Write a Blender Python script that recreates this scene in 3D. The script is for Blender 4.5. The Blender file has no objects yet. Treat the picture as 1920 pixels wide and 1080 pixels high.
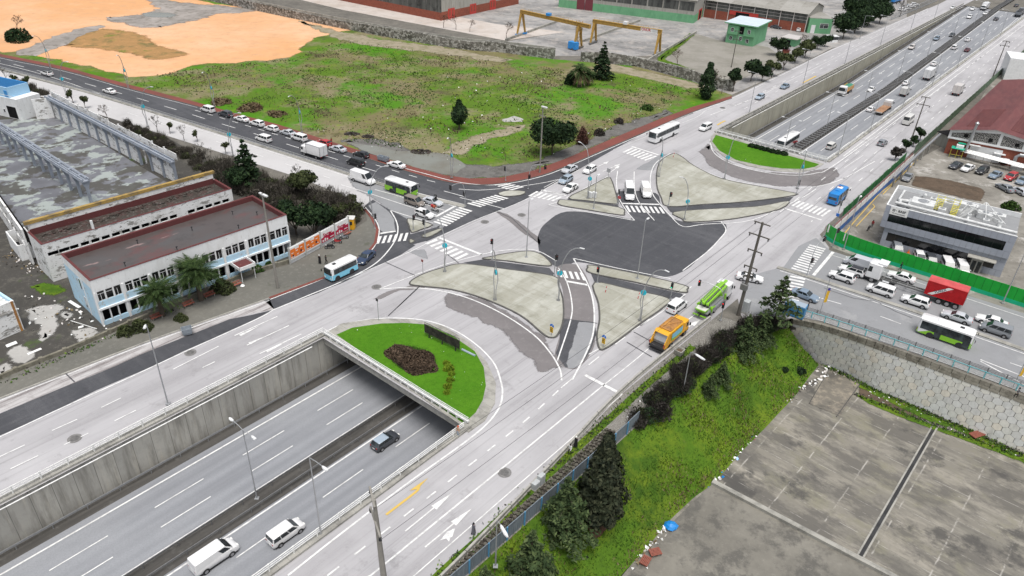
import bpy,bmesh,math,random
from mathutils import Vector,Matrix,noise as mnoise
from mathutils.geometry import tessellate_polygon
random.seed(7)
D=bpy.data
scene=bpy.context.scene
COL=scene.collection
PI=math.pi
R_=math.radians
# camera
CF,CP,CR,CH,AZ=1375.0,0.54478,0.03827,65.0,0.68086
c_,s_=math.cos(CP),math.sin(CP)
cr_,sr_=math.cos(CR),math.sin(CR)
cam=D.cameras.new('camera')
cam.sensor_width=36.0
cam.lens=36.0*CF/1920.0
cam.clip_start,cam.clip_end=0.5,6000
camo=D.objects.new('camera',cam)
COL.objects.link(camo)
U0=Vector((0,s_,c_));R0=Vector((1,0,0));B0=Vector((0,-c_,s_))
RX=R0*cr_+U0*sr_
UX=U0*cr_-R0*sr_
camo.matrix_world=Matrix(((RX.x,UX.x,B0.x,0),(RX.y,UX.y,B0.y,0),(RX.z,UX.z,B0.z,CH),(0,0,0,1)))
scene.camera=camo
def g(u,v,z=0.0):
 """surveyed point of the photograph -> real point on the level z"""
 a=(u-960)/CF;b=(540-v)/CF
 x=a*cr_-b*sr_;y=a*sr_+b*cr_
 dz=-s_+y*c_
 t=(z-CH)/dz
 return Vector((x*t,(c_+y*s_)*t,z))
DX,DY=math.sin(AZ),math.cos(AZ)
def w(s,n,z=0.0):
 """highway frame: s metres along the highway, n metres across it"""
 return Vector((s*DX+n*DY,s*DY-n*DX,z))
def sn(p):
 return p.x*DX+p.y*DY,p.x*DY-p.y*DX
def zh(s):
 """level of the sunken highway"""
 if s<285:return-6.3
 if s>470:return-0.05
 t=(s-285)/185
 return-6.3+6.25*t
def gh(u,v,dz=0.0):
 z=-6.3
 for _ in range(25):
  p=g(u,v,z+dz)
  z=zh(sn(p)[0])
 return g(u,v,z+dz),z
def height(b,t,z0=0):
 """height of something standing at pixel b whose top shows at image row t"""
 p=g(b[0],b[1],z0)
 lo,hi=-5,60
 for _ in range(40):
  m=(lo+hi)/2
  q=Vector((p.x,p.y,m-CH))
  d=-q.dot(B0);yy=q.dot(UX)/d
  if 540-CF*yy>t:lo=m
  else:hi=m
 return lo
HW=math.atan2(DY,DX)
def head(a,b):
 p,q=g(*a),g(*b)
 return math.atan2(q.y-p.y,q.x-p.x)
 # mesh builder
class MB:
 def __init__(s):
  s.v=[];s.f=[];s.m=[];s.k=0
 def face(s,pts,k=None):
  n=len(s.v)
  s.v.extend([tuple(p)for p in pts])
  s.f.append(tuple(range(n,n+len(pts))))
  s.m.append(s.k if k is None else k)
 def idx(s,verts,faces,k=None):
  n=len(s.v)
  s.v.extend([tuple(p)for p in verts])
  for f in faces:
   s.f.append(tuple(i+n for i in f));s.m.append(s.k if k is None else k)
 def sheet(s,poly,z=None,holes=(),k=None):
  loops=[[Vector(p)for p in poly]]+[[Vector(p)for p in h]for h in holes]
  flat=[[Vector((p.x,p.y,0))for p in l]for l in loops]
  allp=[p for l in loops for p in l]
  if z is not None:allp=[Vector((p.x,p.y,z))for p in allp]
  tris=tessellate_polygon(flat)
  out=[]
  for t in tris:
   a,b,c=(allp[i]for i in t)
   if(b-a).cross(c-a).z<0:t=(t[0],t[2],t[1])
   out.append(tuple(t))
  s.idx(allp,out,k)
 def prism(s,poly,z0,z1,kt=None,ks=None,bottom=False):
  poly=[Vector((p[0],p[1],0))for p in poly]
  s.sheet(poly,z1,k=kt)
  n=len(poly)
  ar=sum(poly[i].x*poly[(i+1)%n].y-poly[(i+1)%n].x*poly[i].y for i in range(n))
  if ar<0:poly=poly[::-1]
  for i in range(n):
   a,b=poly[i],poly[(i+1)%n]
   s.face([(a.x,a.y,z0),(b.x,b.y,z0),(b.x,b.y,z1),(a.x,a.y,z1)],ks)
  if bottom:s.sheet(poly[::-1],z0,k=ks)
 def box(s,c,size,rot=0.0,k=None):
  """c is the centre of the base"""
  x,y,z=size[0]/2,size[1]/2,size[2]
  co,si=math.cos(rot),math.sin(rot)
  P=[]
  for dz in(0,z):
   for dx,dy in((-x,-y),(x,-y),(x,y),(-x,y)):
    P.append((c[0]+dx*co-dy*si,c[1]+dx*si+dy*co,c[2]+dz))
  s.idx(P,[(3,2,1,0),(4,5,6,7),(0,1,5,4),(1,2,6,5),(2,3,7,6),(3,0,4,7)],k)
 def bar(s,a,b,wd,ht,k=None):
  """box beam between two 3-D points; a, b on the underside centre line"""
  a,b=Vector(a),Vector(b)
  d=(b-a)
  if d.length<1e-6:return
  d.normalize()
  up=Vector((0,0,1))if abs(d.z)<0.95 else Vector((1,0,0))
  sd=d.cross(up).normalized();u=sd.cross(d).normalized()
  P=[]
  for e in(a,b):
   for x,y in((-wd/2,0),(wd/2,0),(wd/2,ht),(-wd/2,ht)):
    P.append(e+sd*x+u*y)
  s.idx(P,[(0,1,2,3),(7,6,5,4),(0,4,5,1),(1,5,6,2),(2,6,7,3),(3,7,4,0)],k)
 def wall(s,path,t,z0,z1,k=None,kt=None):
  """thick wall along a plan polyline; z0/z1 numbers or functions of index"""
  n=len(path);L=[];Rr=[]
  for i in range(n):
   a=Vector(path[max(i-1,0)]).to_2d();b=Vector(path[min(i+1,n-1)]).to_2d()
   d=(b-a).normalized();nn=Vector((-d.y,d.x))*t/2
   p=Vector(path[i]).to_2d()
   L.append(p+nn);Rr.append(p-nn)
  Z0=[z0(i)if callable(z0)else z0 for i in range(n)]
  Z1=[z1(i)if callable(z1)else z1 for i in range(n)]
  for i in range(n-1):
   j=i+1
   q=lambda P,ii,z:(P[ii].x,P[ii].y,z)
   s.face([q(L,i,Z1[i]),q(Rr,i,Z1[i]),q(Rr,j,Z1[j]),q(L,j,Z1[j])],kt if kt is not None else k)
   s.face([q(Rr,i,Z0[i]),q(Rr,j,Z0[j]),q(Rr,j,Z1[j]),q(Rr,i,Z1[i])],k)
   s.face([q(L,j,Z0[j]),q(L,i,Z0[i]),q(L,i,Z1[i]),q(L,j,Z1[j])],k)
  for i in(0,n-1):
   s.face([(L[i].x,L[i].y,Z0[i]),(Rr[i].x,Rr[i].y,Z0[i]),(Rr[i].x,Rr[i].y,Z1[i]),(L[i].x,L[i].y,Z1[i])],k)
 def tube(s,pts,r,n=6,k=None,cap=True):
  pts=[Vector(p)for p in pts]
  m=len(pts)
  rr=r if isinstance(r,(list,tuple))else[r]*m
  rings=[]
  prev=None
  for i in range(m):
   d=(pts[min(i+1,m-1)]-pts[max(i-1,0)])
   if d.length<1e-7:d=Vector((0,0,1))
   d.normalize()
   if prev is None:
    up=Vector((0,0,1))if abs(d.z)<0.9 else Vector((1,0,0))
    a=d.cross(up).normalized()
   else:
    a=(prev-d*prev.dot(d)).normalized()
   prev=a
   b=d.cross(a)
   rings.append([pts[i]+(a*math.cos(2*PI*j/n)+b*math.sin(2*PI*j/n))*rr[i]for j in range(n)])
  s.loft(rings,k,cap)
 def loft(s,rings,k=None,cap=True):
  n=len(rings[0]);V=[p for rg in rings for p in rg];Fc=[]
  for i in range(len(rings)-1):
   for j in range(n):
    a=i*n+j;b=i*n+(j+1)%n
    Fc.append((a,b,b+n,a+n))
  if cap:
   Fc.append(tuple(range(n))[::-1]);Fc.append(tuple(range((len(rings)-1)*n,len(rings)*n)))
  s.idx(V,Fc,k)
 def lathe(s,prof,n=12,c=(0,0,0),k=None):
  rings=[[(c[0]+r*math.cos(2*PI*j/n),c[1]+r*math.sin(2*PI*j/n),c[2]+z)for j in range(n)]for r,z in prof]
  s.loft(rings,k)
 def disc(s,c,r,axis,t=0.03,n=12,k=None):
  ax=Vector(axis).normalized()
  s.tube([Vector(c)-ax*t/2,Vector(c)+ax*t/2],r,n,k)
 def mesh(s,name,mats,smooth=False):
  me=D.meshes.new(name)
  me.from_pydata(s.v,[],s.f)
  for m in(mats if isinstance(mats,(list,tuple))else[mats]):me.materials.append(m)
  if any(s.m):me.polygons.foreach_set('material_index',s.m)
  if smooth:me.polygons.foreach_set('use_smooth',[True]*len(s.f))
  me.update()
  return me
 def build(s,name,mats,parent=None,smooth=False,kind=None):
  return put(name,s.mesh(name,mats,smooth),parent,kind)
def put(name,me,parent=None,kind=None):
 o=D.objects.new(name,me);COL.objects.link(o)
 if parent is not None:o.parent=parent
 if kind:o['kind']=kind
 return o
def thing(name,label,cat,loc=(0,0,0),rot=0.0,group=None):
 o=D.objects.new(name,None);COL.objects.link(o)
 o.empty_display_size=0.3
 o.location=loc;o.rotation_euler=(0,0,rot)
 return tag(o,label,cat,group)
def tag(o,label,cat,group=None):
 o['label']=label;o['category']=cat
 if group:o['group']=group
 return o
def dup(root,loc,rot,label,group=None,scale=None):
 r=root.copy();COL.objects.link(r);r.location=loc;r.rotation_euler=(0,0,rot)
 r['label']=label
 if group:r['group']=group
 if scale:r.scale=scale
 for ch in list(root.children):
  c=ch.copy();COL.objects.link(c);c.parent=r
  for gr in list(ch.children):
   d=gr.copy();COL.objects.link(d);d.parent=c
 return r
def crv(pts,n=6,closed=False):
 """Catmull-Rom through points"""
 pts=[Vector(p)for p in pts]
 N=len(pts);out=[]
 rng=range(N)if closed else range(N-1)
 for i in rng:
  p1,p2=pts[i],pts[(i+1)%N]
  p0=pts[(i-1)%N]if(closed or i>0)else p1*2-p2
  p3=pts[(i+2)%N]if(closed or i+2<N)else p2*2-p1
  for j in range(n):
   t=j/n
   out.append(0.5*((2*p1)+(p2-p0)*t+(2*p0-5*p1+4*p2-p3)*t*t+(3*p1-p0-3*p2+p3)*t**3))
 if not closed:out.append(pts[-1])
 return out
def px(*pts,z=0.0):
 return[g(u,v,z)for u,v in pts]
def rough(poly,step=2.0,amp=0.6,seed=0,closed=True):
 out=[];N=len(poly)
 for i in range(N if closed else N-1):
  a,b=Vector(poly[i]),Vector(poly[(i+1)%N])
  m=max(1,int((b-a).length/step))
  for j in range(m):
   p=a.lerp(b,j/m)
   q=Vector((p.x*.23+seed,p.y*.23,seed*1.7))
   p=p+Vector((mnoise.noise(q),mnoise.noise(q+Vector((31,7,3))),0))*amp
   q=q*4
   p=p+Vector((mnoise.noise(q),mnoise.noise(q+Vector((31,7,3))),0))*amp*.5
   out.append(p)
 return out
def strip(path,wd):
 """ribbon polygon quads around a polyline"""
 n=len(path);L=[];Rr=[]
 for i in range(n):
  a,b=Vector(path[max(i-1,0)]),Vector(path[min(i+1,n-1)])
  d=(b-a);d.z=0;d.normalize();nn=Vector((-d.y,d.x,0))*wd/2
  L.append(Vector(path[i])+nn);Rr.append(Vector(path[i])-nn)
 return L,Rr
def ribbon(mb,path,wd,dz=0.0,k=None):
 L,Rr=strip(path,wd)
 up=Vector((0,0,dz))
 for i in range(len(path)-1):
  mb.face([Rr[i]+up,Rr[i+1]+up,L[i+1]+up,L[i]+up],k)
def resample(path,step):
 out=[Vector(path[0])];acc=0
 for i in range(len(path)-1):
  a,b=Vector(path[i]),Vector(path[i+1]);L=(b-a).length
  if L<1e-6:continue
  pos=step-acc
  while pos<=L:
   out.append(a.lerp(b,pos/L));pos+=step
  acc=(acc+L)%step if step>0 else 0
 return out
def dashes(mb,path,wd,on,off,dz=0.0,start=0.0,k=None):
 fine=resample(path,0.25)
 per=on+off;seg=[]
 for i,p in enumerate(fine):
  t=(i*.25+start)%per
  if t<on:seg.append(p)
  else:
   if len(seg)>2:ribbon(mb,[seg[0],seg[len(seg)//2],seg[-1]],wd,dz,k)
   seg=[]
 if len(seg)>2:ribbon(mb,[seg[0],seg[-1]],wd,dz,k)
 # materials
MATS={}
class NT:
 def __init__(s,name):
  s.mat=D.materials.new(name);s.mat.use_nodes=True
  s.t=s.mat.node_tree;s.n=s.t.nodes
  s.b=s.n['Principled BSDF']
  s.pos=s.n.new('ShaderNodeNewGeometry').outputs['Position']
  s.tc=s.n.new('ShaderNodeTexCoord')
 def link(s,a,b):s.t.links.new(a,b)
 def vec(s,mode='w',sc=(1,1,1),off=(0,0,0)):
  src=s.tc.outputs['Object']if mode=='o' else s.pos
  if mode=='h':
   m0=s.n.new('ShaderNodeMapping');m0.inputs['Rotation'].default_value=(0,0,AZ-PI/2)
   s.link(src,m0.inputs['Vector']);src=m0.outputs[0]
  m=s.n.new('ShaderNodeMapping');m.inputs['Scale'].default_value=sc;m.inputs['Location'].default_value=off
  s.link(src,m.inputs['Vector'])
  return m.outputs[0]
 def noise(s,vec,detail=6,rough=.6,dist=0.0):
  x=s.n.new('ShaderNodeTexNoise');x.inputs['Scale'].default_value=1;x.inputs['Detail'].default_value=detail
  x.inputs['Roughness'].default_value=rough;x.inputs['Distortion'].default_value=dist
  s.link(vec,x.inputs['Vector']);return x.outputs['Fac']
 def vor(s,vec,feat='F1',out='Distance',rnd=1.0):
  x=s.n.new('ShaderNodeTexVoronoi');x.feature=feat;x.inputs['Scale'].default_value=1
  x.inputs['Randomness'].default_value=rnd
  s.link(vec,x.inputs['Vector']);return x.outputs[out]
 def rng(s,fac,lo,hi,a=0.0,b=1.0):
  x=s.n.new('ShaderNodeMapRange');s.link(fac,x.inputs[0])
  for i,v in enumerate((lo,hi,a,b)):x.inputs[i+1].default_value=v
  return x.outputs[0]
 def math(s,op,a,b=None):
  x=s.n.new('ShaderNodeMath');x.operation=op
  for i,v in enumerate((a,b)):
   if v is None:continue
   if isinstance(v,(int,float)):x.inputs[i].default_value=v
   else:s.link(v,x.inputs[i])
  return x.outputs[0]
 def mix(s,fac,a,b,mode='MIX'):
  x=s.n.new('ShaderNodeMix');x.data_type='RGBA';x.blend_type=mode
  for i,v in((0,fac),(6,a),(7,b)):
   if isinstance(v,(int,float)):x.inputs[i].default_value=v
   elif isinstance(v,tuple):x.inputs[i].default_value=(*v,1)if len(v)==3 else v
   else:s.link(v,x.inputs[i])
  return x.outputs[2]
 def xyz(s,vec):
  x=s.n.new('ShaderNodeSeparateXYZ');s.link(vec,x.inputs[0]);return x.outputs
 def done(s,colr,rough=.85,bump=None,bs=.3,bd=.02,metal=0.0,spec=.3):
  if isinstance(colr,tuple):s.b.inputs['Base Color'].default_value=(*colr,1)
  else:s.link(colr,s.b.inputs['Base Color'])
  if isinstance(rough,(int,float)):s.b.inputs['Roughness'].default_value=rough
  else:s.link(rough,s.b.inputs['Roughness'])
  s.b.inputs['Metallic'].default_value=metal
  s.b.inputs['Specular IOR Level'].default_value=spec
  if bump is not None:
   x=s.n.new('ShaderNodeBump');x.inputs['Strength'].default_value=bs;x.inputs['Distance'].default_value=bd
   s.link(bump,x.inputs['Height']);s.link(x.outputs[0],s.b.inputs['Normal'])
  return s.mat
def surf(name,base,layers,rough=.85,spec=.3,bump=0.0,wet=None):
 """layers: (mode, scale xyz, detail, roughness, lo, hi, colour, strength[, kind])"""
 t=NT(name);col=base;last=None
 for L in layers:
  mode,sc,det,ro,lo,hi,colr,st=L[:8]
  kind=L[8]if len(L)>8 else 'noise'
  sc=sc if isinstance(sc,tuple)else(sc,sc,sc)
  v=t.vec(mode,sc,(hash(name)%97*1.3,len(layers)*3.7+layers.index(L)*11.1,0))
  if kind=='noise':f=t.noise(v,det,ro,.0)
  elif kind=='warp':f=t.noise(v,det,ro,1.6)
  elif kind=='crack':f=t.vor(v,'DISTANCE_TO_EDGE','Distance')
  elif kind=='cell':
   f=t.n.new('ShaderNodeTexWhiteNoise');f.noise_dimensions='2D'
   vv=t.n.new('ShaderNodeVectorMath');vv.operation='FLOOR';t.link(v,vv.inputs[0]);t.link(vv.outputs[0],f.inputs['Vector']);f=f.outputs['Value']
  elif kind=='vcell':
   f=t.xyz(t.vor(v,'F1','Color'))[0]
  elif kind=='grid':
   o=t.xyz(v)
   fx=t.math('PINGPONG',o[0],.5);fy=t.math('PINGPONG',o[1],.5)
   f=t.math('MINIMUM',fx,fy)
  elif kind=='linex':f=t.math('PINGPONG',t.xyz(v)[0],.5)
  elif kind=='liney':f=t.math('PINGPONG',t.xyz(v)[1],.5)
  elif kind=='z':f=t.xyz(v)[2]
  fac=t.rng(f,lo,hi,0,st)
  col=t.mix(fac,col,colr)
  last=f
 b=None
 if bump:b=t.noise(t.vec(layers[-1][0],(3,3,3)),5,.7)
 rg=rough
 if wet:
  f=t.noise(t.vec('w',wet[0]),4,.6);rg=t.rng(f,wet[1],wet[2],wet[3],rough)
 MATS[name]=t.done(col,rg,b,bump,.05,0,spec)
 return MATS[name]
def hash(sx):
 h=0
 for ch in sx:h=(h*31+ord(ch))%100003
 return h
def plain(name,col,rough=.5,metal=0.0,spec=.4,var=.12,sc=6.0):
 if name in MATS:return MATS[name]
 t=NT(name)
 f=t.noise(t.vec('o',(sc,sc,sc)),4,.6)
 dk=tuple(c*(1-var)for c in col);lt=tuple(min(1,c*(1+var))for c in col)
 c=t.mix(t.rng(f,.3,.7),dk,lt)
 MATS[name]=t.done(c,rough,None,metal=metal,spec=spec)
 return MATS[name]
def emit(name,col,st):
 t=NT(name);t.b.inputs['Emission Color'].default_value=(*col,1);t.b.inputs['Emission Strength'].default_value=st
 MATS[name]=t.done(col,.5);return MATS[name]
def dust(t,col,amt=.25,tint=(.25,.24,.21)):
 f=t.noise(t.vec('o',(1.5,1.5,1.5)),5,.7)
 return t.mix(t.rng(f,.4,.8,0,amt),col,tint)
 # light
SUN_EL,SUN_AZ=R_(72),R_(165)
wd_=D.worlds.new('World');scene.world=wd_;wd_.use_nodes=True
nt=wd_.node_tree
sky=nt.nodes.new('ShaderNodeTexSky');sky.sky_type='NISHITA';sky.sun_disc=False
sky.sun_elevation=SUN_EL;sky.sun_rotation=SUN_AZ
sky.air_density=1.0;sky.dust_density=4.0;sky.ozone_density=1.0
hs=nt.nodes.new('ShaderNodeHueSaturation');hs.inputs['Saturation'].default_value=.35
nt.links.new(sky.outputs[0],hs.inputs['Color'])
nt.links.new(hs.outputs[0],nt.nodes['Background'].inputs['Color'])
nt.nodes['Background'].inputs['Strength'].default_value=0.15
sl=D.lights.new('sun','SUN');sl.energy=2.45;sl.angle=R_(30);sl.color=(1,.97,.93)
slo=D.objects.new('sun',sl);COL.objects.link(slo)
sd=Vector((math.sin(SUN_AZ)*math.cos(SUN_EL),math.cos(SUN_AZ)*math.cos(SUN_EL),math.sin(SUN_EL)))
slo.rotation_euler=sd.to_track_quat('Z','Y').to_euler()
scene.view_settings.view_transform='Standard'
scene.view_settings.look='None'
scene.view_settings.exposure=0
scene.view_settings.gamma=1
scene.cycles.max_bounces=5
scene.cycles.diffuse_bounces=3
scene.cycles.glossy_bounces=2
scene.cycles.transmission_bounces=2
scene.cycles.caustics_reflective=False
scene.cycles.caustics_refractive=False
# ground materials
W1=(1,1,1)
surf('dirt',(.16,.15,.13),[('w',.05,5,.6,.4,.65,(.10,.095,.085),.8),('w',.4,8,.7,.45,.7,(.24,.22,.19),.7),('w',2.5,6,.7,.5,.75,(.05,.05,.045),.5)],.9,.2,.5)
surf('pale_road',(.405,.397,.408),[('h',(.02,.25,1),5,.6,.44,.66,(.30,.293,.302),.85),('w',.045,7,.65,.48,.66,(.465,.457,.466),.8),('h',(.012,1.1,1),6,.65,.55,.72,(.235,.228,.233),.75),('h',(.05,3.2,1),6,.7,.55,.70,(.23,.225,.226),.6),('w',.5,9,.75,.57,.72,(.24,.234,.235),.7),('w',7,4,.7,.4,.72,(.40,.39,.395),.5),('w',.12,8,.75,.58,.64,(.27,.263,.266),.65)],.8,.3,.3)
surf('pale_avenue',(.52,.512,.51),[('w',.06,6,.6,.45,.7,(.41,.40,.40),.8),('w',.6,8,.75,.56,.74,(.30,.29,.29),.5),('w',7,4,.7,.35,.7,(.42,.41,.41),.5)],.8,.3,.3)
surf('grey_road',(.27,.275,.285),[('w',.06,6,.6,.42,.68,(.21,.212,.218),.9),('w',.5,9,.75,.52,.74,(.17,.17,.17),.6),('w',.22,6,.7,.58,.66,(.34,.34,.34),.6),('w',8,3,.7,.35,.7,(.23,.235,.24),.5)],.75,.35,.3)
surf('dark_asphalt',(.058,.060,.067),[('w',.09,6,.65,.4,.68,(.082,.083,.091),.8),('h',(.25,.02,1),7,.7,.5,.70,(.15,.15,.158),.5),('h',(.03,.9,1),6,.7,.52,.72,(.13,.13,.137),.4),('w',.7,8,.7,.56,.72,(.15,.15,.155),.4),('w',.25,7,.7,.58,.66,(.035,.036,.04),.6),('w',9,3,.6,.4,.7,(.045,.046,.052),.6)],.7,.4,.3)
surf('brown_asphalt',(.20,.185,.185),[('w',.12,6,.65,.4,.65,(.15,.14,.14),.9),('w',.8,8,.7,.52,.7,(.28,.265,.26),.6),('w',9,3,.6,.4,.7,(.16,.15,.15),.6)],.8,.3,.3)
surf('worn_strip',(.47,.455,.45),[('h',(.06,1.1,1),8,.75,.46,.58,(.13,.11,.108),.85),('w',.5,9,.75,.5,.64,(.22,.20,.195),.6),('w',6,3,.6,.4,.7,(.38,.36,.355),.5)],.85,.3,.3)
surf('paver_walk',(.165,.16,.14),[('w',.07,6,.6,.42,.66,(.12,.118,.105),.9),('w',1.2,8,.75,.52,.72,(.24,.235,.21),.7),('h',(2.5,5,1),1,.5,.3,1,(.13,.128,.115),.35,'cell'),('w',.3,4,.5,.64,.7,(.08,.085,.06),.6)],.9,.2,.3)
surf('red_walk',(.20,.062,.05),[('w',.12,5,.6,.4,.68,(.14,.055,.045),.9),('w',1.4,7,.75,.54,.74,(.27,.13,.11),.6)],.85,.25,.3)
surf('kerb_concrete',(.36,.35,.315),[('w',.3,7,.7,.45,.65,(.17,.165,.15),.9),('w',2.2,6,.7,.52,.72,(.36,.355,.33),.6),('h',(.8,.8,1),0,.5,.03,0,(.14,.14,.125),.7,'linex')],.9,.2,.4)
surf('dark_kerb',(.10,.098,.092),[('w',.4,7,.7,.45,.65,(.06,.058,.055),.9),('w',2.2,6,.7,.54,.72,(.20,.195,.18),.6)],.9,.2,.4)
surf('island_concrete',(.36,.355,.305),[('h',(.17,.17,1),0,.5,0,1,(.29,.288,.235),.6,'cell'),('h',(.05,.25,1),8,.7,.46,.60,(.47,.47,.42),.75),('h',(.35,.06,1),8,.75,.5,.66,(.24,.235,.185),.7),('w',.12,7,.7,.54,.66,(.27,.26,.20),.6),('w',.5,9,.75,.53,.7,(.22,.215,.17),.65),('h',(.17,.17,1),0,.5,.012,0,(.47,.465,.43),.6,'grid'),('w',.16,8,.75,.6,.70,(.52,.52,.49),.7),('w',.9,9,.8,.6,.7,(.13,.125,.10),.5)],.85,.25,.3)
surf('lawn',(.055,.17,.008),[('w',.12,6,.65,.4,.65,(.085,.22,.012),.8),('w',1.4,8,.8,.45,.7,(.035,.11,.006),.8),('w',9,3,.7,.45,.75,(.13,.25,.03),.5)],.95,.1,.8)
surf('sand',(.64,.345,.165),[('w',.012,6,.65,.45,.62,(.70,.46,.30),.8),('w',.03,6,.6,.4,.7,(.60,.33,.165),.8),('w',.22,9,.8,.48,.64,(.50,.285,.16),.6),('w',(.05,.35,1),8,.75,.54,.66,(.55,.37,.24),.6),('w',.08,8,.7,.56,.7,(.68,.43,.25),.8),('w',.5,9,.75,.58,.74,(.60,.34,.18),.4)],.95,.1,.3)
surf('mud',(.26,.235,.21),[('w',.08,7,.65,.44,.6,(.38,.34,.31),.8),('w',.35,8,.7,.5,.62,(.14,.125,.10),.8)],.6,.4,.3)
surf('puddle',(.20,.205,.175),[('w',.1,5,.6,.42,.65,(.15,.135,.10),.8)],.06,.6)
surf('field',(.17,.15,.075),[('w',.03,7,.65,.44,.54,(.085,.165,.015),.95),('w',.055,8,.7,.5,.6,(.235,.20,.125),.8),('w',.10,8,.75,.54,.63,(.085,.075,.042),.75),('w',.04,8,.7,.51,.59,(.066,.20,.010),.9),('w',.18,8,.8,.54,.64,(.17,.235,.02),.75),('w',.5,9,.8,.55,.66,(.06,.085,.02),.6),('w',1.1,8,.8,.54,.7,(.06,.062,.03),.6),('w',.9,9,.85,.66,.72,(.45,.42,.36),.6)],.95,.1,.8)
surf('slope_grass',(.075,.15,.014),[('w',.10,7,.65,.46,.62,(.04,.085,.012),.9),('w',.2,7,.7,.46,.62,(.14,.20,.018),.85),('w',1.4,8,.8,.48,.7,(.035,.07,.012),.7),('w',.3,8,.8,.62,.7,(.14,.11,.06),.7)],.95,.1,.9)
surf('yard_slab',(.24,.232,.205),[('yard',(.11,.19,1),0,.5,0,1,(.17,.165,.148),.7,'cell'),('w',.14,8,.7,.46,.60,(.10,.098,.092),.85),('w',.3,9,.75,.54,.68,(.34,.33,.295),.7),('yard',(.09,.7,1),7,.75,.5,.66,(.15,.145,.13),.6),('w',1.4,9,.8,.54,.72,(.16,.152,.125),.5),('yard',(.11,.19,1),0,.5,0,.010,(.40,.385,.35),.6,'grid'),('w',.09,6,.7,.60,.68,(.07,.068,.066),.7)],.7,.35,.3)if False else None
surf('court',(.062,.058,.052),[('w',.07,6,.65,.42,.62,(.055,.052,.045),.8),('w',.4,8,.75,.52,.7,(.16,.15,.125),.7),('w',1.5,8,.75,.56,.74,(.24,.225,.2),.6),('w',.13,6,.65,.6,.68,(.06,.10,.02),.7)],.8,.3,.5)
surf('court_patch',(.40,.39,.37),[('w',.2,7,.7,.45,.65,(.32,.31,.295),.8),('w',.9,8,.75,.56,.72,(.22,.215,.2),.6)],.85,.25,.3)
surf('factory_yard',(.33,.32,.31),[('w',.07,7,.7,.42,.6,(.19,.185,.18),.9),('w',.2,9,.75,.5,.62,(.44,.40,.36),.7),('w',.35,8,.75,.54,.64,(.12,.12,.115),.7)],.7,.4,.3)
surf('pink_yard',(.52,.47,.43),[('w',.07,7,.7,.46,.64,(.42,.36,.31),.9),('w',.3,8,.75,.54,.66,(.34,.33,.32),.7),('h',(.25,.25,1),0,.5,.01,0,(.30,.28,.26),.7,'grid')],.8,.3,.3)
surf('car_yard',(.26,.245,.215),[('w',.10,7,.7,.44,.6,(.15,.14,.12),.9),('w',.16,9,.75,.53,.66,(.52,.50,.47),.85),('w',.5,8,.75,.56,.68,(.09,.085,.08),.6)],.8,.3,.3)
surf('hall_floor',(.21,.215,.235),[('w',(.5,.5,1),0,.5,0,1,(.16,.165,.185),.5,'cell'),('rot',(.14,.26,1),7,.6,.505,.525,(.43,.48,.45),.9),('rot',(.10,.22,1),7,.65,.55,.575,(.075,.07,.06),.92),('w',.9,8,.8,.56,.7,(.26,.26,.25),.5)],.5,.4,.2)if False else None
surf('black_water_pit',(.03,.03,.03),[('w',.5,4,.6,.4,.6,(.05,.05,.05),.8)],.4,.4)
def special_yard():
 t=NT('yard_slab')
 p0=g(1340,905,-7);p1=g(1640,1080,-7)
 ang=math.atan2(p1.y-p0.y,p1.x-p0.x)
 m0=t.n.new('ShaderNodeMapping');m0.inputs['Rotation'].default_value=(0,0,-ang);t.link(t.pos,m0.inputs[0])
 def rv(sc,off=(0,0,0)):
  m=t.n.new('ShaderNodeMapping');m.inputs['Scale'].default_value=sc;m.inputs['Location'].default_value=off
  t.link(m0.outputs[0],m.inputs[0]);return m.outputs[0]
 wn=t.n.new('ShaderNodeTexWhiteNoise');wn.noise_dimensions='2D'
 vv=t.n.new('ShaderNodeVectorMath');vv.operation='FLOOR';t.link(rv((.16,.36,1)),vv.inputs[0]);t.link(vv.outputs[0],wn.inputs[0])
 c=t.mix(t.math('MULTIPLY',wn.outputs['Value'],.8),(.25,.232,.195),(.155,.147,.127))
 c=t.mix(t.rng(t.noise(rv((.10,.55,1),(3,1,0)),8,.75),.47,.65,0,.7),c,(.35,.325,.275))
 c=t.mix(t.rng(t.noise(t.vec('w',(.16,.16,1),(2,4,0)),8,.7),.5,.62,0,.7),c,(.205,.195,.14))
 c=t.mix(t.rng(t.noise(rv((.13,.26,1),(13,5,0)),8,.7),.46,.57,0,.85),c,(.115,.108,.097))
 c=t.mix(t.rng(t.noise(t.vec('w',(.9,.9,1)),9,.8),.52,.70,0,.6),c,(.15,.14,.115))
 c=t.mix(t.rng(t.noise(t.vec('w',(.12,.12,1),(7,9,0)),6,.65),.56,.62,0,.8),c,(.07,.067,.063))
 c=t.mix(t.rng(t.noise(rv((.3,.9,1),(23,9,0)),9,.8),.62,.70,0,.8),c,(.50,.47,.42))
 o=t.xyz(rv((.16,.36,1)))
 jit=t.math('MULTIPLY',t.math('SUBTRACT',t.noise(t.vec('w',(.8,.8,1)),6,.7),.5),.05)
 fx=t.math('PINGPONG',t.math('ADD',o[0],jit),.5);fy=t.math('PINGPONG',t.math('ADD',o[1],jit),.5)
 br=t.rng(t.noise(t.vec('w',(.35,.35,1)),6,.7),.47,.58)
 c=t.mix(t.math('MULTIPLY',t.rng(t.math('MINIMUM',fx,fy),0,.022,.85,0),br),c,(.46,.44,.40))
 c=t.mix(t.math('MULTIPLY',t.rng(fy,0,.015,.8,0),t.math('SUBTRACT',1,br)),c,(.09,.085,.08))
 MATS['yard_slab']=t.done(c,.75,t.noise(t.vec('w',(3,3,3)),6,.7),.3,.05,0,.3)
special_yard()
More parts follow.
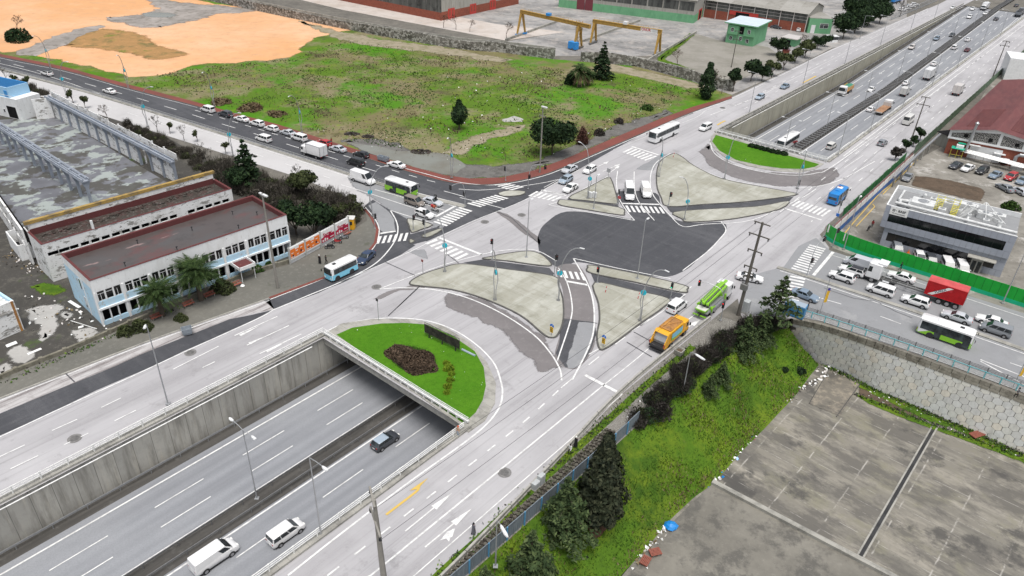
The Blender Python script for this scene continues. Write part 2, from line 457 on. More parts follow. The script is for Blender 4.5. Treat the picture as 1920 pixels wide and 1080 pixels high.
def special_hall():
 t=NT('hall_floor')
 p0,p1=g(40,180),g(330,330)
 ang=math.atan2(p1.y-p0.y,p1.x-p0.x)
 m0=t.n.new('ShaderNodeMapping');m0.inputs['Rotation'].default_value=(0,0,-ang);t.link(t.pos,m0.inputs[0])
 def rv(sc,off=(0,0,0)):
  m=t.n.new('ShaderNodeMapping');m.inputs['Scale'].default_value=sc;m.inputs['Location'].default_value=off
  t.link(m0.outputs[0],m.inputs[0]);return m.outputs[0]
 c=t.mix(t.rng(t.noise(rv((.12,.12,1)),5,.6),.4,.6),(.19,.195,.215),(.13,.132,.145))
 c=t.mix(t.rng(t.noise(rv((.22,.17,1),(5,2,0)),5,.62),.515,.535,0,.85),c,(.36,.40,.375))
 c=t.mix(t.rng(t.noise(rv((.16,.13,1),(15,22,0)),6,.62),.515,.545,0,.93),c,(.075,.07,.058))
 o=t.xyz(rv((.19,.19,1)))
 c=t.mix(t.rng(t.math('PINGPONG',o[1],.5),0,.01,.5,0),c,(.09,.09,.09))
 c=t.mix(t.rng(t.noise(t.vec('w',(1,1,1)),8,.8),.55,.72,0,.5),c,(.13,.125,.11))
 MATS['hall_floor']=t.done(c,.45,None,spec=.4)
special_hall()
def special_highway():
 t=NT('highway_asphalt')
 v=t.vec('h',(1,1,1));o=t.xyz(v)
 n=t.math('MULTIPLY',o[1],-1)
 tr=t.math('PINGPONG',t.math('DIVIDE',t.math('ADD',n,76.0),3.45/2),.5)
 c=t.mix(t.rng(tr,.1,.45),(.24,.25,.268),(.285,.295,.314))
 c=t.mix(t.rng(t.noise(t.vec('h',(.015,.5,1)),6,.65),.42,.66,0,.7),c,(.19,.197,.213))
 c=t.mix(t.rng(t.noise(t.vec('w',(.05,.05,1)),5,.6),.45,.65,0,.6),c,(.32,.33,.345))
 c=t.mix(t.rng(t.noise(t.vec('w',(6,6,1)),4,.8),.4,.7,0,.45),c,(.17,.175,.19))
 MATS['highway_asphalt']=t.done(c,.7,t.noise(t.vec('w',(6,6,6)),4,.7),.25,.03,0,.35)
special_highway()
surf('trench_dirt',(.085,.08,.073),[('h',(.06,.8,1),7,.7,.4,.6,(.05,.048,.044),.9),('w',.9,8,.75,.54,.7,(.14,.135,.125),.6)],.85,.3,.3)
surf('wall_concrete',(.46,.445,.40),[('h',(.42,1,0),0,.5,0,1,(.36,.35,.32),.75,'cell'),('h',(.9,.5,.10),7,.7,.46,.66,(.22,.21,.185),.85),('w',(1.3,1.3,.12),7,.75,.54,.72,(.55,.51,.42),.6),('h',(.42,1,0),0,.5,.02,0,(.07,.068,.064),.9,'linex'),('w',.8,8,.7,.5,.7,(.3,.29,.265),.5)],.9,.2,.3)
surf('white_paint',(.74,.74,.725),[('w',.9,8,.75,.48,.62,(.46,.455,.45),.75),('w',3,8,.8,.54,.66,(.36,.355,.355),.7)],.6,.4)
surf('faded_paint',(.62,.61,.61),[('w',.7,8,.75,.46,.62,(.44,.43,.44),.9)],.7,.3)
surf('yellow_paint',(.62,.42,.09),[('w',1.2,8,.75,.5,.7,(.5,.38,.16),.6)],.6,.4)
surf('soil',(.115,.085,.062),[('w',.4,7,.7,.45,.65,(.07,.055,.042),.9),('w',2,7,.75,.54,.7,(.2,.16,.12),.6)],.95,.1,.5)
M=MATS
# ground sheets
ZL=dict(area=.02,sand=.032,road=.045,dark=.06,mark=.085,mark2=.10)
SB,SF=53.0,183.0
NL,NR=-79.3,-49.4
HWL,HWR=-79.1,-49.7
def road(name,pts,mat,z,jag=None,holes=()):
 if jag:pts=rough(pts,*jag)
 mb=MB();mb.sheet(pts,z,holes);return mb.build(name,M[mat],kind='structure')
SOFT={}
def soft_mat(mat):
 """the same surface, crumbling away toward the rim of the patch"""
 if mat in SOFT:return SOFT[mat]
 m=M[mat].copy();m.name=mat+'_worn_rim';nt_=m.node_tree;n_=nt_.nodes
 out=next(x for x in n_ if x.type=='OUTPUT_MATERIAL');bs=next(x for x in n_ if x.type=='BSDF_PRINCIPLED')
 at_=n_.new('ShaderNodeAttribute');at_.attribute_name='rim'
 geo=n_.new('ShaderNodeNewGeometry');mp_=n_.new('ShaderNodeMapping');mp_.inputs['Scale'].default_value=(.9,.9,.9);nt_.links.new(geo.outputs['Position'],mp_.inputs[0])
 nz=n_.new('ShaderNodeTexNoise');nz.inputs['Scale'].default_value=1;nz.inputs['Detail'].default_value=9;nz.inputs['Roughness'].default_value=.75;nt_.links.new(mp_.outputs[0],nz.inputs['Vector'])
 ad=n_.new('ShaderNodeMath');ad.operation='ADD';nt_.links.new(at_.outputs['Fac'],ad.inputs[0]);nt_.links.new(nz.outputs['Fac'],ad.inputs[1])
 mr=n_.new('ShaderNodeMapRange');nt_.links.new(ad.outputs[0],mr.inputs[0]);mr.inputs[1].default_value=.84;mr.inputs[2].default_value=1.08
 tr=n_.new('ShaderNodeBsdfTransparent');mx=n_.new('ShaderNodeMixShader')
 nt_.links.new(mr.outputs[0],mx.inputs[0]);nt_.links.new(tr.outputs[0],mx.inputs[1]);nt_.links.new(bs.outputs[0],mx.inputs[2]);nt_.links.new(mx.outputs[0],out.inputs['Surface'])
 SOFT[mat]=m;return m
def soft(name,pts,mat,z,wd=1.6):
 P=[Vector((p.x,p.y,0))for p in pts];N=len(P)
 ar=sum(P[i].x*P[(i+1)%N].y-P[(i+1)%N].x*P[i].y for i in range(N))
 if ar<0:P=P[::-1]
 Q=[]
 for i in range(N):
  d=P[(i+1)%N]-P[i-1];d.normalize();Q.append(Vector((d.y,-d.x,0)))
 inn=[p-q*wd*.45 for p,q in zip(P,Q)];outr=[p+q*wd*.55 for p,q in zip(P,Q)]
 tris=tessellate_polygon([inn])
 V=[(p.x,p.y,z)for p in inn]+[(p.x,p.y,z)for p in outr];F_=[]
 for t in tris:
  a,b,c=(inn[i]for i in t)
  F_.append(tuple(t)if(b-a).cross(c-a).z>0 else(t[0],t[2],t[1]))
 for i in range(N):j=(i+1)%N;F_.append((i,N+i,N+j,j))
 me=D.meshes.new(name);me.from_pydata(V,[],F_);me.materials.append(soft_mat(mat))
 at_=me.attributes.new('rim','FLOAT','POINT');at_.data.foreach_set('value',[1.0]*N+[0.0]*N);me.update()
 return put(name,me,None,'structure')
lowA=[(740,1205),(830,1122),(900,1060),(1000,971),(1078,903),(1158,832),(1200,793),(1290,706),(1360,637),(1392,606),(1470,602)]
lowR=[(1484,597),(1540,608),(1640,640),(1740,675),(1840,712),(1920,742),(2100,815),(2400,940)]
fence_line=px(*lowA)
ret_line=px(*lowR)
low_hole=[w(-60,-33)]+fence_line+ret_line+[w(40,130),w(-60,130)]
near_hole=[w(-120,NL),w(SB,NL),w(SB,NR),w(-120,NR)]
far_hole=[w(SF,NL),w(300,NL),w(465,NL),w(465,NR),w(300,NR),w(SF,NR)]
mb=MB()
mb.sheet([(-1500,-400,0),(1500,-400,0),(2500,2600,0),(-2500,2600,0)],0.0,[near_hole,far_hole,low_hole])
mb.build('ground',M['dirt'],kind='structure')
red_top=[(-160,70),(0,101),(120,125),(240,158),(370,192),(450,215),(520,233),(600,259),(690,287),(760,309),(830,328),(880,335),(940,333),(1000,320),(1060,298),(1160,255),(1240,222),(1300,200),(1372,180)]
kerb_top=[(-160,76),(0,107),(120,132),(240,166),(370,200),(450,224),(520,243),(600,269),(690,298),(760,321),(830,340),(880,347),(940,345),(1010,331),(1060,313),(1120,287),(1217,245),(1300,210),(1372,185)]
stone_line=[(330,-12),(640,53),(850,90),(940,98),(1040,111),(1190,124),(1290,150),(1372,172)]
road('field',px(*(red_top+stone_line[::-1]+[(330,-60),(-160,-60)])),'field',ZL['area'])
sand=[(-200,-60),(330,-60),(345,-5),(400,8),(520,18),(570,27),(640,45),(652,56),(600,68),(570,84),(560,103),(505,113),(440,116),(380,119),(340,128),(325,137),(265,144),(225,140),(180,127),(140,118),(95,110),(60,104),(30,97),(0,98),(-100,75)]
soft('sand',rough(px(*sand),3,2.2,1.0),'sand',ZL['sand'],2.5)
soft('mud',rough(px((268,-10),(345,6),(400,10),(450,14),(470,22),(400,27),(365,38),(330,44),(300,50),(262,52),(236,45),(204,37),(230,32),(275,26),(300,14)),2,2.5,2.0),'mud',ZL['road'],5.0)
soft('mud',rough(px((30,95),(60,88),(95,72),(150,53),(190,47),(200,52),(150,68),(110,88),(70,104),(40,104)),2,2.0,3.0),'mud',ZL['road']+.007,1.8)
surf('sand_scrub',(.34,.20,.085),[('w',.12,8,.75,.5,.62,(.15,.13,.055),.9),('w',.3,9,.8,.5,.66,(.5,.27,.12),.8),('w',.1,8,.75,.58,.64,(.12,.17,.03),.8)],.95,.1,.5)
soft('sand',rough(px((112,85),(150,66),(195,55),(245,60),(275,72),(300,88),(345,100),(330,107),(290,111),(255,100),(200,93),(150,88)),2,2.0,4.0),'sand_scrub',ZL['road']+.003,5.0)
for i,(pts,m)in enumerate([([(268,25),(300,23),(333,27),(318,33),(280,33)],'puddle'),([(198,33),(235,31),(270,34),(245,38),(205,38)],'mud')]):
 soft('puddle',rough(px(*pts),1.5,1.5,5.0+i),m,ZL['dark'],3)
surf('gravel_shoulder',(.15,.145,.135),[('w',.3,8,.75,.45,.62,(.085,.08,.075),.9),('w',1.3,8,.8,.54,.7,(.27,.26,.24),.7)],.9,.2,.5)
soft('gravel',rough(px((640,262),(700,262),(745,270),(760,282),(800,290),(830,296),(858,302),(880,312),(930,312),(975,310),(1010,300),(1050,285),(1100,262),(1180,228),(1250,207),(1262,213),(1160,254),(1060,297),(1000,319),(940,332),(880,334),(830,327),(760,308),(690,286)),2,1.6,6.0),'gravel_shoulder',ZL['sand'],3.0)
road('puddle',rough(px((655,268),(705,275),(750,283),(800,286),(838,288),(862,300),(874,312),(855,326),(835,327),(790,317),(735,301),(690,287)),2,.8,7.0),'puddle',ZL['road'])
surf('trail',(.30,.26,.19),[('w',.3,8,.75,.45,.62,(.17,.16,.08),.9),('w',1.3,8,.8,.54,.7,(.38,.34,.28),.7)],.9,.2,.4)
soft('path',rough(px((832,285),(855,268),(900,252),(960,238),(985,236),(975,246),(930,258),(890,270),(862,288)),1.5,1.5,8.0),'trail',ZL['sand'],3.0)
soft('path',rough(px((560,40),(640,60),(720,75),(830,88),(900,102),(960,112),(930,116),(820,100),(700,86),(640,76)),2,2,9.0),'trail',ZL['sand']+.006,3.0)
road('path',rough(px((942,224),(965,218),(982,224),(978,229),(945,229)),1,.6,9.5),'court_patch',ZL['road'])
soft('path',rough(px((1135,118),(1200,132),(1300,155),(1330,165),(1290,165),(1180,140),(1120,128)),1.5,.8,10.0),'trail',ZL['sand'],3.0)
road('pink_yard',px((300,-60),(640,-60),(960,-60),(1100,40),(1060,60),(948,76),(640,18),(400,-40)),'pink_yard',ZL['area'])
road('factory_yard',px((810,22),(1000,-5),(1060,-60),(1700,-60),(1700,60),(1560,90),(1480,130),(1372,178),(1290,150),(1235,105),(1040,105),(948,78),(1060,60),(930,45)),'factory_yard',ZL['sand'])
surf('gravel_lot',(.27,.255,.225),[('w',.08,7,.7,.44,.6,(.21,.2,.17),.9),('w',.5,8,.75,.54,.68,(.33,.315,.28),.7),('w',.12,8,.75,.62,.68,(.12,.16,.04),.7)],.9,.2,.4)
road('gravel_lot',px((1235,105),(1300,62),(1345,75),(1440,88),(1470,110),(1430,128),(1372,160),(1290,142)),'gravel_lot',ZL['road'])
soft('grass_strip',rough(px((1233,108),(1295,63),(1302,64),(1245,112),(1300,132),(1290,141),(1238,118)),1.5,.6,11),'slope_grass',ZL['dark'],3.0)
road('red_footway',px(*(red_top+kerb_top[::-1])),'red_walk',ZL['road'])
walk_up=[(-80,745),(0,712),(60,688),(250,607),(450,523),(545,497),(600,470),(655,436),(688,415),(684,395)]
walk_dn=[(697,410),(708,432),(704,456),(690,474),(655,497),(612,520),(505,560),(280,640),(150,690),(0,748),(-80,790)]
road('pavement',px(*(walk_up+walk_dn)),'paver_walk',ZL['area']+.12)
mb=MB();mb.wall(px(*walk_dn),.25,0,.165);mb.build('kerb',M['kerb_concrete'],kind='structure')
mb=MB();mb.wall(px((684,393),(697,410),(708,432),(704,456),(690,474),(655,497),(612,520),(505,560)),.5,.1,.172);mb.build('kerb',M['red_walk'],kind='structure')
mb=MB();mb.wall([p for p in crv(px(*kerb_top),3)],.3,0,.12);mb.build('kerb',M['dark_kerb'],kind='structure')
# pale roads (one sheet for the junction and the two service roads)
svcL=[w(-120,NL+.35),w(SB-1.5,NL+.35)]
ringN=px((640,607),(700,598),(770,599),(830,611),(880,641),(915,681),(931,720),(929,757),(910,790),(880,812))
ringF=px((1540,305),(1529,318),(1500,324),(1450,321),(1400,313),(1360,298),(1338,280),(1330,265),(1334,252))
ring_hole=[]
farL_s=[w(186,NL+.3)]+[w(s,NL+.3)for s in(250,300,400,465)]+[w(900,NL+2)]
lk=px((1372,182),(1480,131),(1560,92),(1640,58),(1760,8))
junction=[w(-120,-99.5),]+px((0,748),(150,690),(280,640),(505,560),(612,520),(655,497),(690,474),(704,456),(708,432),(697,410),(684,393))+px((640,347),(640,330),(700,345),(760,345),(880,347),(940,345),(1010,331),(1060,313),(1120,287),(1217,245),(1300,210),(1372,183))+lk[1:]+[w(900,-97)]
junction=junction+[w(900,NL+2),w(465,NL+.3),w(300,NL+.3),w(186,NL+.3),w(SF+.5,NL+.3),w(SF,NR+.0),w(250,NR-.2),w(465,NR-.2),w(900,NR-.2),w(900,-36)]+[w(465,-35.5),w(300,-35.8),w(200,-35.6),w(146,-36.3)]+px((1545,432),(1537,440),(1555,465))+px((1490,597),(1392,600))+[w(107,-37.2),w(72,-38.0),w(36,-35.4),w(-120,-34.6),w(-120,NR+.2),w(SB-.5,NR+.2),w(SB-.5,NL+.35),w(-120,NL+.35)]
road('road',junction,'pale_road',ZL['road']-.004)
med=[(-160,92),(0,130),(160,172),(320,221),(480,271),(640,322),(760,360),(872,388)]
road('road',px((-160,94),(0,132),(160,174),(320,223),(480,273),(640,324),(660,330),(705,352),(684,393),(640,365),(560,333),(400,282),(240,232),(100,188),(0,160),(-160,115)),'pale_avenue',ZL['road'])
soft('road',rough(px((655,331),(760,361),(872,389),(830,425),(795,442),(812,423),(764,411),(732,395),(700,372),(665,350)),2,.5,12),'grey_road',ZL['road']+.006,2.0)
road('road',px(*(kerb_top[:17]+[(1150,281),(1085,318),(985,375),(880,418),(800,453),(793,450),(830,428),(872,389),(760,359),(640,321),(480,270),(320,220),(160,171),(0,128),(-160,90)])),'dark_asphalt',ZL['dark'])
road('road',rough(px((684,386),(700,375),(732,395),(764,411),(766,425),(769,440),(769,457),(780,460),(735,487),(690,508),(640,532),(575,557),(512,580),(497,565),(612,521),(655,498),(690,475),(704,457),(708,433),(697,411)),2,.25,13),'dark_asphalt',ZL['dark'])
soft('road',rough(px((690,386),(705,380),(730,397),(738,412),(742,432),(720,437),(714,430),(706,410)),2,.6,14),'grey_road',ZL['dark']+.008,.5)
road('road',rough(px((-60,775),(0,750),(150,692),(280,642),(505,562),(513,580),(430,600),(345,632),(170,706),(0,776),(-60,800)),3,.3,15),'worn_strip',ZL['dark'])
road('road',rough(px((-60,800),(0,776),(170,706),(345,632),(430,600),(512,581),(480,598),(345,660),(240,708),(120,762),(0,818),(-60,845)),3,.3,16),'dark_asphalt',ZL['dark']+.004)
road('road',crv(px((1063,397),(1150,405),(1184,410),(1165,385),(1158,360),(1228,362),(1240,387),(1262,410),(1300,418),(1353,417),(1362,432),(1345,452),(1312,484),(1283,508),(1240,520),(1160,507),(1085,492),(1060,502),(1042,500),(1015,480),(1009,460),(1009,442),(1022,420)),5,True),'dark_asphalt',ZL['dark'])
road('road',crv(px((1043,503),(1078,496),(1100,520),(1113,570),(1116,620),(1112,655),(1085,690),(1060,690),(1050,680),(1040,665),(1052,620),(1056,580),(1055,545)),5,True),'brown_asphalt',ZL['dark']+.006)
road('road',rough(px((1054,598),(1115,605),(1118,628),(1105,660),(1085,688),(1062,690),(1040,664),(1050,635)),1.2,.3,17),'dark_asphalt',ZL['dark']+.012)
soft('road',rough(px((1085,605),(1112,607),(1114,630),(1102,660),(1084,688),(1064,690),(1060,683),(1074,650)),1.2,.5,18),'grey_road',ZL['dark']+.018,.5)
soft('road',rough(px((845,548),(900,563),(960,592),(1010,630),(1040,665),(1046,690),(1010,700),(1000,680),(975,645),(930,612),(880,590),(840,575)),1.5,1.4,19),'brown_asphalt',ZL['dark'],2.0)
soft('road',rough(px((695,560),(740,543),(790,530),(800,540),(750,545),(715,560)),1.5,.8,20),'brown_asphalt',ZL['dark'],.5)
soft('road',rough(px((925,395),(950,402),(985,423),(1010,445),(1011,462),(1000,450),(960,418)),1.2,.5,21),'brown_asphalt',ZL['dark'],.5)
soft('road',rough(px((1330,270),(1342,292),(1380,312),(1440,325),(1510,326),(1560,315),(1575,330),(1530,350),(1450,348),(1370,332),(1330,310),(1312,285)),2,1.0,22),'brown_asphalt',ZL['dark']-.008,2.0)
soft('road',rough(px((763,470),(795,468),(802,487),(780,478)),.8,.3,23),'grey_road',ZL['dark'],.5)
soft('road',rough(px((1193,317),(1240,290),(1262,290),(1230,308),(1226,320)),.8,.3,24),'grey_road',ZL['dark'],.5)
road('road',px((1395,520),(1470,500),(1497,462),(1530,446),(1556,470),(1640,497),(1760,537),(1920,588),(2300,712),(2400,935),(2100,810),(1920,737),(1740,671),(1540,603),(1495,594),(1400,590),(1390,560)),'grey_road',ZL['dark'])
road('court',px((-300,520),(-300,900),(-80,748),(0,712),(60,688),(250,607),(450,523),(545,490),(560,440),(520,380),(440,330),(300,250),(100,180),(0,158),(-300,90)),'court',ZL['area'])
for i,pts in enumerate([[(50,582),(75,575),(110,572),(114,580),(100,592),(108,610),(100,625),(82,640),(70,628),(75,610),(55,600)],[(120,587),(135,590),(128,600),(114,594)],[(138,620),(165,617),(185,625),(170,643),(150,645),(140,633)],[(18,660),(42,648),(60,668),(45,680),(25,678)],[(0,690),(15,682),(20,695),(0,705)]]):
 soft('court_patch',rough(px(*pts),.7,.7,30+i),'court_patch',ZL['road'],1.6)
soft('grass_patch',rough(px((62,537),(85,530),(115,535),(125,547),(100,553),(80,548)),.7,.8,40),'slope_grass',ZL['road'],1.5)
road('hall_floor',px((0,225),(35,222),(68,223),(100,215),(310,340),(330,345),(220,385),(43,427),(0,402),(-250,250),(-250,150)),'hall_floor',ZL['road'])
road('car_yard',px((1560,465),(1545,440),(1700,310),(1790,262),(1900,90),(2300,100),(2300,700),(1920,590)),'car_yard',ZL['area'])
soft('soil_plot',rough(px((1716,331),(1735,332),(1780,338),(1838,353),(1845,360),(1838,378),(1780,365),(1712,348)),1,.4,41),'soil',ZL['road'],1.5)
mb=MB()
for a,b in[((1600,418),(1650,362)),((1650,362),(1690,332)),((1605,425),(1640,388)),((1640,388),(1636,383)),((1570,455),(1600,418)),((1655,365),(1720,300))]:
 ribbon(mb,px(a,b),.18,ZL['mark'])
mb.build('road_marking',M['yellow_paint'],kind='structure')
# sunken highway
SS=[-120,0,SB,100,SF,230,285]+[285+185*i/12 for i in range(1,13)]+[600,900]
def hprof(n0,n1,mat,name,dz=0.0,s0=None,s1=None):
 mb=MB();S=[s for s in SS if(s0 is None or s>s0)and(s1 is None or s<s1)]
 if s0 is not None:S=[s0]+S
 if s1 is not None:S=S+[s1]
 for a,b in zip(S,S[1:]):
  mb.face([w(a,n0,zh(a)+dz),w(a,n1,zh(a)+dz),w(b,n1,zh(b)+dz),w(b,n0,zh(b)+dz)])
 return mb.build(name,M[mat],kind='structure')
hprof(HWL,HWR,'trench_dirt','highway_verge')
hprof(-77.0,-50.3,'highway_asphalt','highway',.02)
LE,D1,D2,ME,MF,D3,D4,RE=-75.9,-72.5,-69.1,-65.8,-62.1,-58.6,-55.1,-51.6
mb=MB()
def hline(n,wd,s0,s1,dn=0.0):
 S=[s0]+[s for s in SS if s0<s<s1]+[s1]
 for a,b in zip(S,S[1:]):
  mb.face([w(a,n-wd/2,zh(a)+.045),w(a,n+wd/2,zh(a)+.045),w(b,n+wd/2,zh(b)+.045),w(b,n-wd/2,zh(b)+.045)])
for n in(LE,ME,MF,RE):hline(n,.24,-60,700)
for n,ph in((D1,6.0),(D2,5.0),(D3,8.5),(D4,3.0)):
 k=-70+ph
 while k<160:hline(n,.16,k,k+6.5);k+=12.2
 while k<620:hline(n,.20,k,k+6.8);k+=12.6
mb.build('lane_marking',M['white_paint'],kind='structure')
hprof(ME+.35,MF-.35,'trench_dirt','median',.05)
surf('stained_wall',(.40,.385,.31),[('h',(.33,1,0),0,.5,0,1,(.33,.315,.26),.6,'cell'),('w',(.5,.5,.08),7,.7,.5,.68,(.20,.19,.16),.8),('w',.2,7,.7,.5,.7,(.46,.43,.34),.6)],.9,.2,.3)
def cutting_wall(n,s0,s1,mat,label,tn):
 S=[s0]+[s for s in SS if s0<s<s1]+[s1]
 mb=MB();mb.wall([w(s,n+tn/2)for s in S],abs(tn),lambda i:zh(S[i])-.3,lambda i:.05)
 o=mb.build('retaining_wall',M[mat]);tag(o,label,'retaining wall')
 mb2=MB();mb2.wall([w(s,n+tn/2)for s in S],abs(tn)+.35,.052,.34)
 mb2.build('coping',M['kerb_concrete'],o)
 return o
cutting_wall(NL,-100,SB,'wall_concrete','grey panelled concrete wall with dark streaks on the far side of the near cutting',-.5)
cutting_wall(NR,-100,SB,'wall_concrete','concrete retaining wall under the white railing beside the yellow road arrow',.5)
cutting_wall(NL,SF,450,'stained_wall','long beige stained concrete wall tapering away beside the upper highway',-.5)
cutting_wall(NR,SF,450,'stained_wall','concrete wall along the far carriageway of the upper highway below the pale service road',.5)
mb=MB()
mb.wall([w(SB,NL-.25),w(SF,NL-.25)],.5,-6.6,-.9);mb.wall([w(SB,NR+.25),w(SF,NR+.25)],.5,-6.6,-.9)
mb.build('underpass_wall',M['wall_concrete'],kind='structure')
mb=MB()
mb.prism([w(SB+.02,NL-.6),w(SB+40,NL-.6),w(SB+40,NR+.6),w(SB+.02,NR+.6)],-1.25,-.03,bottom=True)
mb.prism([w(SF-40,NL-.6),w(SF-.02,NL-.6),w(SF-.02,NR+.6),w(SF-40,NR+.6)],-1.25,-.03,bottom=True)
mb.prism([w(SB+40,NL-.6),w(SF-40,NL-.6),w(SF-40,NR+.6),w(SB+40,NR+.6)],-1.0,-.9,bottom=True)
mb.build('underpass_deck',M['kerb_concrete'],kind='structure')
# islands and lawns
def island(pts,mat='island_concrete',h=.17,smooth=4,kw=.28,name='traffic_island'):
 P=crv(px(*pts),smooth,True)if smooth else px(*pts)
 mb=MB();mb.prism(P,0,h,0,1)
 L,Rr=strip(P+[P[0],P[1]],kw)
 for i in range(len(P)):
  a,b=(L[i],L[i+1]);c,d=(Rr[i+1],Rr[i])
  up=Vector((0,0,h+.012))
  mb.face([d+up,c+up,b+up,a+up],1)
  up0=Vector((0,0,0))
  mb.face([d,c,c+up,d+up],1);mb.face([a,b,b+up,a+up],1)
 o=mb.build(name,[M[mat],M['dark_kerb']],kind='structure')
 return o
island([(768,533),(787,518),(827,504),(868,496),(950,506),(1038,519),(1047,537),(1055,562),(1056,600),(1046,628),(1034,634),(1018,627),(975,592),(907,561),(847,544),(795,538)])
island([(905,486),(923,482),(940,478),(987,472),(1010,476),(1025,486),(1033,499),(1000,497),(950,490)])
road('road',px((868,493),(905,487),(1030,503),(1042,517),(1030,520),(950,508)),'dark_asphalt',ZL['dark']+.01)
island([(1115,531),(1190,546),(1254,561),(1243,578),(1200,608),(1160,638),(1136,654),(1124,655),(1119,630),(1124,600),(1122,570)])
island([(1102,503),(1112,499),(1200,516),(1282,536),(1288,544),(1278,549),(1190,530),(1108,513)])
road('road',px((1108,514),(1278,551),(1284,557),(1256,561),(1115,530)),'dark_asphalt',ZL['dark']+.01)
island([(1066,372),(1100,354),(1138,334),(1146,338),(1152,355),(1158,380),(1150,383),(1100,377)],smooth=3)
island([(1047,379),(1062,376),(1160,390),(1170,401),(1163,404),(1100,394),(1052,386)],smooth=3)
road('road',px((1066,373),(1158,385),(1162,391),(1062,376)),'dark_asphalt',ZL['dark']+.01)
island([(1236,306),(1262,289),(1280,296),(1300,311),(1350,335),(1420,350),(1480,361),(1490,367),(1400,379),(1320,384),(1252,388),(1240,372),(1231,345)],smooth=3)
island([(1262,399),(1330,393),(1420,388),(1478,378),(1462,393),(1400,407),(1350,414),(1290,417),(1278,411)],smooth=3)
road('road',px((1250,389),(1320,385),(1400,380),(1488,369),(1480,378),(1420,389),(1330,394),(1258,399)),'dark_asphalt',ZL['dark']+.01)
island([(764,411),(790,416),(811,423),(790,431),(772,437),(767,424)],smooth=2)
island([(792,442),(823,430),(829,432),(808,444),(796,446)],smooth=2)
island([(768,449),(778,453),(769,457)],smooth=2)
island([(934,363),(957,358),(985,360),(976,367),(945,369)],smooth=2)
road('road',px((769,440),(820,426),(832,430),(800,452),(770,460)),'dark_asphalt',ZL['dark']+.012)
mb=MB();mp=crv(px(*med),4)
mb.wall(mp,1.3,0,.18);mb.build('median',M['kerb_concrete'],kind='structure')
medR=crv(px((1457,502),(1500,515),(1560,534),(1700,580),(1800,615),(1920,657),(2300,790)),4)
mb=MB();mb.wall(medR,.9,0,.22);mb.build('median',M['kerb_concrete'],kind='structure')
def lawn(outer,inner,nm):
 P=px(*outer);mb=MB();mb.prism(P,0,.15);mb.build('lawn_margin',M['kerb_concrete'],kind='structure')
 Q=px(*inner);mb=MB();mb.sheet(Q,.165);mb.build('lawn',M['lawn'],kind='structure')
 return Q
lawnN=lawn([(615,624),(640,608),(700,599),(770,600),(830,612),(880,642),(914,682),(930,720),(928,757),(909,790),(878,812),(868,801)],[(631,629),(660,616),(715,608),(760,607),(800,610),(850,632),(890,660),(907,690),(911,725),(905,752),(892,775),(878,788),(868,795)],'n')
lawnF=lawn([(1340,250),(1334,256),(1331,266),(1340,281),(1362,298),(1402,312),(1450,321),(1500,324),(1528,318),(1545,308)],[(1342,254),(1335,266),(1348,283),(1380,301),(1423,311),(1467,317),(1507,318),(1527,314),(1536,309)],'f')
# painted markings
mk=MB()
ZM=ZL['mark']
def line(pts,wd=.22,smooth=True):
 P=px(*pts)
 if smooth and len(P)>2:P=crv(P,5)
 ribbon(mk,P,wd,ZM)
def dash(pts,wd=.18,on=2.5,off=3.5,smooth=True):
 P=px(*pts)
 if len(P)>2:P=crv(P,5)
 dashes(mk,P,wd,on,off,ZM)
dash([(-100,91),(0,115),(53,128),(131,149),(235,178),(320,203),(413,232),(480,252),(548,274),(627,298),(705,322),(787,346),(877,371)],.2,5.5,6.5)
dash([(366,207),(486,243),(561,266),(641,291),(702,309),(764,328),(827,345)],.2,2.4,2.6)
line([(-100,81),(0,109),(120,134),(240,168),(370,202)],.14)
line([(755,315),(800,327),(845,339),(890,346),(940,346.5),(1010,333),(1060,315),(1120,289),(1217,247),(1300,212)],.22)
line([(640,319),(760,356),(870,384)],.2)
line([(862,371),(900,380),(945,392)],.2)
line([(860,355),(900,357),(960,352),(1020,343),(1046,337)],.2)
line([(640,347),(692,363),(780,392),(812,401)],.2);line([(703,356),(757,371),(833,395)],.2);dash([(795,373),(853,387)],.2,3,3)
dash([(0,142),(160,187),(320,238),(480,290),(620,335)],.16,5,7)
line([(-60,105),(100,146),(320,226),(480,276),(640,328),(700,346)],.18)
line([(732,395),(743,415),(746,433),(740,453),(720,480),(693,502),(640,529),(575,556),(512,582)],.24)
line([(732,395),(770,407),(812,419)],.2)
line([(684,388),(703,411),(711,432),(706,455),(692,474),(657,497),(614,520),(507,562)],.2)
line([(-40,836),(0,820),(120,764),(240,710),(345,661),(480,600),(512,582)],.22)
line([(640,529),(700,503),(770,472),(880,418),(985,375),(1085,319)],.16)
line([(0,752),(150,694),(280,644),(505,564)],.16)
for a,b in[((0,857),(47,835)),((98,808),(145,787)),((190,765),(227,747)),((20,880),(72,855)),((120,835),(166,813)),((215,790),(255,770)),((380,690),(403,679)),((325,693),(410,650))]:
 line([a,b],.18)
for a,b,h0,h1 in[((440,630),(520,594),(452,632),(475,614)),((463,648),(542,611),(480,645),(510,630))]:
 line([a,b],.2)
line([(487,664),(565,627)],.2)
for a,b,t in[((450,630),(470,622),(490,610)),((468,645),(478,638),(498,631)),((500,660),(520,648),(535,643))]:
 A,B,T=px(a,b,t);d=(T-A).normalized();n=Vector((-d.y,d.x,0))
 mk.face([A+n*.32+Vector((0,0,ZM+.01)),A-n*.32+Vector((0,0,ZM+.01)),T+Vector((0,0,ZM+.01))])
line([(612,622),(640,610),(690,600),(740,597),(800,602),(850,619),(893,647),(925,680),(938,712),(942,740),(932,772),(890,816),(760,910),(640,1001),(540,1080)],.24)
ringline=[w(s,NL+1.0)for s in(-60,0,50)]
ribbon(mk,ringline,.2,ZM)
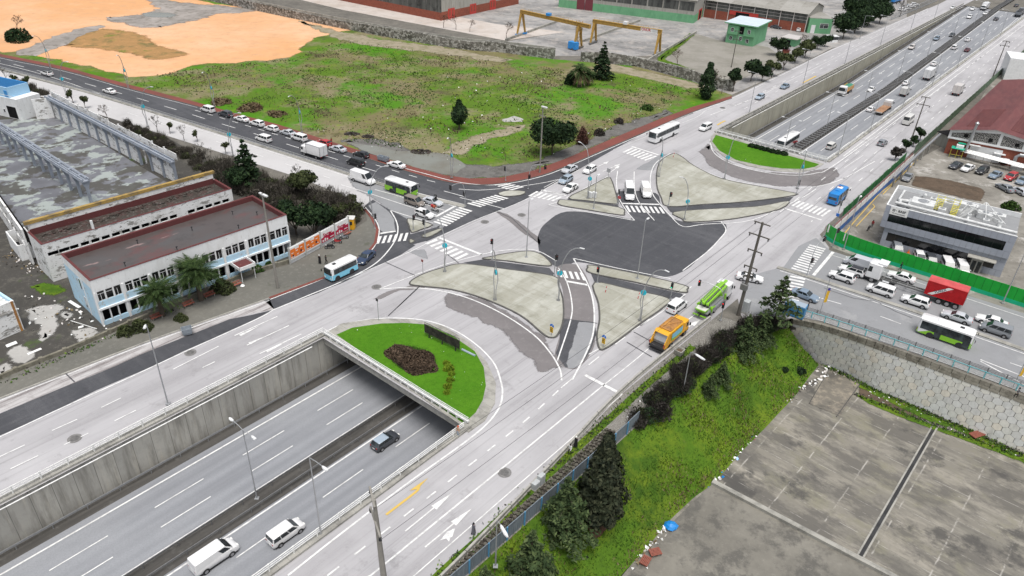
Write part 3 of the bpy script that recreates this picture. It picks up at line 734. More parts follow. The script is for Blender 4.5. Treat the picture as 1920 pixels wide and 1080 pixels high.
line([(710,543),(750,540.5),(807,543),(873,558),(940,588),(1000,628),(1033,664),(1050,694),(1053,714)],.24)
line([(710,543),(787,513),(853,491),(930,472),(987,468),(1013,473),(1043,490)],.2)
line([(1075,485),(1102,533),(1113,573),(1113,620),(1100,660),(1073,713)],.24)
line([(1047,503),(1063,530),(1072,567),(1070,600),(1045,677)],.2)
line([(1075,485),(1160,504),(1257,523)],.2,False)
line([(1280,508),(1327,472),(1348,450),(1361,432),(1352,416)],.2)
line([(1028,385),(1190,414)],.2,False)
line([(1190,414),(1178,400),(1163,377),(1157,355),(1156,338),(1158,321)],.2)
line([(1189,322),(1189,345),(1193,368),(1203,387),(1227,414)],.18)
line([(1257,288),(1233,303),(1222,320),(1219,345),(1224,365),(1237,383),(1255,403),(1280,425),(1320,421),(1410,413),(1500,373),(1530,355)],.2)
line([(1266,288),(1300,310),(1350,333),(1420,347),(1500,353),(1570,340),(1640,303)],.22)
line([(1331,262),(1338,286),(1368,306),(1420,321),(1480,329),(1530,325),(1570,306),(1713,202),(1800,137),(1920,47)],.22)
line([(1062,372),(1140,331)],.2);line([(1062,374),(1028,385)],.2)
line([(1020,352),(1050,336)],.16)
line([(1150,281),(1228,250),(1306,220),(1330,205),(1402,190),(1480,152),(1560,112),(1640,70),(1740,22)],.12)
line([(1217,247),(1300,212),(1372,185),(1480,134),(1560,94),(1640,61),(1740,16)],.22)
dash([(1332,216),(1402,189),(1455,163)],.2,9,4)
dash([(1430,173),(1480,148),(1560,107),(1640,67),(1740,20)],.18,3,5)
dash([(1395,205),(1440,180),(1500,150),(1580,108),(1660,68),(1760,22)],.18,3,5)
for s in(190,250,300,400,500):pass
ribbon(mk,[w(s,NL+1.2)for s in(190,250,330,460)],.2,ZM)
line([(560,1140),(695,1080),(973,853),(1123,730)],.22,False)
dash([(560,1122),(640,1060),(960,810),(1050,730)],.2,1.6,1.9)
ribbon(mk,[w(s,-37.9)for s in(-40,30,72)],.14,ZM)
line([(1123,730),(1200,668),(1262,613)],.16);dash([(1052,728),(1120,672),(1200,612),(1240,582),(1300,535)],.18,3,4)
line([(1262,613),(1290,600),(1330,567)],.16)
line([(1104,665),(1200,612),(1262,570),(1285,552)],.16)
for n in(-46.0,-42.5,-39.3):
 dashes(mk,[w(146,n),w(700,n)],.18,3,5,ZM,(n*3)%6)
ribbon(mk,[w(s,NR+1.7)for s in(190,250,330,460,700)],.2,ZM)
line([(1583,315),(1618,292),(1635,303)],.14,False)
line([(1462,508),(1500,520),(1560,540),(1700,587),(1800,622),(1920,664),(2100,727)],.18)
line([(1556,478),(1640,504),(1760,543),(1920,596)],.14)
dash([(1570,500),(1660,530),(1760,565),(1920,622)],.16,3,5)
dash([(1540,560),(1640,590),(1760,635),(1920,690)],.16,3.5,6)
line([(1838,675),(1920,707)],.2);line([(1838,678),(1920,722)],.2)
for a,b in[((817,407),(855,386)),((713,438.5),(742,434)),((1015,357),(1062,367)),((1184,275),(1235,291)),((1167,382),(1236,384)),((820,445),(903,478)),((1063,528),(1102,535)),((1470,391),(1540,413)),((1562,473),(1525,517)),((1097,704),(1165,740))]:
 line([a,b],.55,False)
def zebra(a,b,c,d,n,duty=.52):
 A,B,C,Dd=px(a,b,c,d);up=Vector((0,0,ZM+.006))
 per=1.0/(n-1+duty)
 for i in range(n):
  t0=i*per;t1=t0+duty*per
  mk.face([A.lerp(B,t0)+up,A.lerp(B,t1)+up,Dd.lerp(C,t1)+up,Dd.lerp(C,t0)+up])
zebra((705,458),(761,452),(766,437),(711,444),6)
zebra((812,417),(862,389),(886,396),(837,425),9,.6)
zebra((875,382),(929,366),(954,372.5),(900,389),8,.6)
zebra((925,347),(957,358),(983,351),(948,343),5)
zebra((990,368),(1037,378),(1055,370),(1006,359),6)
zebra((1167,286),(1210,302),(1232,294),(1185,277),7)
zebra((1172,386),(1239,389),(1247,401),(1179,398),8)
zebra((796,457),(857,488),(880,477),(818,449),7)
zebra((1045,507),(1092,512),(1099,527),(1049,520),5)
zebra((1483,386),(1542,407),(1559,395),(1498,377),8)
zebra((1518,459),(1483,504),(1515,514),(1548,467),12)
zebra((1482,517),(1464,560),(1497,567),(1510,523),8)
def arrow(tail,tip,wd=.18,hl=3.0,hw=.42,side=None):
 A,T=px(tail,tip);d=(T-A).normalized();n=Vector((-d.y,d.x,0));up=Vector((0,0,ZM+.012))
 H_=T-d*hl
 mk.face([A+n*wd/2+up,A-n*wd/2+up,H_-n*wd/2+up,H_+n*wd/2+up])
 mk.face([H_+n*hw+up,H_-n*hw+up,T+up])
arrow((760,997),(848,925));arrow((797,1027),(885,954))
A=px((826,1014),(838,998),(853,992),(848,1008))
mk.face([p+Vector((0,0,ZM+.016))for p in A])
A=px((850,992),(824,1015),(836,1010),(842,1017))
mk.face([p+Vector((0,0,ZM+.02))for p in A])
arrow((1272,625),(1312,601),.2,2.2,.5);arrow((1130,322),(1163,308),.2,2,.5);arrow((1140,327),(1162,311),.2,2,.5)
arrow((1121,313),(1142,303),.2,2,.5);arrow((1665,318),(1690,300),.2,3,.5);arrow((1680,330),(1712,305),.2,3,.5)
mk.build('road_marking',M['white_paint'],kind='structure')
mk=MB()
P=crv(px((724,966),(770,931),(783,920),(786,913)),5);ribbon(mk,P,.30,ZM+.012)
A=px((768,921),(779,913),(803,897),(783,918));mk.face([p+Vector((0,0,ZM+.02))for p in A])
P=crv(px((1345,235),(1353,230),(1360,227)),4);ribbon(mk,P,.5,ZM+.012)
ribbon(mk,px((1505,156),(1530,143)),.5,ZM+.012)
mk.build('road_marking',M['yellow_paint'],kind='structure')
surf('iron',(.10,.098,.095),[('w',3,4,.6,.4,.6,(.16,.155,.15),.8)],.7,.4)
surf('manhole_ring',(.22,.215,.21),[('w',3,4,.6,.4,.6,(.15,.145,.14),.8)],.9,.2)
for i,(u,v,lab)in enumerate([(140,822,'round iron manhole cover in the road by the dashed line above the cutting'),(946,886,'round iron manhole cover beside the broken asphalt near the footway'),(909,416,'manhole cover on pale asphalt below the zebra crossing'),(978,403,'manhole cover on pale asphalt beside the dark diamond'),(706,538,'manhole cover at the pointed tip of the white lines'),(998,661,None),(357,661,'manhole cover just below the trash container'),(1355,202,'manhole cover on the upper service road beyond the bus')]):
 if not lab:continue
 t=thing('manhole',lab,'manhole cover',g(u,v,ZM-.02))
 a=MB();a.lathe([(0,.03),(.52,.03),(.52,0)],16);a.build('lid',M['iron'],t)
 a=MB();a.lathe([(.53,.022),(.85,.018),(.85,0)],18);a.build('ring',M['manhole_ring'],t)
mk=MB()
for P in[[(720,491),(778,517)],[(792,533),(745,577)],[(787,537),(728,593)],[(905,385),(960,410),(1008,455)],[(838,477),(860,494)],[(1025,360),(1065,366)],[(1175,642),(1222,670)],[(1188,623),(1225,643)],[(1055,598),(1120,607)],[(115,693),(140,717)]]:
 ribbon(mk,px(*P),.16,ZL['dark']+.03)
ribbon(mk,rough(px((1545,540),(1600,560),(1640,566),(1680,585),(1720,600)),.6,.3,50,False),.12,ZL['dark']+.03)
mk.build('road_seam',M['dark_asphalt'],kind='structure')
# low yard, slope, viaduct wall
ZY=-8.0
slab_edge=[(1020,1250),(1100,1160),(1173,1073),(1207,1037),(1257,977),(1303,933),(1343,905),(1390,850),(1447,793),(1493,743),(1537,684)]
SE=px(*slab_edge,z=ZY)
base_px=[(1537,684),(1590,702),(1640,730),(1720,763),(1800,798),(1920,850),(2100,930),(2400,1070)]
WB=px(*base_px,z=ZY)
mb=MB();mb.sheet([p-Vector((DY,-DX,0))*2.5 for p in SE[::-1]]+[g(1540,684,ZY)+Vector((0,8,0))]+[p+Vector((0,6,0))for p in WB]+[w(20,120,ZY),w(-60,120,ZY),w(-60,-24,ZY)],ZY)
mb.build('low_yard',M['yard_slab'],kind='structure')
surf('wet_slab',(.165,.155,.132),[('w',.12,8,.7,.42,.6,(.225,.212,.18),.9),('w',.3,8,.75,.48,.60,(.095,.09,.08),.85),('w',.08,8,.7,.52,.60,(.10,.096,.085),.8),('w',1.0,9,.8,.54,.68,(.27,.255,.22),.6)],.5,.4)
mb=MB();mb.sheet(rough(px((1335,908),(1610,1050),(1800,1150),(1500,1300),(1030,1255),(1175,1076),(1210,1038),(1260,980),(1305,936),z=ZY),1,.1,3),ZY+.03)
mb.build('low_yard',M['wet_slab'],kind='structure')
mb=MB();mb.wall(px((1335,906),(1460,972),(1612,1052),(1800,1150),z=ZY),.7,ZY,ZY+.5);mb.build('kerb',M['kerb_concrete'],kind='structure')
mb=MB();a=px((1752,800),(1610,1046),z=ZY);ribbon(mb,[a[0],a[1]],.65,.06);mb.build('drain_channel',M['black_water_pit'],kind='structure')
mb=MB();a=px((1760,797),(1752,792),(1607,1042),(1616,1050),z=ZY)
ribbon(mb,[a[1],a[2]],.22,.07);ribbon(mb,[a[0],a[3]],.22,.07);mb.build('drain_edge',M['kerb_concrete'],kind='structure')
soft('puddle',rough(px((1615,722),(1640,726),(1700,760),(1752,790),(1700,776),(1640,752),(1612,742),z=ZY),.5,.4,60),'soil',ZY+.03,1.2)
surf('mud_slab',(.17,.155,.13),[('w',.5,8,.75,.48,.6,(.32,.28,.22),.8),('w',.25,7,.7,.5,.62,(.08,.076,.068),.8)],.5,.4)
road('low_yard',px((1557,688),(1622,707),(1575,780),(1517,757),z=ZY),'mud_slab',ZY+.05)
mb=MB();mb.wall(px((1622,707),(1568,782),z=ZY),.12,ZY,ZY+.12);mb.build('kerb',M['dark_kerb'],kind='structure')
mb=MB();mb.wall(px((1557,689),(1517,757),z=ZY),.10,ZY,ZY+.10);mb.build('kerb',M['dark_kerb'],kind='structure')
soft('weed_strip',rough(px((1545,684),(1590,703),(1640,731),(1720,765),(1800,800),(1920,855),(1925,870),(1850,835),(1780,800),(1720,778),(1640,742),(1580,712),z=ZY),.6,.5,61),'slope_grass',ZY+.045,1.2)
soft('weed_strip',rough(px((1606,742),(1640,752),(1700,778),(1752,798),(1900,852),(1898,858),(1745,803),(1690,783),(1630,757),z=ZY),.4,.25,62),'slope_grass',ZY+.065,.8)
top=resample(crv(fence_line,4),1.0)
bot=SE
def at(path,t):
 L=[0]
 for i in range(len(path)-1):L.append(L[-1]+(path[i+1]-path[i]).length)
 d=t*L[-1]
 for i in range(len(path)-1):
  if d<=L[i+1]+1e-6:return path[i].lerp(path[i+1],(d-L[i])/max(1e-6,L[i+1]-L[i]))
 return path[-1]
NU,NV=90,16
def bank(u,v):
 a,b=at(top,u),at(bot,u)
 p=a.lerp(b,v)
 zz=1-(1-v)**1.15
 z=-.1*(v>.02)+ZY*(v*.75+.25*(3*v*v-2*v**3))
 nz=mnoise.noise(p*.18)*.45+mnoise.noise(p*.6)*.18
 return Vector((p.x,p.y,z+nz*(1 if 0<v<1 else 0)*min(1,4*(1-v))))
V=[];Fc=[]
for i in range(NU+1):
 for j in range(NV+1):V.append(bank(i/NU,j/NV))
for i in range(NU):
 for j in range(NV):
  a=i*(NV+1)+j;Fc.append((a,a+1,a+NV+2,a+NV+1))
mb=MB();mb.idx(V,Fc);mb.build('grass_bank',M['slope_grass'],kind='structure',smooth=True)
PAN=[]
for i,c in enumerate([(.60,.59,.54),(.56,.56,.52),(.62,.585,.51),(.53,.53,.51),(.58,.585,.565)]):
 surf('panel_%d'%i,c,[('w',(1.5,1.5,.5),7,.7,.48,.68,tuple(x*.62 for x in c),.6),('w',(4,4,1),6,.7,.5,.7,tuple(min(1,x*1.2)for x in c),.6)],.9,.2,.3)
 PAN.append(M['panel_%d'%i])
surf('joint',(.17,.16,.14),[('w',2,5,.6,.4,.6,(.12,.11,.09),.8)],.95,.1)
surf('rough_stone',(.26,.245,.205),[('w',.9,7,.7,.42,.62,(.11,.10,.08),.9),('w',3,7,.7,.5,.7,(.33,.31,.26),.7)],.9,.2,.6)
rt=resample(crv(ret_line,5),1.5)
bt=[at(crv(WB,4),i/(len(rt)-1))for i in range(len(rt))]
b2=[]
for i,p in enumerate(rt):
 n_=sn(p)[1];ss=[(sn(q)[1],sn(q)[0])for q in WB]
 ss[0]=(ss[0][0]-12,ss[0][1])
 k_=max(i for i in range(len(ss)-1)if ss[i][0]<=n_ or i==0)
 f_=(n_-ss[k_][0])/(ss[k_+1][0]-ss[k_][0])
 b2.append(w(ss[k_][1]+(ss[k_+1][1]-ss[k_][1])*f_,n_,ZY))
t=thing('viaduct_wall','tall pale retaining wall of six sided concrete panels below the cross road','retaining wall',rt[0])
o0=Vector(rt[0])
L=[0]
for i in range(len(rt)-1):L.append(L[-1]+(rt[i+1]-rt[i]).length)
def wp(u,h,off):
 i=max([0]+[k for k in range(len(rt)-1)if L[k]<=u])
 f=min(1.2,(u-L[i])/(L[i+1]-L[i]))
 a,b=rt[i].lerp(rt[i+1],f),b2[i].lerp(b2[i+1],f)
 n=(rt[i+1]-rt[i]).cross(b-a).normalized()
 if n.y>0:n=-n
 return a.lerp(b,h)+n*off-o0
mb=MB()
for i in range(len(rt)-1):
 u0_,u1_=L[i]+.001,L[i+1]-.001
 mb.face([wp(u0_,0,-.3),wp(u0_,1.04,-.3),wp(u1_,1.04,-.3),wp(u1_,0,-.3)])
mb.build('backing',M['joint'],t)
mb=MB()
rowh=.95/8.0;colw=1.27
LM=L[-1]-3
r=0;h=.165
while h<1.02:
 u=.9+(colw/2 if r%2 else 0)
 while u<min(LM,62):
  hw,hh=colw*.474,rowh*.60
  oct_=[(-colw*.10,-hh*.95),(colw*.10,-hh*.95),(hw,-hh*.5),(hw,hh*.5),(colw*.10,hh*.95),(-colw*.10,hh*.95),(-hw,hh*.5),(-hw,-hh*.5)]
  P=[(u+x,min(1.0,max(.10,h+y)))for x,y in oct_]
  if all(p[0]>.05 for p in P)and P[0][1]<.995:
   kk=random.choice([0,0,1,1,2,3,4,4])
   f=[wp(a,b,.07)for a,b in P];bk=[wp(a,b,-.3)for a,b in P]
   mb.face(f,kk)
   for i in range(8):mb.face([f[i],bk[i],bk[(i+1)%8],f[(i+1)%8]],kk)
  u+=colw
 h+=rowh*.96;r+=1
mb.build('panel_facing',PAN,t)
mb=MB()
u=.3
while u<min(LM,62):
 l=random.uniform(1.2,1.9)
 for(h0,h1)in((.0,.075),(.08,.145)):
  P=[wp(u,h0,.12),wp(u+l-.08,h0,.12),wp(u+l-.08,h1,.12),wp(u,h1,.12)];Q=[wp(u,h0,-.3),wp(u+l-.08,h0,-.3),wp(u+l-.08,h1,-.3),wp(u,h1,-.3)]
  mb.face(P)
  for i in range(4):mb.face([P[i],Q[i],Q[(i+1)%4],P[(i+1)%4]])
 u+=l
mb.build('stone_course',M['rough_stone'],t)
# rails and fences
plain('white_steel',(.72,.72,.70),.5,.0,.4,.15,2)
plain('galv',(.42,.43,.44),.45,.6,.5,.12,3)
plain('dark_galv',(.20,.20,.20),.6,.3,.4,.2,3)
plain('turquoise',(.16,.46,.50),.5,0,.4,.15,3)
plain('concrete',(.36,.35,.32),.9,0,.2,.2,1.2)
plain('black',(.012,.012,.013),.45,0,.4,.1,3)
plain('rubber',(.018,.018,.019),.8,0,.3,.2,6)
def railing(label,path,heights,mat,post_h,spacing=2.5,r=.05,rail=(.0,),pw=.1,cat='railing',name='guard_railing',prof=None,maxp=100,both=None,lean=0):
 """path: 3-D base line; one thing with the rails and each post as parts"""
 path=[Vector(p)for p in path];o=path[0].copy()
 t=thing(name,label,cat,o)
 mb=MB()
 offs=both if both else(0,)
 for of in offs:
  if of:
   Lp,Rp=strip(path,abs(of)*2);P0=Lp if of>0 else Rp
  else:P0=path
  for h in heights:
   if prof:
    for a,b in zip(P0,P0[1:]):
     mb.bar(a-o+Vector((0,0,h)),b-o+Vector((0,0,h)),prof[0],prof[1])
   else:mb.tube([p-o+Vector((0,0,h))for p in P0],r,6)
 mb.build('rail',mat,t)
 pm=MB();pm.box((0,0,0),(pw,pw,post_h));pme=pm.mesh('post',[mat])
 pts=resample(path,spacing)
 for of in offs:
  if of:
   Lp,Rp=strip(pts,abs(of)*2);P0=Lp if of>0 else Rp
  else:P0=pts
  for p in P0[:maxp//len(offs)]:
   q=put('post',pme,t);q.location=p-o
 return t
wp_=lambda s,n,dz:w(s,n,zh(s)+dz)
ct=.34
railing('white tubular railing along the top of the streaked wall of the near cutting',[w(s,NL-.2,ct)for s in range(-14,54,1)],(.45,.75,1.05),M['white_steel'],1.1,3.0,.06,pw=.14)
railing('white tubular railing between the near carriageway and the service road with the yellow arrow',[w(s,NR+.2,ct)for s in range(-10,53,1)],(.45,.75,1.05),M['white_steel'],1.1,3.0,.06,pw=.14)
def parapet(label,s,n0,n1,sgn):
 t=thing('bridge_parapet',label,'parapet',w(s,n0,0))
 o=w(s,n0,0)
 mb=MB();mb.wall([w(s-sgn*.25,n0)-o,w(s-sgn*.25,n1)-o],.5,-1.3,.12);mb.build('edge_beam',M['concrete'],t)
 mb=MB();mb.wall([w(s-sgn*.25,n0)-o,w(s-sgn*.25,n1)-o],.34,.55,.80)
 mb.build('top_beam',M['white_steel'],t)
 pm=MB();pm.box((0,0,0),(.30,.30,.43),AZ);me=pm.mesh('stub',[M['white_steel']])
 k=n0
 while k<n1:
  q=put('stub',me,t);q.location=w(s-sgn*.25,k,.12)-o;k+=1.55
 mb=MB()
 for h in(1.05,1.3):mb.tube([w(s-sgn*.25,n0,h)-o,w(s-sgn*.25,n1,h)-o],.045,6)
 k=n0
 while k<=n1+.1:mb.tube([w(s-sgn*.25,k,.8)-o,w(s-sgn*.25,k,1.3)-o],.04,5);k+=3.1
 mb.build('hand_rail',M['white_steel'],t)
parapet('white bridge parapet across the near underpass mouth beside the brown shrub bed',SB+.3,NL,NR,1)
parapet('white bridge parapet across the far underpass mouth beside the dark low hedge',SF-.3,NL,NR,-1)
railing('pale crenellated concrete rail on top of the long beige wall',[w(s,NL-.1,.34)for s in list(range(184,470,6))],(.42,),M['concrete'],.5,2.9,prof=(.3,.22),pw=.34)
railing('white steel guardrail between the upper highway and the pale service road',[w(s,NR+.15,.34)for s in range(182,470,6)],(.3,.62),M['white_steel'],.75,3.0,prof=(.08,.22),pw=.12,cat='guardrail')
railing('double dark guardrail in the median of the near cutting',[wp_(s,-64,.06)for s in range(-30,182,4)],(.55,),M['dark_galv'],.8,4.2,prof=(.08,.3),pw=.12,cat='guardrail',both=(.95,-.95))
railing('double dark guardrail in the median of the upper highway',[wp_(s,-64,.06)for s in range(184,620,6)],(.55,),M['dark_galv'],.8,8.4,prof=(.08,.3),pw=.12,cat='guardrail',both=(1.15,-1.15))
mb=MB()
for s in range(186,560,2):mb.bar(w(s,-65.3,zh(s)+.35),w(s,-62.7,zh(s)+.35),.5,.25)
o=mb.build('median_bracing',M['dark_galv']);o['kind']='structure'
railing('thin grey guardrail at the foot of the streaked wall of the near cutting',[wp_(s,-78.3,.0)for s in range(-20,182,4)],(.55,),M['galv'],.75,4,prof=(.07,.28),pw=.1,cat='guardrail',maxp=60)
railing('thin grey guardrail at the foot of the long beige wall',[wp_(s,-78.3,.0)for s in range(184,440,6)],(.55,),M['galv'],.75,5,prof=(.07,.28),pw=.1,cat='guardrail',maxp=60)
railing('low double guardrail along the median between the dark and the pale avenue carriageways',[p+Vector((0,0,.18))for p in resample(crv(px((-60,116),(0,130),(160,172),(320,221),(480,271),(640,322),(760,358)),4),4)],(.4,),M['galv'],.6,4.4,prof=(.07,.26),pw=.1,cat='guardrail',both=(.42,-.42))
bp=[w(s,n)for s,n in((-6,-35.2),(20,-35.3),(36,-35.6),(55,-36.9),(72,-38.3),(90,-38.0),(101,-37.6))]
bp=resample(crv(bp,5),2.0)
o0=bp[0]
t=thing('concrete_barrier','low weathered concrete barrier between the near service road and the footway','barrier',o0)
for i in range(0,len(bp)-2,2):
 mb=MB();a,b=bp[i]-o0,bp[min(i+2,len(bp)-1)]-o0
 e=(b-a)*.012
 mb.wall([a+e,b-e],.42,0,.25);mb.wall([a+e,b-e],.26,.25,.75)
 mb.build('segment',M['concrete'],t)
fw_out=[p for p in crv(px((640,1295),(740,1205),(830,1122),(900,1060),(1000,971),(1078,903),(1158,832),(1200,793),(1290,706),(1360,637),(1388,606)),4)]
surf('cobble',(.19,.18,.16),[('w',.1,6,.6,.42,.66,(.13,.125,.112),.9),('w',(5,5,1),3,.7,.5,.6,(.36,.35,.325),.6),('w',.5,8,.75,.54,.7,(.09,.088,.075),.7)],.9,.2,.4)
road('pavement',bp+fw_out[::-1],'cobble',.03)
gs=[p for p in crv(px((720,1180),(830,1073),(900,1010),(986,928),(1090,833),(1160,770),(1220,715),(1300,650)),4)]
mb=MB();ribbon(mb,gs,1.1,.05);mb.build('grass_strip',M['slope_grass'],kind='structure')
pl=[p for p in crv(px((740,1180),(830,1096),(900,1030),(1000,939),(1090,856),(1150,802)),4)]
surf('planter_brick',(.055,.048,.04),[('w',(2.2,2.2,6),2,.5,.45,.55,(.13,.12,.10),.9),('w',1.2,6,.7,.5,.7,(.05,.08,.02),.6)],.95,.1,.5)
o0=pl[0];t=thing('planter_wall','dark wall of open planter blocks between the footway and the grey fence','planter wall',o0)
for r in range(3):
 mb=MB();k=0
 for p,q in zip(resample(pl,.62),resample(pl,.62)[1:]):
  d=(q-p).normalized();n=Vector((d.y,-d.x,0));c=p+n*(r*.5-.35)-o0
  ang=math.atan2(d.y,d.x)+(.5 if k%2 else-.35)
  mb.box((c.x,c.y,-.02),(.46,.36,.30+.14*r),ang);k+=1
 mb.build('block_course',M['planter_brick'],t)
surf('fence_grey',(.17,.20,.225),[('w',(3,3,.4),6,.7,.45,.65,(.12,.145,.165),.8),('w',(.8,.8,.3),6,.7,.52,.68,(.23,.25,.26),.7)],.7,.3)
plain('blue_post',(.10,.30,.50),.5,0,.4,.15,2)
fl=resample(crv(px((760,1180),(830,1117),(900,1056),(1000,968),(1078,900),(1158,829),(1197,792)),4),2.9)
o0=fl[0];t=thing('metal_fence','grey corrugated metal fence with blue posts on top of the grass bank','fence',o0)
for a,b in zip(fl,fl[1:]):
 mb=MB();a2,b2_=a-o0,b-o0;d=(b2_-a2);n=max(8,int(d.length/.16));P=[]
 nn=Vector((-d.y,d.x,0)).normalized()
 for i in range(n+1):P.append(a2+d*i/n+nn*(.03 if i%2 else-.03))
 for p,q in zip(P,P[1:]):mb.face([p,q,q+Vector((0,0,2.0)),p+Vector((0,0,2.0))])
 mb.bar(a2+Vector((0,0,2.0)),b2_+Vector((0,0,2.0)),.10,.06)
 mb.build('panel',M['fence_grey'],t)
 mb=MB();mb.box(a2+nn*-.10,(.14,.12,2.15),math.atan2(d.y,d.x));mb.build('post',M['blue_post'],t)
vr=resample(crv(px((1496,590),(1540,603),(1640,636),(1740,671),(1840,708),(1920,738),(2000,770)),4),2.1)
o0=vr[0];t=thing('viaduct_railing','white barred railing with turquoise posts along the top of the panelled wall','railing',o0)
for a,b in zip(vr,vr[1:]):
 a2,b2_=a-o0,b-o0;d=b2_-a2
 mb=MB()
 for i in range(1,15):
  p=a2+d*i/15;mb.box((p.x,p.y,.18),(.045,.045,.95),0)
 mb.bar(a2+Vector((0,0,.14)),b2_+Vector((0,0,.14)),.06,.06)
 mb.build('panel',M['white_steel'],t)
 mb=MB();mb.bar(a2+Vector((0,0,1.12)),b2_+Vector((0,0,1.12)),.09,.07);mb.box(a2,(.13,.13,1.25),0);mb.build('post',M['turquoise'],t)
railing('grey four-rail guardrail between the cross road and the turquoise railing',resample(crv(px((1502,582),(1540,594),(1640,626),(1740,661),(1840,697),(1920,726),(2000,757)),4),2.0),(.3,.52,.74,.96),M['dark_galv'],1.1,2.5,r=.055,pw=.12,cat='guardrail')
lw=crv(px((-60,745),(0,712),(60,687),(150,651),(250,607),(350,566),(450,522),(545,492)),3)
surf('court_wall',(.215,.20,.16),[('w',(.7,.7,.4),7,.7,.42,.62,(.12,.115,.085),.9),('w',(2,2,1),7,.75,.52,.7,(.32,.30,.24),.6)],.9,.2,.4)
o0=lw[0];t=thing('court_wall','low mossy concrete wall between the abandoned court and the footway with benches','wall',o0)
mb=MB();mb.wall([p-o0 for p in lw],.4,0,.75);mb.build('masonry',M['court_wall'],t)
mb=MB()
for p in resample(lw,3.2):mb.box(Vector((p.x,p.y,0))-o0,(.5,.5,.9),AZ)
mb.build('pier_course',M['court_wall'],t)
# vehicles
def paint(name,col,rough=.28):
 if name in MATS:return MATS[name]
 t=NT(name)
 f=t.noise(t.vec('o',(1.7,1.7,1.7)),5,.7)
 c=t.mix(t.rng(f,.42,.78,0,.35),col,tuple(x*.62+.05 for x in col))
 t.b.inputs['Coat Weight'].default_value=.35;t.b.inputs['Coat Roughness'].default_value=.15
 MATS[name]=t.done(c,rough,None,spec=.45);return MATS[name]
PC=dict(white=(.78,.78,.78),silver=(.50,.52,.55),grey=(.22,.235,.255),blue_grey=(.20,.26,.33),black=(.022,.023,.026),dark=(.05,.055,.065),red=(.42,.03,.035),maroon=(.10,.02,.03),brown=(.22,.19,.165),light_blue=(.33,.40,.47),lime=(.24,.55,.02),yellow=(.75,.34,.01),cyan=(.20,.56,.74),blue=(.01,.22,.60),offwhite=(.66,.65,.62),navy=(.03,.05,.10),cream=(.62,.58,.55))
def pc(c):return paint('paint_'+c,PC[c])
gl=NT('car_glass');MATS['glass']=gl.done(gl.mix(gl.rng(gl.noise(gl.vec('o',(.8,.8,.8)),3,.5),.4,.65),(.012,.016,.018),(.05,.065,.07)),.08,None,spec=.6)
plain('lamp_clear',(.75,.75,.72),.15);plain('lamp_red',(.35,.012,.012),.25);plain('rim',(.38,.38,.39),.35,.6);plain('plate',(.75,.75,.73),.5);plain('trim',(.03,.03,.032),.6)
plain('steel',(.22,.22,.215),.55,.4)
GL,BK,RB=MATS['glass'],MATS['trim'],MATS['rubber']
def rbox(mb,x0,x1,y0,y1,z0,z1,r=.12,k=None,taper=0.0,ft=0.0):
 """rounded box; taper pulls the sides in at the top, ft pulls the front in at the top"""
 def ring(z,ins,tp):
  a0,a1,b0,b1=x0+ins,x1-ins-ft*tp,y0+ins+taper*tp,y1-ins-taper*tp
  q=r*.8
  return[(a0+q,b0,z),(a1-q,b0,z),(a1,b0+q,z),(a1,b1-q,z),(a1-q,b1,z),(a0+q,b1,z),(a0,b1-q,z),(a0,b0+q,z)]
 mb.loft([ring(z0,r*.4,0),ring(z0+r*.5,0,0),ring(z1-r*.6,0,1-.6*r/(z1-z0)),ring(z1,r*.75,1)],k)
WM={}
def wheel_mesh(r,wd):
 key=(r,wd)
 if key not in WM:
  a=MB();a.disc((0,0,0),r,(0,1,0),wd,14);b=MB();b.disc((0,0,0),r*.62,(0,1,0),wd+.03,12);b.disc((0,0,0),r*.2,(0,1,0),wd+.06,8)
  WM[key]=(a.mesh('wheel',[RB]),b.mesh('rim',[MATS['rim']]))
 return WM[key]
def add_wheels(t,xs,y,r,wd,sub=True):
 a,b=wheel_mesh(r,wd)
 for x in xs:
  for sg in(1,-1):
   o=put('wheel',a,t);o.location=(x,sg*y,r)
   if sub:
    q=put('rim',b,o)
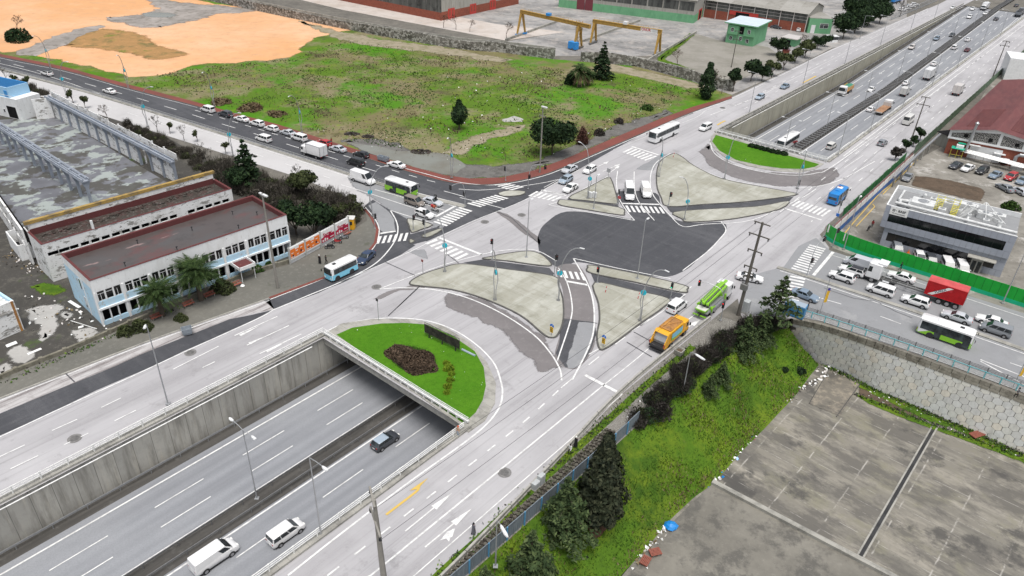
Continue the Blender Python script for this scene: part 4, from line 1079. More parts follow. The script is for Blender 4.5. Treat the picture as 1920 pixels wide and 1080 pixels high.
CT=dict(sedan=dict(L=4.65,W=1.82,H=1.46,zb=.22,belt=.93,top=[(-.5,.62),(-.49,.86),(-.46,.98),(-.33,1.0),(.2,.96),(.28,.93),(.42,.82),(.48,.70),(.5,.52)],base=(-.37,.235),roof=(-.20,.06),wr=.33,wb=2.7,win=[(.06,.50),(.53,.93)]),hatch=dict(L=4.15,W=1.80,H=1.50,zb=.22,belt=.95,top=[(-.5,.60),(-.49,.92),(-.46,1.0),(.2,.98),(.27,.95),(.42,.84),(.48,.70),(.5,.52)],base=(-.485,.25),roof=(-.385,.05),wr=.33,wb=2.58,win=[(.05,.42),(.46,.94)]),suv=dict(L=4.45,W=1.86,H=1.66,zb=.28,belt=1.05,top=[(-.5,.66),(-.49,1.0),(-.46,1.08),(.2,1.06),(.27,1.03),(.43,.94),(.485,.78),(.5,.58)],base=(-.485,.25),roof=(-.40,.06),wr=.37,wb=2.65,win=[(.05,.42),(.46,.94)]),mpv=dict(L=4.5,W=1.84,H=1.84,zb=.26,belt=1.08,top=[(-.5,.62),(-.495,1.05),(-.47,1.1),(.27,1.08),(.34,1.03),(.45,.90),(.49,.74),(.5,.55)],base=(-.492,.335),roof=(-.465,.15),wr=.33,wb=2.75,win=[(.03,.30),(.33,.62),(.65,.93)]),van=dict(L=5.4,W=2.02,H=2.15,zb=.28,belt=1.25,top=[(-.5,.62),(-.497,1.2),(-.47,1.28),(.30,1.26),(.36,1.18),(.45,1.02),(.49,.82),(.5,.58)],base=(-.495,.365),roof=(-.48,.20),wr=.36,wb=3.2,win=[(.74,.95)]),minibus=dict(L=6.0,W=2.05,H=2.62,zb=.30,belt=1.35,top=[(-.5,.62),(-.497,1.3),(-.47,1.38),(.33,1.36),(.38,1.25),(.46,1.06),(.49,.82),(.5,.58)],base=(-.495,.385),roof=(-.48,.25),wr=.36,wb=3.6,win=[(.03,.26),(.29,.51),(.54,.75),(.78,.95)]),bigvan=dict(L=6.1,W=2.08,H=2.55,zb=.30,belt=1.3,top=[(-.5,.62),(-.497,1.25),(-.47,1.33),(.30,1.3),(.36,1.2),(.45,1.02),(.49,.82),(.5,.58)],base=(-.495,.365),roof=(-.48,.22),wr=.36,wb=3.7,win=[(.77,.95)]),)
CM={}
def car_parts(tp,colr,roofc=None):
 key=(tp,colr,roofc)
 if key in CM:return CM[key]
 q=CT[tp];L,W,H,zb,belt=q['L'],q['W'],q['H'],q['zb'],q['belt'];hw=W/2
 mb=MB();rings=[]
 for fx,zt in q['top']:
  e=abs(fx);wf=1.0 if e<.38 else 1-.16*((e-.38)/.12)**2.2
  b=zb+(.12 if e>.47 else 0)
  y=hw*wf;m=(zt-b)
  half=[(y*.84,b),(y*.97,b+m*.14),(y,b+m*.42),(y*.985,b+m*.72),(y*.93,b+m*.95),(y*.80,zt)]
  rings.append([(fx*L,yy,zz)for yy,zz in half]+[(fx*L,-yy,zz)for yy,zz in half[::-1]])
 mb.loft(rings,0)
 xr0,xf0=q['base'][0]*L,q['base'][1]*L;xr1,xf1=q['roof'][0]*L,q['roof'][1]*L
 yb,yr=hw*.90,hw*(.76 if H<1.7 else.83)
 zc=belt-.06;zr=H-.07
 def rg(x0,x1,y,z,r):return[(x0+r,-y,z),(x1-r,-y,z),(x1,-y+r*1.2,z),(x1,y-r*1.2,z),(x1-r,y,z),(x0+r,y,z),(x0,y-r*1.2,z),(x0,-y+r*1.2,z)]
 kr=1 if roofc else 0
 mb.loft([rg(xr0,xf0,yb,zc,.10),rg(xr1,xf1,yr,zr,.08)],0,False)
 mb.loft([rg(xr1,xf1,yr,zr,.08),rg(xr1+.06,xf1-.08,yr-.07,H-.015,.08),rg(xr1+.3,xf1-.3,yr-.3,H,.08)],kr)
 for sx in(1,-1):
  for sy in(1,-1):mb.disc((sx*q['wb']/2,sy*(hw*.985),q['wr']+.02),q['wr']+.06,(0,1,0),.03,14,2)
 mb.box((0,0,.13),(L*.88,W*.90,zb-.05),0,2)  # black underbody, set low and wide to deepen the shade under the car
 mb.box((L*.485,0,zb+.16),(.10,W*.5,.16),0,2)
 mats=[pc(colr),pc(roofc)if roofc else pc(colr),BK]
 me=mb.mesh('body',mats,True);me.set_sharp_from_angle(angle=R_(38))
 out=[('body',me)]
 def quad(P,off):
  P=[Vector(p)for p in P];n=(P[1]-P[0]).cross(P[3]-P[0]).normalized()
  return[p+n*off for p in P]
 def win(P,off=.012):
  m=MB();m.face(quad(P,off));return m
 ins=.10
 def lp(a,b,t):return tuple(a[i]+(b[i]-a[i])*t for i in range(3))
 fb,ftp=[(xf0,yb-.06,zc),(xf0,-yb+.06,zc)],[(xf1,yr-.05,zr),(xf1,-yr+.05,zr)]
 m=win([lp(fb[1],ftp[1],.12),lp(fb[0],ftp[0],.12),lp(fb[0],ftp[0],.97),lp(fb[1],ftp[1],.97)]);out.append(('windscreen',m.mesh('windscreen',[GL])))
 rb_,rt_=[(xr0,yb-.12,zc),(xr0,-yb+.12,zc)],[(xr1,yr-.10,zr),(xr1,-yr+.10,zr)]
 if tp not in('van','bigvan'):
  m=win([lp(rb_[0],rt_[0],.2),lp(rb_[1],rt_[1],.2),lp(rb_[1],rt_[1],.92),lp(rb_[0],rt_[0],.92)]);out.append(('rear_window',m.mesh('rear_window',[GL])))
 for sg in(1,-1):
  m=MB()
  for f0,f1 in q['win']:
   def at(f,t):
    x=(xr0+(xf0-xr0)*f)*(1-t)+(xr1+(xf1-xr1)*f)*t
    return(x,sg*(yb+(yr-yb)*t),zc+(zr-zc)*t)
   P=[at(f0,.16),at(f1,.16),at(f1,.90),at(f0,.90)]
   if sg>0:P=P[::-1]
   m.face([Vector(p)+Vector((0,sg*.012,.003))for p in P])
  out.append(('side_window',m.mesh('side_window',[GL])))
 zl=q['top'][-3][1]-.1
 for sg in(1,-1):
  m=MB();m.box((L*.478,sg*hw*.62,zl-.12),(.16,.34,.15),0);out.append(('headlight',m.mesh('headlight',[MATS['lamp_clear']])))
  m=MB();m.box((-L*.487,sg*hw*.68,zl-.02),(.12,.22,.2),0);out.append(('taillight',m.mesh('taillight',[MATS['lamp_red']])))
  m=MB();m.box((xf0-.42,sg*(hw+.07),belt),(.12,.2,.14),0);out.append(('mirror',m.mesh('mirror',[pc(colr)])))
 m=MB();m.box((-L*.497,0,zl-.22),(.05,.5,.12),0);m.box((L*.503,0,zb+.2),(.05,.5,.11),0);out.append(('number_plate',m.mesh('number_plate',[MATS['plate']])))
 CM[key]=out;return out
def car(tp,colr,p,ang,label,roofc=None,group=None,z=0,name=None,cat=None):
 q=CT[tp]
 nm=name or{'van':'panel_van','bigvan':'panel_van','minibus':'minibus','mpv':'minivan'}.get(tp,'car')
 t=thing(nm,label,cat or{'panel_van':'van','minibus':'minibus','minivan':'minivan'}.get(nm,'car'),(p.x,p.y,z),ang,group)
 for n,me in car_parts(tp,colr,roofc):put(n,me,t)
 add_wheels(t,(q['wb']/2,-q['wb']/2),q['W']/2-.09,q['wr'],.2)
 return t
ZR=ZL['dark']
AV=head((320,221),(640,322))
AVL=AV+PI
CX=head((1500,514),(1920,655))
GA,GP,GH='cars parked along the red footway','cars waiting on the cross road','vehicles on the upper highway'
def C(tp,col,u,v,ang,label,roofc=None,group=None,zc=.7,**k):return car(tp,col,g(u,v,zc+ZR),ang,label,roofc,group,ZR,**k)
def Hc(tp,col,u,v,label,ang=None,roofc=None,zc=.7,**k):
 p,z=gh(u,v,zc);return car(tp,col,p,HW if ang is None else ang,label,roofc,GH,z+.03,**k)
HB=HW+PI
Hc('van','white',401,1040,'large white panel van with a small dark roof hatch in the near cutting',zc=1.0)
Hc('mpv','white',536,998,'white passenger van with dark side windows and roof rails in the near cutting')
Hc('hatch','dark',722,825,'dark hatchback with a silver blue reflection painted into its roof about to enter the underpass',roofc='light_blue')  # pale roof colour stands in for the reflection on a dark roof
for i,(tp,col,u,v,lab)in enumerate([('mpv','white',389.5,205,'white minivan parked first at the far end of the kerb row, by a curved lamp'),('suv','dark',423,213,'black car parked behind the white minivan at the far end of the kerb row'),('sedan','white',453,222,'white sedan parked right after the black car of the kerb row'),('suv','white',482,231,'white crossover with dark lower trim, third white car after the kerb row minivan'),('hatch','white',509,240,'white hatchback with a dark roof panel parked ahead of the pale silver sedan'),('sedan','silver',540,248,'pale silver sedan parked between a white hatchback and a white minivan'),('mpv','white',561,258,'white tall minivan parked ahead of the red hatchback'),('hatch','red',607,267,'red hatchback parked at the kerb behind the white box truck'),('sedan','silver',633.5,278,'silver sedan parked right behind the red hatchback'),('hatch','black',677,289,'black hatchback parked at the kerb ahead of the grey trash containers'),('sedan','white',743,308,'white sedan parked last in the kerb row, after the trash containers')]):
 C(tp,col,u,v,AVL,lab,group=GA)
C('mpv','black',667,303,AVL,'black van driving beside the parked black hatchback',zc=.8)
C('mpv','white',494,259,AVL,'white minivan driving along the dark avenue next to the parked row',zc=.8)
C('sedan','white',205,170,AVL,'white sedan driving alone on the avenue past the curved lamps')
C('suv','white',88,137,AVL,'white car with a black roof farthest along the avenue',roofc='black')
C('bigvan','white',680,332,AV,'long white panel van on the pale avenue behind the green and white bus',zc=1.2)
C('mpv','brown',777,378,AV,'brown minivan with black rear windows waiting behind the white hatchback')
C('sedan','silver',811,377,AV,'silver sedan waiting at the stop line beside the avenue median')
C('hatch','white',796,400,AV,'white hatchback waiting at the zebra crossing next to the scooter')
A1=head((1120,288),(1050,320));A2=head((1100,320),(1050,348))
C('sedan','silver',1068,316,A1,'silver sedan turning along the red footway bend')
C('hatch','white',1106,317,A2,'white car beneath the curved lamp, behind the silver blue hatchback')
C('hatch','light_blue',1061,336,A2,'silver blue hatchback waiting before the upper zebra crossing')
w_open=C('sedan','white',1070,351,A2,'white car with its dark side door standing open by the small island')
mb=MB();mb.box((.2,1.15,.5),(.9,.06,.9),R_(35));mb.build('open_door',BK,w_open)
A3=head((1190,330),(1200,380))
C('minibus','white',1180,358,A3,'white tall minibus waiting at the central zebra crossing',zc=1.2)
C('van','white',1211,356,A3+.05,'small white van with a black bumper beside the white minibus',zc=1.0)
A4=head((1345,228),(1290,252))
C('mpv','white',1323,238,A4,'small white van on the pale service road ahead of the white coach',zc=.8)
A5=head((1480,155),(1400,194))
C('hatch','light_blue',1425,181,A5,'pale blue grey hatchback on the far service road, nearer of the two')
C('sedan','blue_grey',1472,161,A5,'dark blue grey sedan following on the far service road')
C('sedan','white',1787,14,A5,'tiny white car farthest up the far service road')
A6=head((700,468),(668,496))
C('sedan','navy',686,481,A6,'dark navy sedan leaving the slip lane behind the blue and white minibus')
C('mpv','white',1270,571,HW,'white minivan with black rear glass between the orange truck and the island',zc=.9)
CL=CX+PI
C('van','silver',1612,492,CL,'silver grey panel van first in the queue beside the green fence',group=GP,zc=.95)
C('suv','white',1598,507,CL,'white car with a black glass roof between the silver van and a white crossover',roofc='black',group=GP)
C('suv','white',1579,518,CL,'white crossover with a sunroof nearest the stop line and the median',group=GP)
C('sedan','white',1691,518,CL,'white sedan half hidden behind the white truck cab',group=GP)
C('mpv','white',1652,542,CL,'white combi minivan with three side windows in front of the truck cab',group=GP,zc=.85)
C('suv','white',1717,564,CL,'white crossover with dark tail trim beside the truck bed',group=GP)
C('sedan','silver',1795,593,CL,'silver sedan behind the red container trailer',group=GP)
C('sedan','white',1860,601,CL,'white sedan last in the queue beside the silver grey minivan',group=GP)
C('mpv','grey',1868,616,CL,'silver grey minivan last in the queue by the median',group=GP,zc=.85)
C('sedan','blue_grey',1510,552,CX-.05,'dark grey blue sedan leaving over the lower zebra crossing')
C('sedan','white',1406,519,head((1380,517),(1440,528)),'white sedan crossing behind the tall utility pole')
AP=head((1700,470),(1712,500))
for tp,col,u,v,lab in[('suv','grey',1683,467,'dark grey car parked by the office wall nearest the fence corner'),('hatch','white',1725,482,'white car parked behind the green fence beside the dark pickup'),('suv','dark',1746,489,'dark pickup parked between two white cars behind the green fence'),('mpv','white',1777,498,'white minivan parked behind the green fence, one place before the last'),('mpv','white',1804,504,'white minivan parked last behind the green fence, next to the office entrance')]:
 C(tp,col,u,v,AP,lab,group='cars parked behind the green fence')
AY=head((1780,316),(1812,302))
for tp,col,u,v,lab in[('sedan','dark',1793,309,'dark sedan parked first in the yard row below the red roofed hall'),('sedan','white',1815,314,'white sedan parked second in the yard row below the red roofed hall'),('suv','black',1842,319,'black car parked third in the yard row beside the white one'),('sedan','blue_grey',1867,327,'steel blue sedan parked between the black and the red car of the yard'),('suv','red',1896,331,'red car parked in the yard row below the red roofed hall'),('sedan','blue_grey',1918,338,'blue grey car parked past the red car of the yard')]:
 C(tp,col,u,v,AY+PI,lab,group='cars parked in the factory yard')
AZ2=head((1870,342),(1900,358))
C('sedan','grey',1885,351,AZ2+PI,'charcoal sedan parked by itself in front of the yard row',group='cars parked in the factory yard')
C('hatch','silver',1912,357,AZ2+PI,'silver hatchback parked next to the charcoal sedan',group='cars parked in the factory yard')
C('sedan','grey',1702,331,head((1700,340),(1722,312))+PI,'dark grey car on the yard lane beside the blue and white hoarding')
C('sedan','dark',1455,50,AV,'dark car parked against the brick hall beside white cabins')
C('hatch','white',1499,55,AV+PI/2,'white car parked beside the white site cabins')
for i,(u,v)in enumerate([(1692,18),(1700,15),(1708,11),(1716,8)]):
 C('hatch','white',u,v,AV+.3,'small white car in the row behind the barred fence at the far end',group='white cars parked behind the barred fence')
Hc('sedan','white',1634,167,'white sedan approaching just after the yellow tipper truck',HB)
Hc('suv','cream',1710,88,'light pickup car approaching along the beige wall',HB,zc=.8)
Hc('suv','blue_grey',1756,72,'grey blue car approaching in the middle lane',HB)
Hc('sedan','dark',1785.5,65,'dark sedan approaching beside the median',HB)
Hc('suv','white',1818,31.5,'white crossover approaching beyond the dark sedan',HB)
Hc('sedan','white',1848,24.5,'white sedan approaching next to the median, near the white truck',HB)
Hc('sedan','white',1824,16,'white car approaching along the wall ahead of the white truck',HB)
Hc('mpv','offwhite',1559,273,'small off white van leaving the underpass toward the flatbed truck',zc=.8)
Hc('sedan','white',1633,204,'white sedan driving beside the brown flatbed truck')
Hc('sedan','white',1699,155,'white car ahead of the small box van, next to the median')
Hc('sedan','white',1752,119,'white sedan just ahead of the large white box truck')
Hc('mpv','white',1790,88,'white van with a broad dark rear window beside the median',zc=.9)
Hc('sedan','white',1815,74,'white sedan driving ahead of the maroon car')
Hc('sedan','maroon',1814,93,'maroon car on the upper highway behind a white sedan')
Hc('sedan','dark',1868,35,'dark maroon car alone farther up the departing lanes')
Hc('sedan','dark',1906,10,'dark car farthest up the departing lanes')
C('hatch','grey',1655,266,HW,'grey hatchback on the pale service road below the utility pole',zc=.75)
C('minibus','offwhite',1704,224,HW,'off white minibus with a dark rear window on the pale service road',zc=1.1)
# buses and lorries
def bus(L,W,H,roof,skirt,p,ang,label,belt=1.15,skirt_front=None,band=None,door=-1,z=ZR,group=None,rear_glass=True,wr=.46,name='bus',dark_pillar=False,cut=None):
 t=thing(name,label,'bus' if name=='bus' else 'minibus',(p.x,p.y,z),ang,group)
 hw=W/2
 m=MB();rbox(m,-L/2,L/2,-hw,hw,.35,H,.28,0,.05,.12)
 if skirt!=roof:
  for sg in(1,-1):
   y=sg*(hw+.012);x0=-L/2+.15;x1=L/2-.15
   m.face([(x0,y,.4),(x1,y,.4),(x1,y-sg*.01,belt+(.25 if cut else 0)),(x0+(L*.2 if cut else 0),y-sg*.01,belt)],1)
  m.box((L/2-.05,0,.4),(.14,W-.25,belt-.45),0,1);m.box((-L/2+.05,0,.4),(.14,W-.25,belt-.45),0,1)
 for sx in(L*.30,-L*.24):
  for sy in(1,-1):m.disc((sx,sy*(hw+.016),wr),wr+.09,(0,1,0),.03,14,2)
 me=m.mesh('body',[pc(roof),pc(skirt),BK],True);me.set_sharp_from_angle(angle=R_(35));put('body',me,t)
 for sg in(1,-1):
  m=MB();y=sg*(hw+.018)
  n=5 if L<9 else 7
  x0,x1=-L/2+.35,L/2-.55
  m.face([(x0,y,belt+.04),(x1,y,belt+.04),(x1,y-sg*.055,H-.42),(x0,y-sg*.055,H-.42)])
  o=m.build('side_window',GL,t)
  m=MB()
  for i in range(1,n):m.box((x0+(x1-x0)*i/n,y+sg*.004,belt+.06),(.05,.02,H-.55-belt),0)
  m.build('window_bar',BK,o)
 m=MB();xf=L/2+.012
 m.face([(xf,-hw+.18,belt-.1),(xf,hw-.18,belt-.1),(xf-.11,hw-.28,H-.32),(xf-.11,-hw+.28,H-.32)]);m.build('windscreen',GL,t)
 if rear_glass:
  m=MB();xf=-L/2-.012
  m.face([(xf,hw-.25,belt+.1),(xf,-hw+.25,belt+.1),(xf+.02,-hw+.3,H-.5),(xf+.02,hw-.3,H-.5)]);m.build('rear_window',GL,t)
 if door:
  m=MB()
  for x in((L*.40,-L*.12)if L<9 else(L*.43,L*.05)):m.box((x,-(hw+.015),.42),(.95,.04,H-.95),0)
  m.build('door',GL,t)
 for sg in(1,-1):
  m=MB();m.box((L/2+.01,sg*hw*.7,.62),(.06,.36,.2),0);m.build('headlight',MATS['lamp_clear'],t)
  m=MB();m.box((-L/2-.01,sg*hw*.82,.75),(.06,.18,.4),0);m.build('taillight',MATS['lamp_red'],t)
  m=MB();m.tube([(L/2-.1,sg*hw,H-.6),(L/2+.25,sg*(hw+.2),H-.7)],.03,5);m.box((L/2+.25,sg*(hw+.22),H-1.1),(.1,.2,.42),0);m.build('mirror',BK,t)
 m=MB();rbox(m,-L*.2,L*.02,-.5,.5,H-.02,H+.16,.1);m.build('roof_vent',pc(roof),t)
 m=MB();m.box((L*.24,0,H-.01),(.6,.55,.07),0);m.build('roof_hatch',BK,t)
 add_wheels(t,(L*.30,-L*.24),hw-.14,wr,.28)
 return t
b=bus(7.4,2.35,2.95,'white','lime',g(752,352,1.2+ZR),AV,'green and white midibus waiting on the avenue behind the brown minivan',1.5)
b=bus(7.8,2.35,3.0,'white','lime',g(1773,624,1.2+ZR),CX,'white roofed bright green midibus driving down the cross road',1.2,cut=True)
b=bus(5.9,2.1,2.75,'white','cyan',g(640,505,1.1+ZR),head((668,495),(612,522)),'pale blue minibus with a white roof beside the footway with two people',1.35,name='minibus')
b=bus(12.0,2.55,3.2,'white','white',g(1245,249,1.4+ZR),head((1300,220),(1217,258)),'long white coach with a dark window band joining the junction',1.6,wr=.5)
m=MB()
for i,x in enumerate((-.8,0,.9)):m.box((x,1.30,.8),(.6,.02,.28),.0)
b=bus(6.6,2.3,2.9,'blue','blue',g(1570,368,1.2+ZR),HW,'bright blue minibus next to the zebra crossing by the hoarding',1.3,name='minibus')
m=MB();m.box((.6,.1,2.9),(1.3,1.1,.22),.1);m.build('roof_sign',MATS['plate'],b)
m=MB();m.box((.9,.3,3.121),(.5,.5,.02),.1);m.build('roof_sticker',pc('red'),b)
p,z=gh(1477,265,1.6)
b=bus(11.0,2.5,3.3,'white','white',p,HB,'white coach with a red swoosh coming into the far underpass',1.7,z=z+.03,wr=.5)
for sg in(1,-1):
 m=MB();y=sg*1.272
 m.face([(-5.2,y,.6),(-2.2,y,.6),(-.6,y,1.5),(1.0,y,1.62),(-1.2,y,1.66),(-3.6,y,1.3)]);m.build('red_swoosh',pc('red'),b)
def cab(t,x0,x1,W,z0,z1,colr,sleeper=True,name='cab'):
 hw=W/2
 m=MB();rbox(m,x0,x1,-hw,hw,z0,z1,.2,0,.06,.22)
 m.box(((x0+x1)/2+.2,0,z0-.25),(x1-x0-.2,W-.2,.4),0,1)
 me=m.mesh('cab',[pc(colr),BK],True);me.set_sharp_from_angle(angle=R_(35));c=put(name,me,t)
 h=z1-z0
 m=MB();xf=x1+.014
 m.face([(xf-.22*.38,-hw+.14,z0+h*.38),(xf-.22*.38,hw-.14,z0+h*.38),(xf-.22*.82,hw-.2,z0+h*.82),(xf-.22*.82,-hw+.2,z0+h*.82)]);m.build('windscreen',GL,c)
 for sg in(1,-1):
  m=MB();y=sg*(hw+.012)
  m.face([(x1-.95,y-sg*.025,z0+h*.42),(x1-.25,y-sg*.025,z0+h*.42),(x1-.38,y-sg*.05,z0+h*.78),(x1-.95,y-sg*.05,z0+h*.78)]);m.build('side_window',GL,c)
  m=MB();m.box((x1-.12,sg*(hw+.16),z0+h*.42),(.1,.22,.5),0);m.build('mirror',BK,c)
  m=MB();m.box((x1+.0,sg*hw*.74,z0-.02),(.08,.4,.2),0);m.build('headlight',MATS['lamp_clear'],c)
 return c
def chassis(t,x0,x1,axles,W=2.4,r=.5,colr=None):
 m=MB()
 for sg in(1,-1):m.box(((x0+x1)/2,sg*.42,.62),(x1-x0,.12,.25),0)
 x=x0+.5
 while x<x1:m.box((x,0,.66),(.12,.84,.16),0);x+=1.2
 m.build('chassis',MATS['steel'],t)
 add_wheels(t,axles,W/2-.2,r,.34)
def lorry(label,p,ang,z,L,boxc,cabc,Hb=3.2,W=2.4,cabl=1.9,group=None,cat='truck'):
 t=thing('box_truck',label,cat,(p.x,p.y,z),ang,group)
 chassis(t,-L/2+.2,L/2-.6,(L/2-1.2,-L/2+1.5),W,.42)
 cab(t,L/2-cabl,L/2,W-.15,.75,min(2.5,Hb-.2),cabc)
 m=MB();x1=L/2-cabl-.15;hw=W/2
 m.box(((-L/2+x1)/2,0,.95),(x1+L/2,W,Hb-.95),0)
 b=m.build('cargo_box',pc(boxc),t)
 m=MB()
 for sg in(1,-1):
  m.box(((-L/2+x1)/2,sg*hw,Hb-.06),(x1+L/2,.08,.09),0);m.box(((-L/2+x1)/2,sg*hw,.93),(x1+L/2,.08,.1),0)
  for xx in(-L/2+.04,x1-.04):m.box((xx,sg*hw,1.0),(.1,.1,Hb-1.05),0)
 m.box((-L/2-.01,0,.95),(.06,.06,Hb-1.0),0)
 m.build('box_frame',MATS['galv'],t)
 for sg in(1,-1):
  m=MB();m.box((-L/2-.02,sg*.9,.72),(.06,.3,.14),0);m.build('taillight',MATS['lamp_red'],t)
 return t
lorry('white box truck with a plain cargo body on the dark avenue',g(588,282,1.5+ZR),AVL,ZR,6.6,'white','white',3.3)
p,z=gh(1743,139,1.6);lorry('large white box truck with a grey rear door on the upper highway',p,HW,z+.03,8.6,'white','white',3.9,2.5,group=GH)
p,z=gh(1697,172,1.3);lorry('small box van with a beige rear door on the upper highway',p,HW,z+.03,5.6,'offwhite','white',3.0,2.1,group=GH)
lorry('pale box truck alone on the right service road',g(1797,168,1.5+ZR),HW,ZR,6.4,'cream','white',3.4,2.3)
p,z=gh(1847,12,1.5);lorry('white truck approaching at the far end of the highway',p,HB,z+.03,8.5,'white','white',3.2,2.5,2.2,group=GH)
def tipper(label,p,ang,z,bodyc,L=9.0,name='tipper_truck',cabc='white',top=None):
 t=thing(name,label,'truck',(p.x,p.y,z),ang,GH)
 chassis(t,-L/2+.3,L/2-.8,(L/2-1.3,-L/2+1.2,-L/2+2.5,-L/2+3.8),2.5)
 cab(t,L/2-2.4,L/2,2.45,.8,3.3,cabc)
 m=MB();x0,x1=-L/2,L/2-2.8
 m.box(((x0+x1)/2,0,1.1),(x1-x0,2.1,.1),0)
 for sg in(1,-1):m.idx([(x0,sg*1.0,1.1),(x1,sg*1.0,1.1),(x1,sg*1.25,2.6),(x0,sg*1.25,2.6),(x0,sg*.93,1.1),(x1,sg*.93,1.1),(x1,sg*1.15,2.6),(x0,sg*1.15,2.6)],[(0,1,2,3),(4,5,6,7),(3,2,6,7)])
 m.box((x1-.05,0,1.1),(.1,2.4,1.6),0);m.box((x0+.05,0,1.1),(.1,2.4,1.4),0)
 m.build('tipper_body',pc(bodyc),t)
 m=MB();n=8
 for i in range(n):
  a,b=x0+(x1-x0)*i/n,x0+(x1-x0)*(i+1)/n
  m.face([(a,-1.12,2.45),(b,-1.12,2.45),(b,0,2.75),(a,0,2.75)]);m.face([(a,0,2.75),(b,0,2.75),(b,1.12,2.45),(a,1.12,2.45)])
 m.build('load_cover',top or MATS['trim'],t)
 return t
plain('green_tarp',(.05,.22,.15),.8)
p,z=gh(1586,167,1.6);tipper('white cab tipper truck with a yellow body and a green tarpaulin',p,HB,z+.03,'yellow',top=MATS['green_tarp'])
p,z=gh(1912,24,1.4);tipper('dark open trailer truck leaving at the far right of the highway',p,HW,z+.03,'grey',11.0,cabc='grey')
p,z=gh(1657,203,1.1);t=thing('flatbed_truck','white cab flatbed truck with an empty brown wooden deck','truck',(p.x,p.y,z+.03),HW,GH);L=11.5
chassis(t,-L/2+.3,L/2-.8,(L/2-1.4,-L/2+1.6,-L/2+2.9),2.5)
cab(t,L/2-2.3,L/2,2.45,.8,3.0,'white')
surf('deck_wood',(.34,.19,.11),[('o',(.6,5,1),5,.6,.4,.65,(.24,.13,.08),.9),('o',(.2,.2,.2),3,.5,.45,.6,(.42,.26,.16),.6)],.85,.2)
m=MB();x0,x1=-L/2,L/2-2.6
k=0
while x0+k*1.45<x1:m.box((x0+k*1.45+.7,0,1.05),(1.38,2.5,.14),0);k+=1
m.build('deck',M['deck_wood'],t)
m=MB();m.box((x1+.1,0,1.1),(.12,2.5,1.2),0);m.box((x0-.05,0,.9),(.08,2.5,.3),0);m.build('headboard',pc('cream'),t)
p=g(1712,540,.9+ZR);L=16.0
t=thing('container_truck','white tractor truck pulling a skeletal trailer with a red shipping container','truck',(p.x,p.y,ZR),CL)
CT_T=t
m=MB()
for sg in(1,-1):
 m.box((-.9,sg*.45,.85),(12.6,.14,.28),0);m.box((5.6,sg*.42,.62),(4.2,.12,.24),0)
for i in range(10):m.box((-6.8+i*1.3,0,.9),(.14,1.9 if i%3==0 else.9,.16),0)
m.build('chassis',MATS['steel'],t)
add_wheels(t,(6.6,3.3,-4.4,-5.7,-7.0),1.02,.52,.36)
cab(t,5.4,7.9,2.5,.85,3.7,'white')
m=MB();m.box((5.6,0,3.62),(1.5,2.1,.35),0);m.idx([(4.85,-1.05,3.97),(4.85,1.05,3.97),(6.35,.95,3.65),(6.35,-.95,3.65)],[(0,1,2,3)]);m.build('wind_deflector',pc('white'),t)
m=MB();m.disc((4.3,.95,.75),.32,(1,0,0),1.1,12);m.disc((4.3,-.95,.75),.32,(1,0,0),1.1,12);m.build('fuel_tank',MATS['galv'],t)
for x in(-4.4,-5.7,-7.0,3.3):
 m=MB()
 for sg in(1,-1):m.box((x,sg*1.05,1.08),(.8,.36,.05),0)
 m.build('mudguard',BK,t)
plain('container_red',(.48,.015,.02),.5,0,.3,.18,.8)
plain('container_roof',(.52,.09,.09),.6,0,.3,.15,.8)
x0,x1,zb_,zt=-8.0,-1.9,1.18,3.77
c=MB();c.box(((x0+x1)/2,0,zb_),(x1-x0,2.38,zt-zb_-.01),0)
n=26
for sg in(1,-1):
 for i in range(n):
  x=x0+.12+(x1-x0-.24)*(i+.5)/n
  c.box((x,sg*1.195,zb_+.12),((x1-x0)/n*.5,.06,zt-zb_-.24),0)
 for z_ in(zb_,zt-.14):c.box(((x0+x1)/2,sg*1.19,z_),(x1-x0,.12,.14),0)
 for x in(x0+.07,x1-.07):c.box((x,sg*1.19,zb_),(.14,.125,zt-zb_),0)
con=c.build('container',[MATS['container_red']],t)
c=MB();c.box(((x0+x1)/2,0,zt),(x1-x0,2.44,.02),0)
for i in range(14):c.box((x0+.3+i*.42,0,zt+.02),(.2,2.2,.02),0)
c.build('container_roof',[MATS['container_roof']],con)
c=MB()
for y in(-.85,-.35,.35,.85):c.tube([(x0-.04,y,zb_+.1),(x0-.04,y,zt-.1)],.03,6)
c.box((x0-.02,0,zb_+.1),(.03,.05,zt-zb_-.2),0)
c.build('door_bar',MATS['galv'],con)
def text_mesh(txt,size,mat,name='lettering',bold=0.0,align='CENTER',ext=.004,shear=0.0,sx=1.0):
 cu=D.curves.new(name,'FONT');cu.body=txt;cu.size=size;cu.align_x=align;cu.align_y='CENTER';cu.extrude=ext;cu.offset=bold;cu.shear=shear;cu.resolution_u=2
 ob=D.objects.new('tmp',cu);COL.objects.link(ob)
 me=D.meshes.new_from_object(ob.evaluated_get(bpy.context.evaluated_depsgraph_get()))
 D.objects.remove(ob);D.curves.remove(cu)
 if sx!=1.0:
  for v in me.vertices:v.co.x*=sx
 me.materials.clear();me.materials.append(mat);me.name=name
 return me
def lettering(txt,size,mat,parent,loc,rot,bold=0.0,name='lettering',**k):
 o=put(name,text_mesh(txt,size,mat,name,bold,**k),parent);o.location=loc;o.rotation_euler=rot
 return o
plain('ink_navy',(.03,.035,.06),.6);plain('ink_red',(.55,.03,.04),.5);plain('ink_white',(.8,.8,.78),.5)
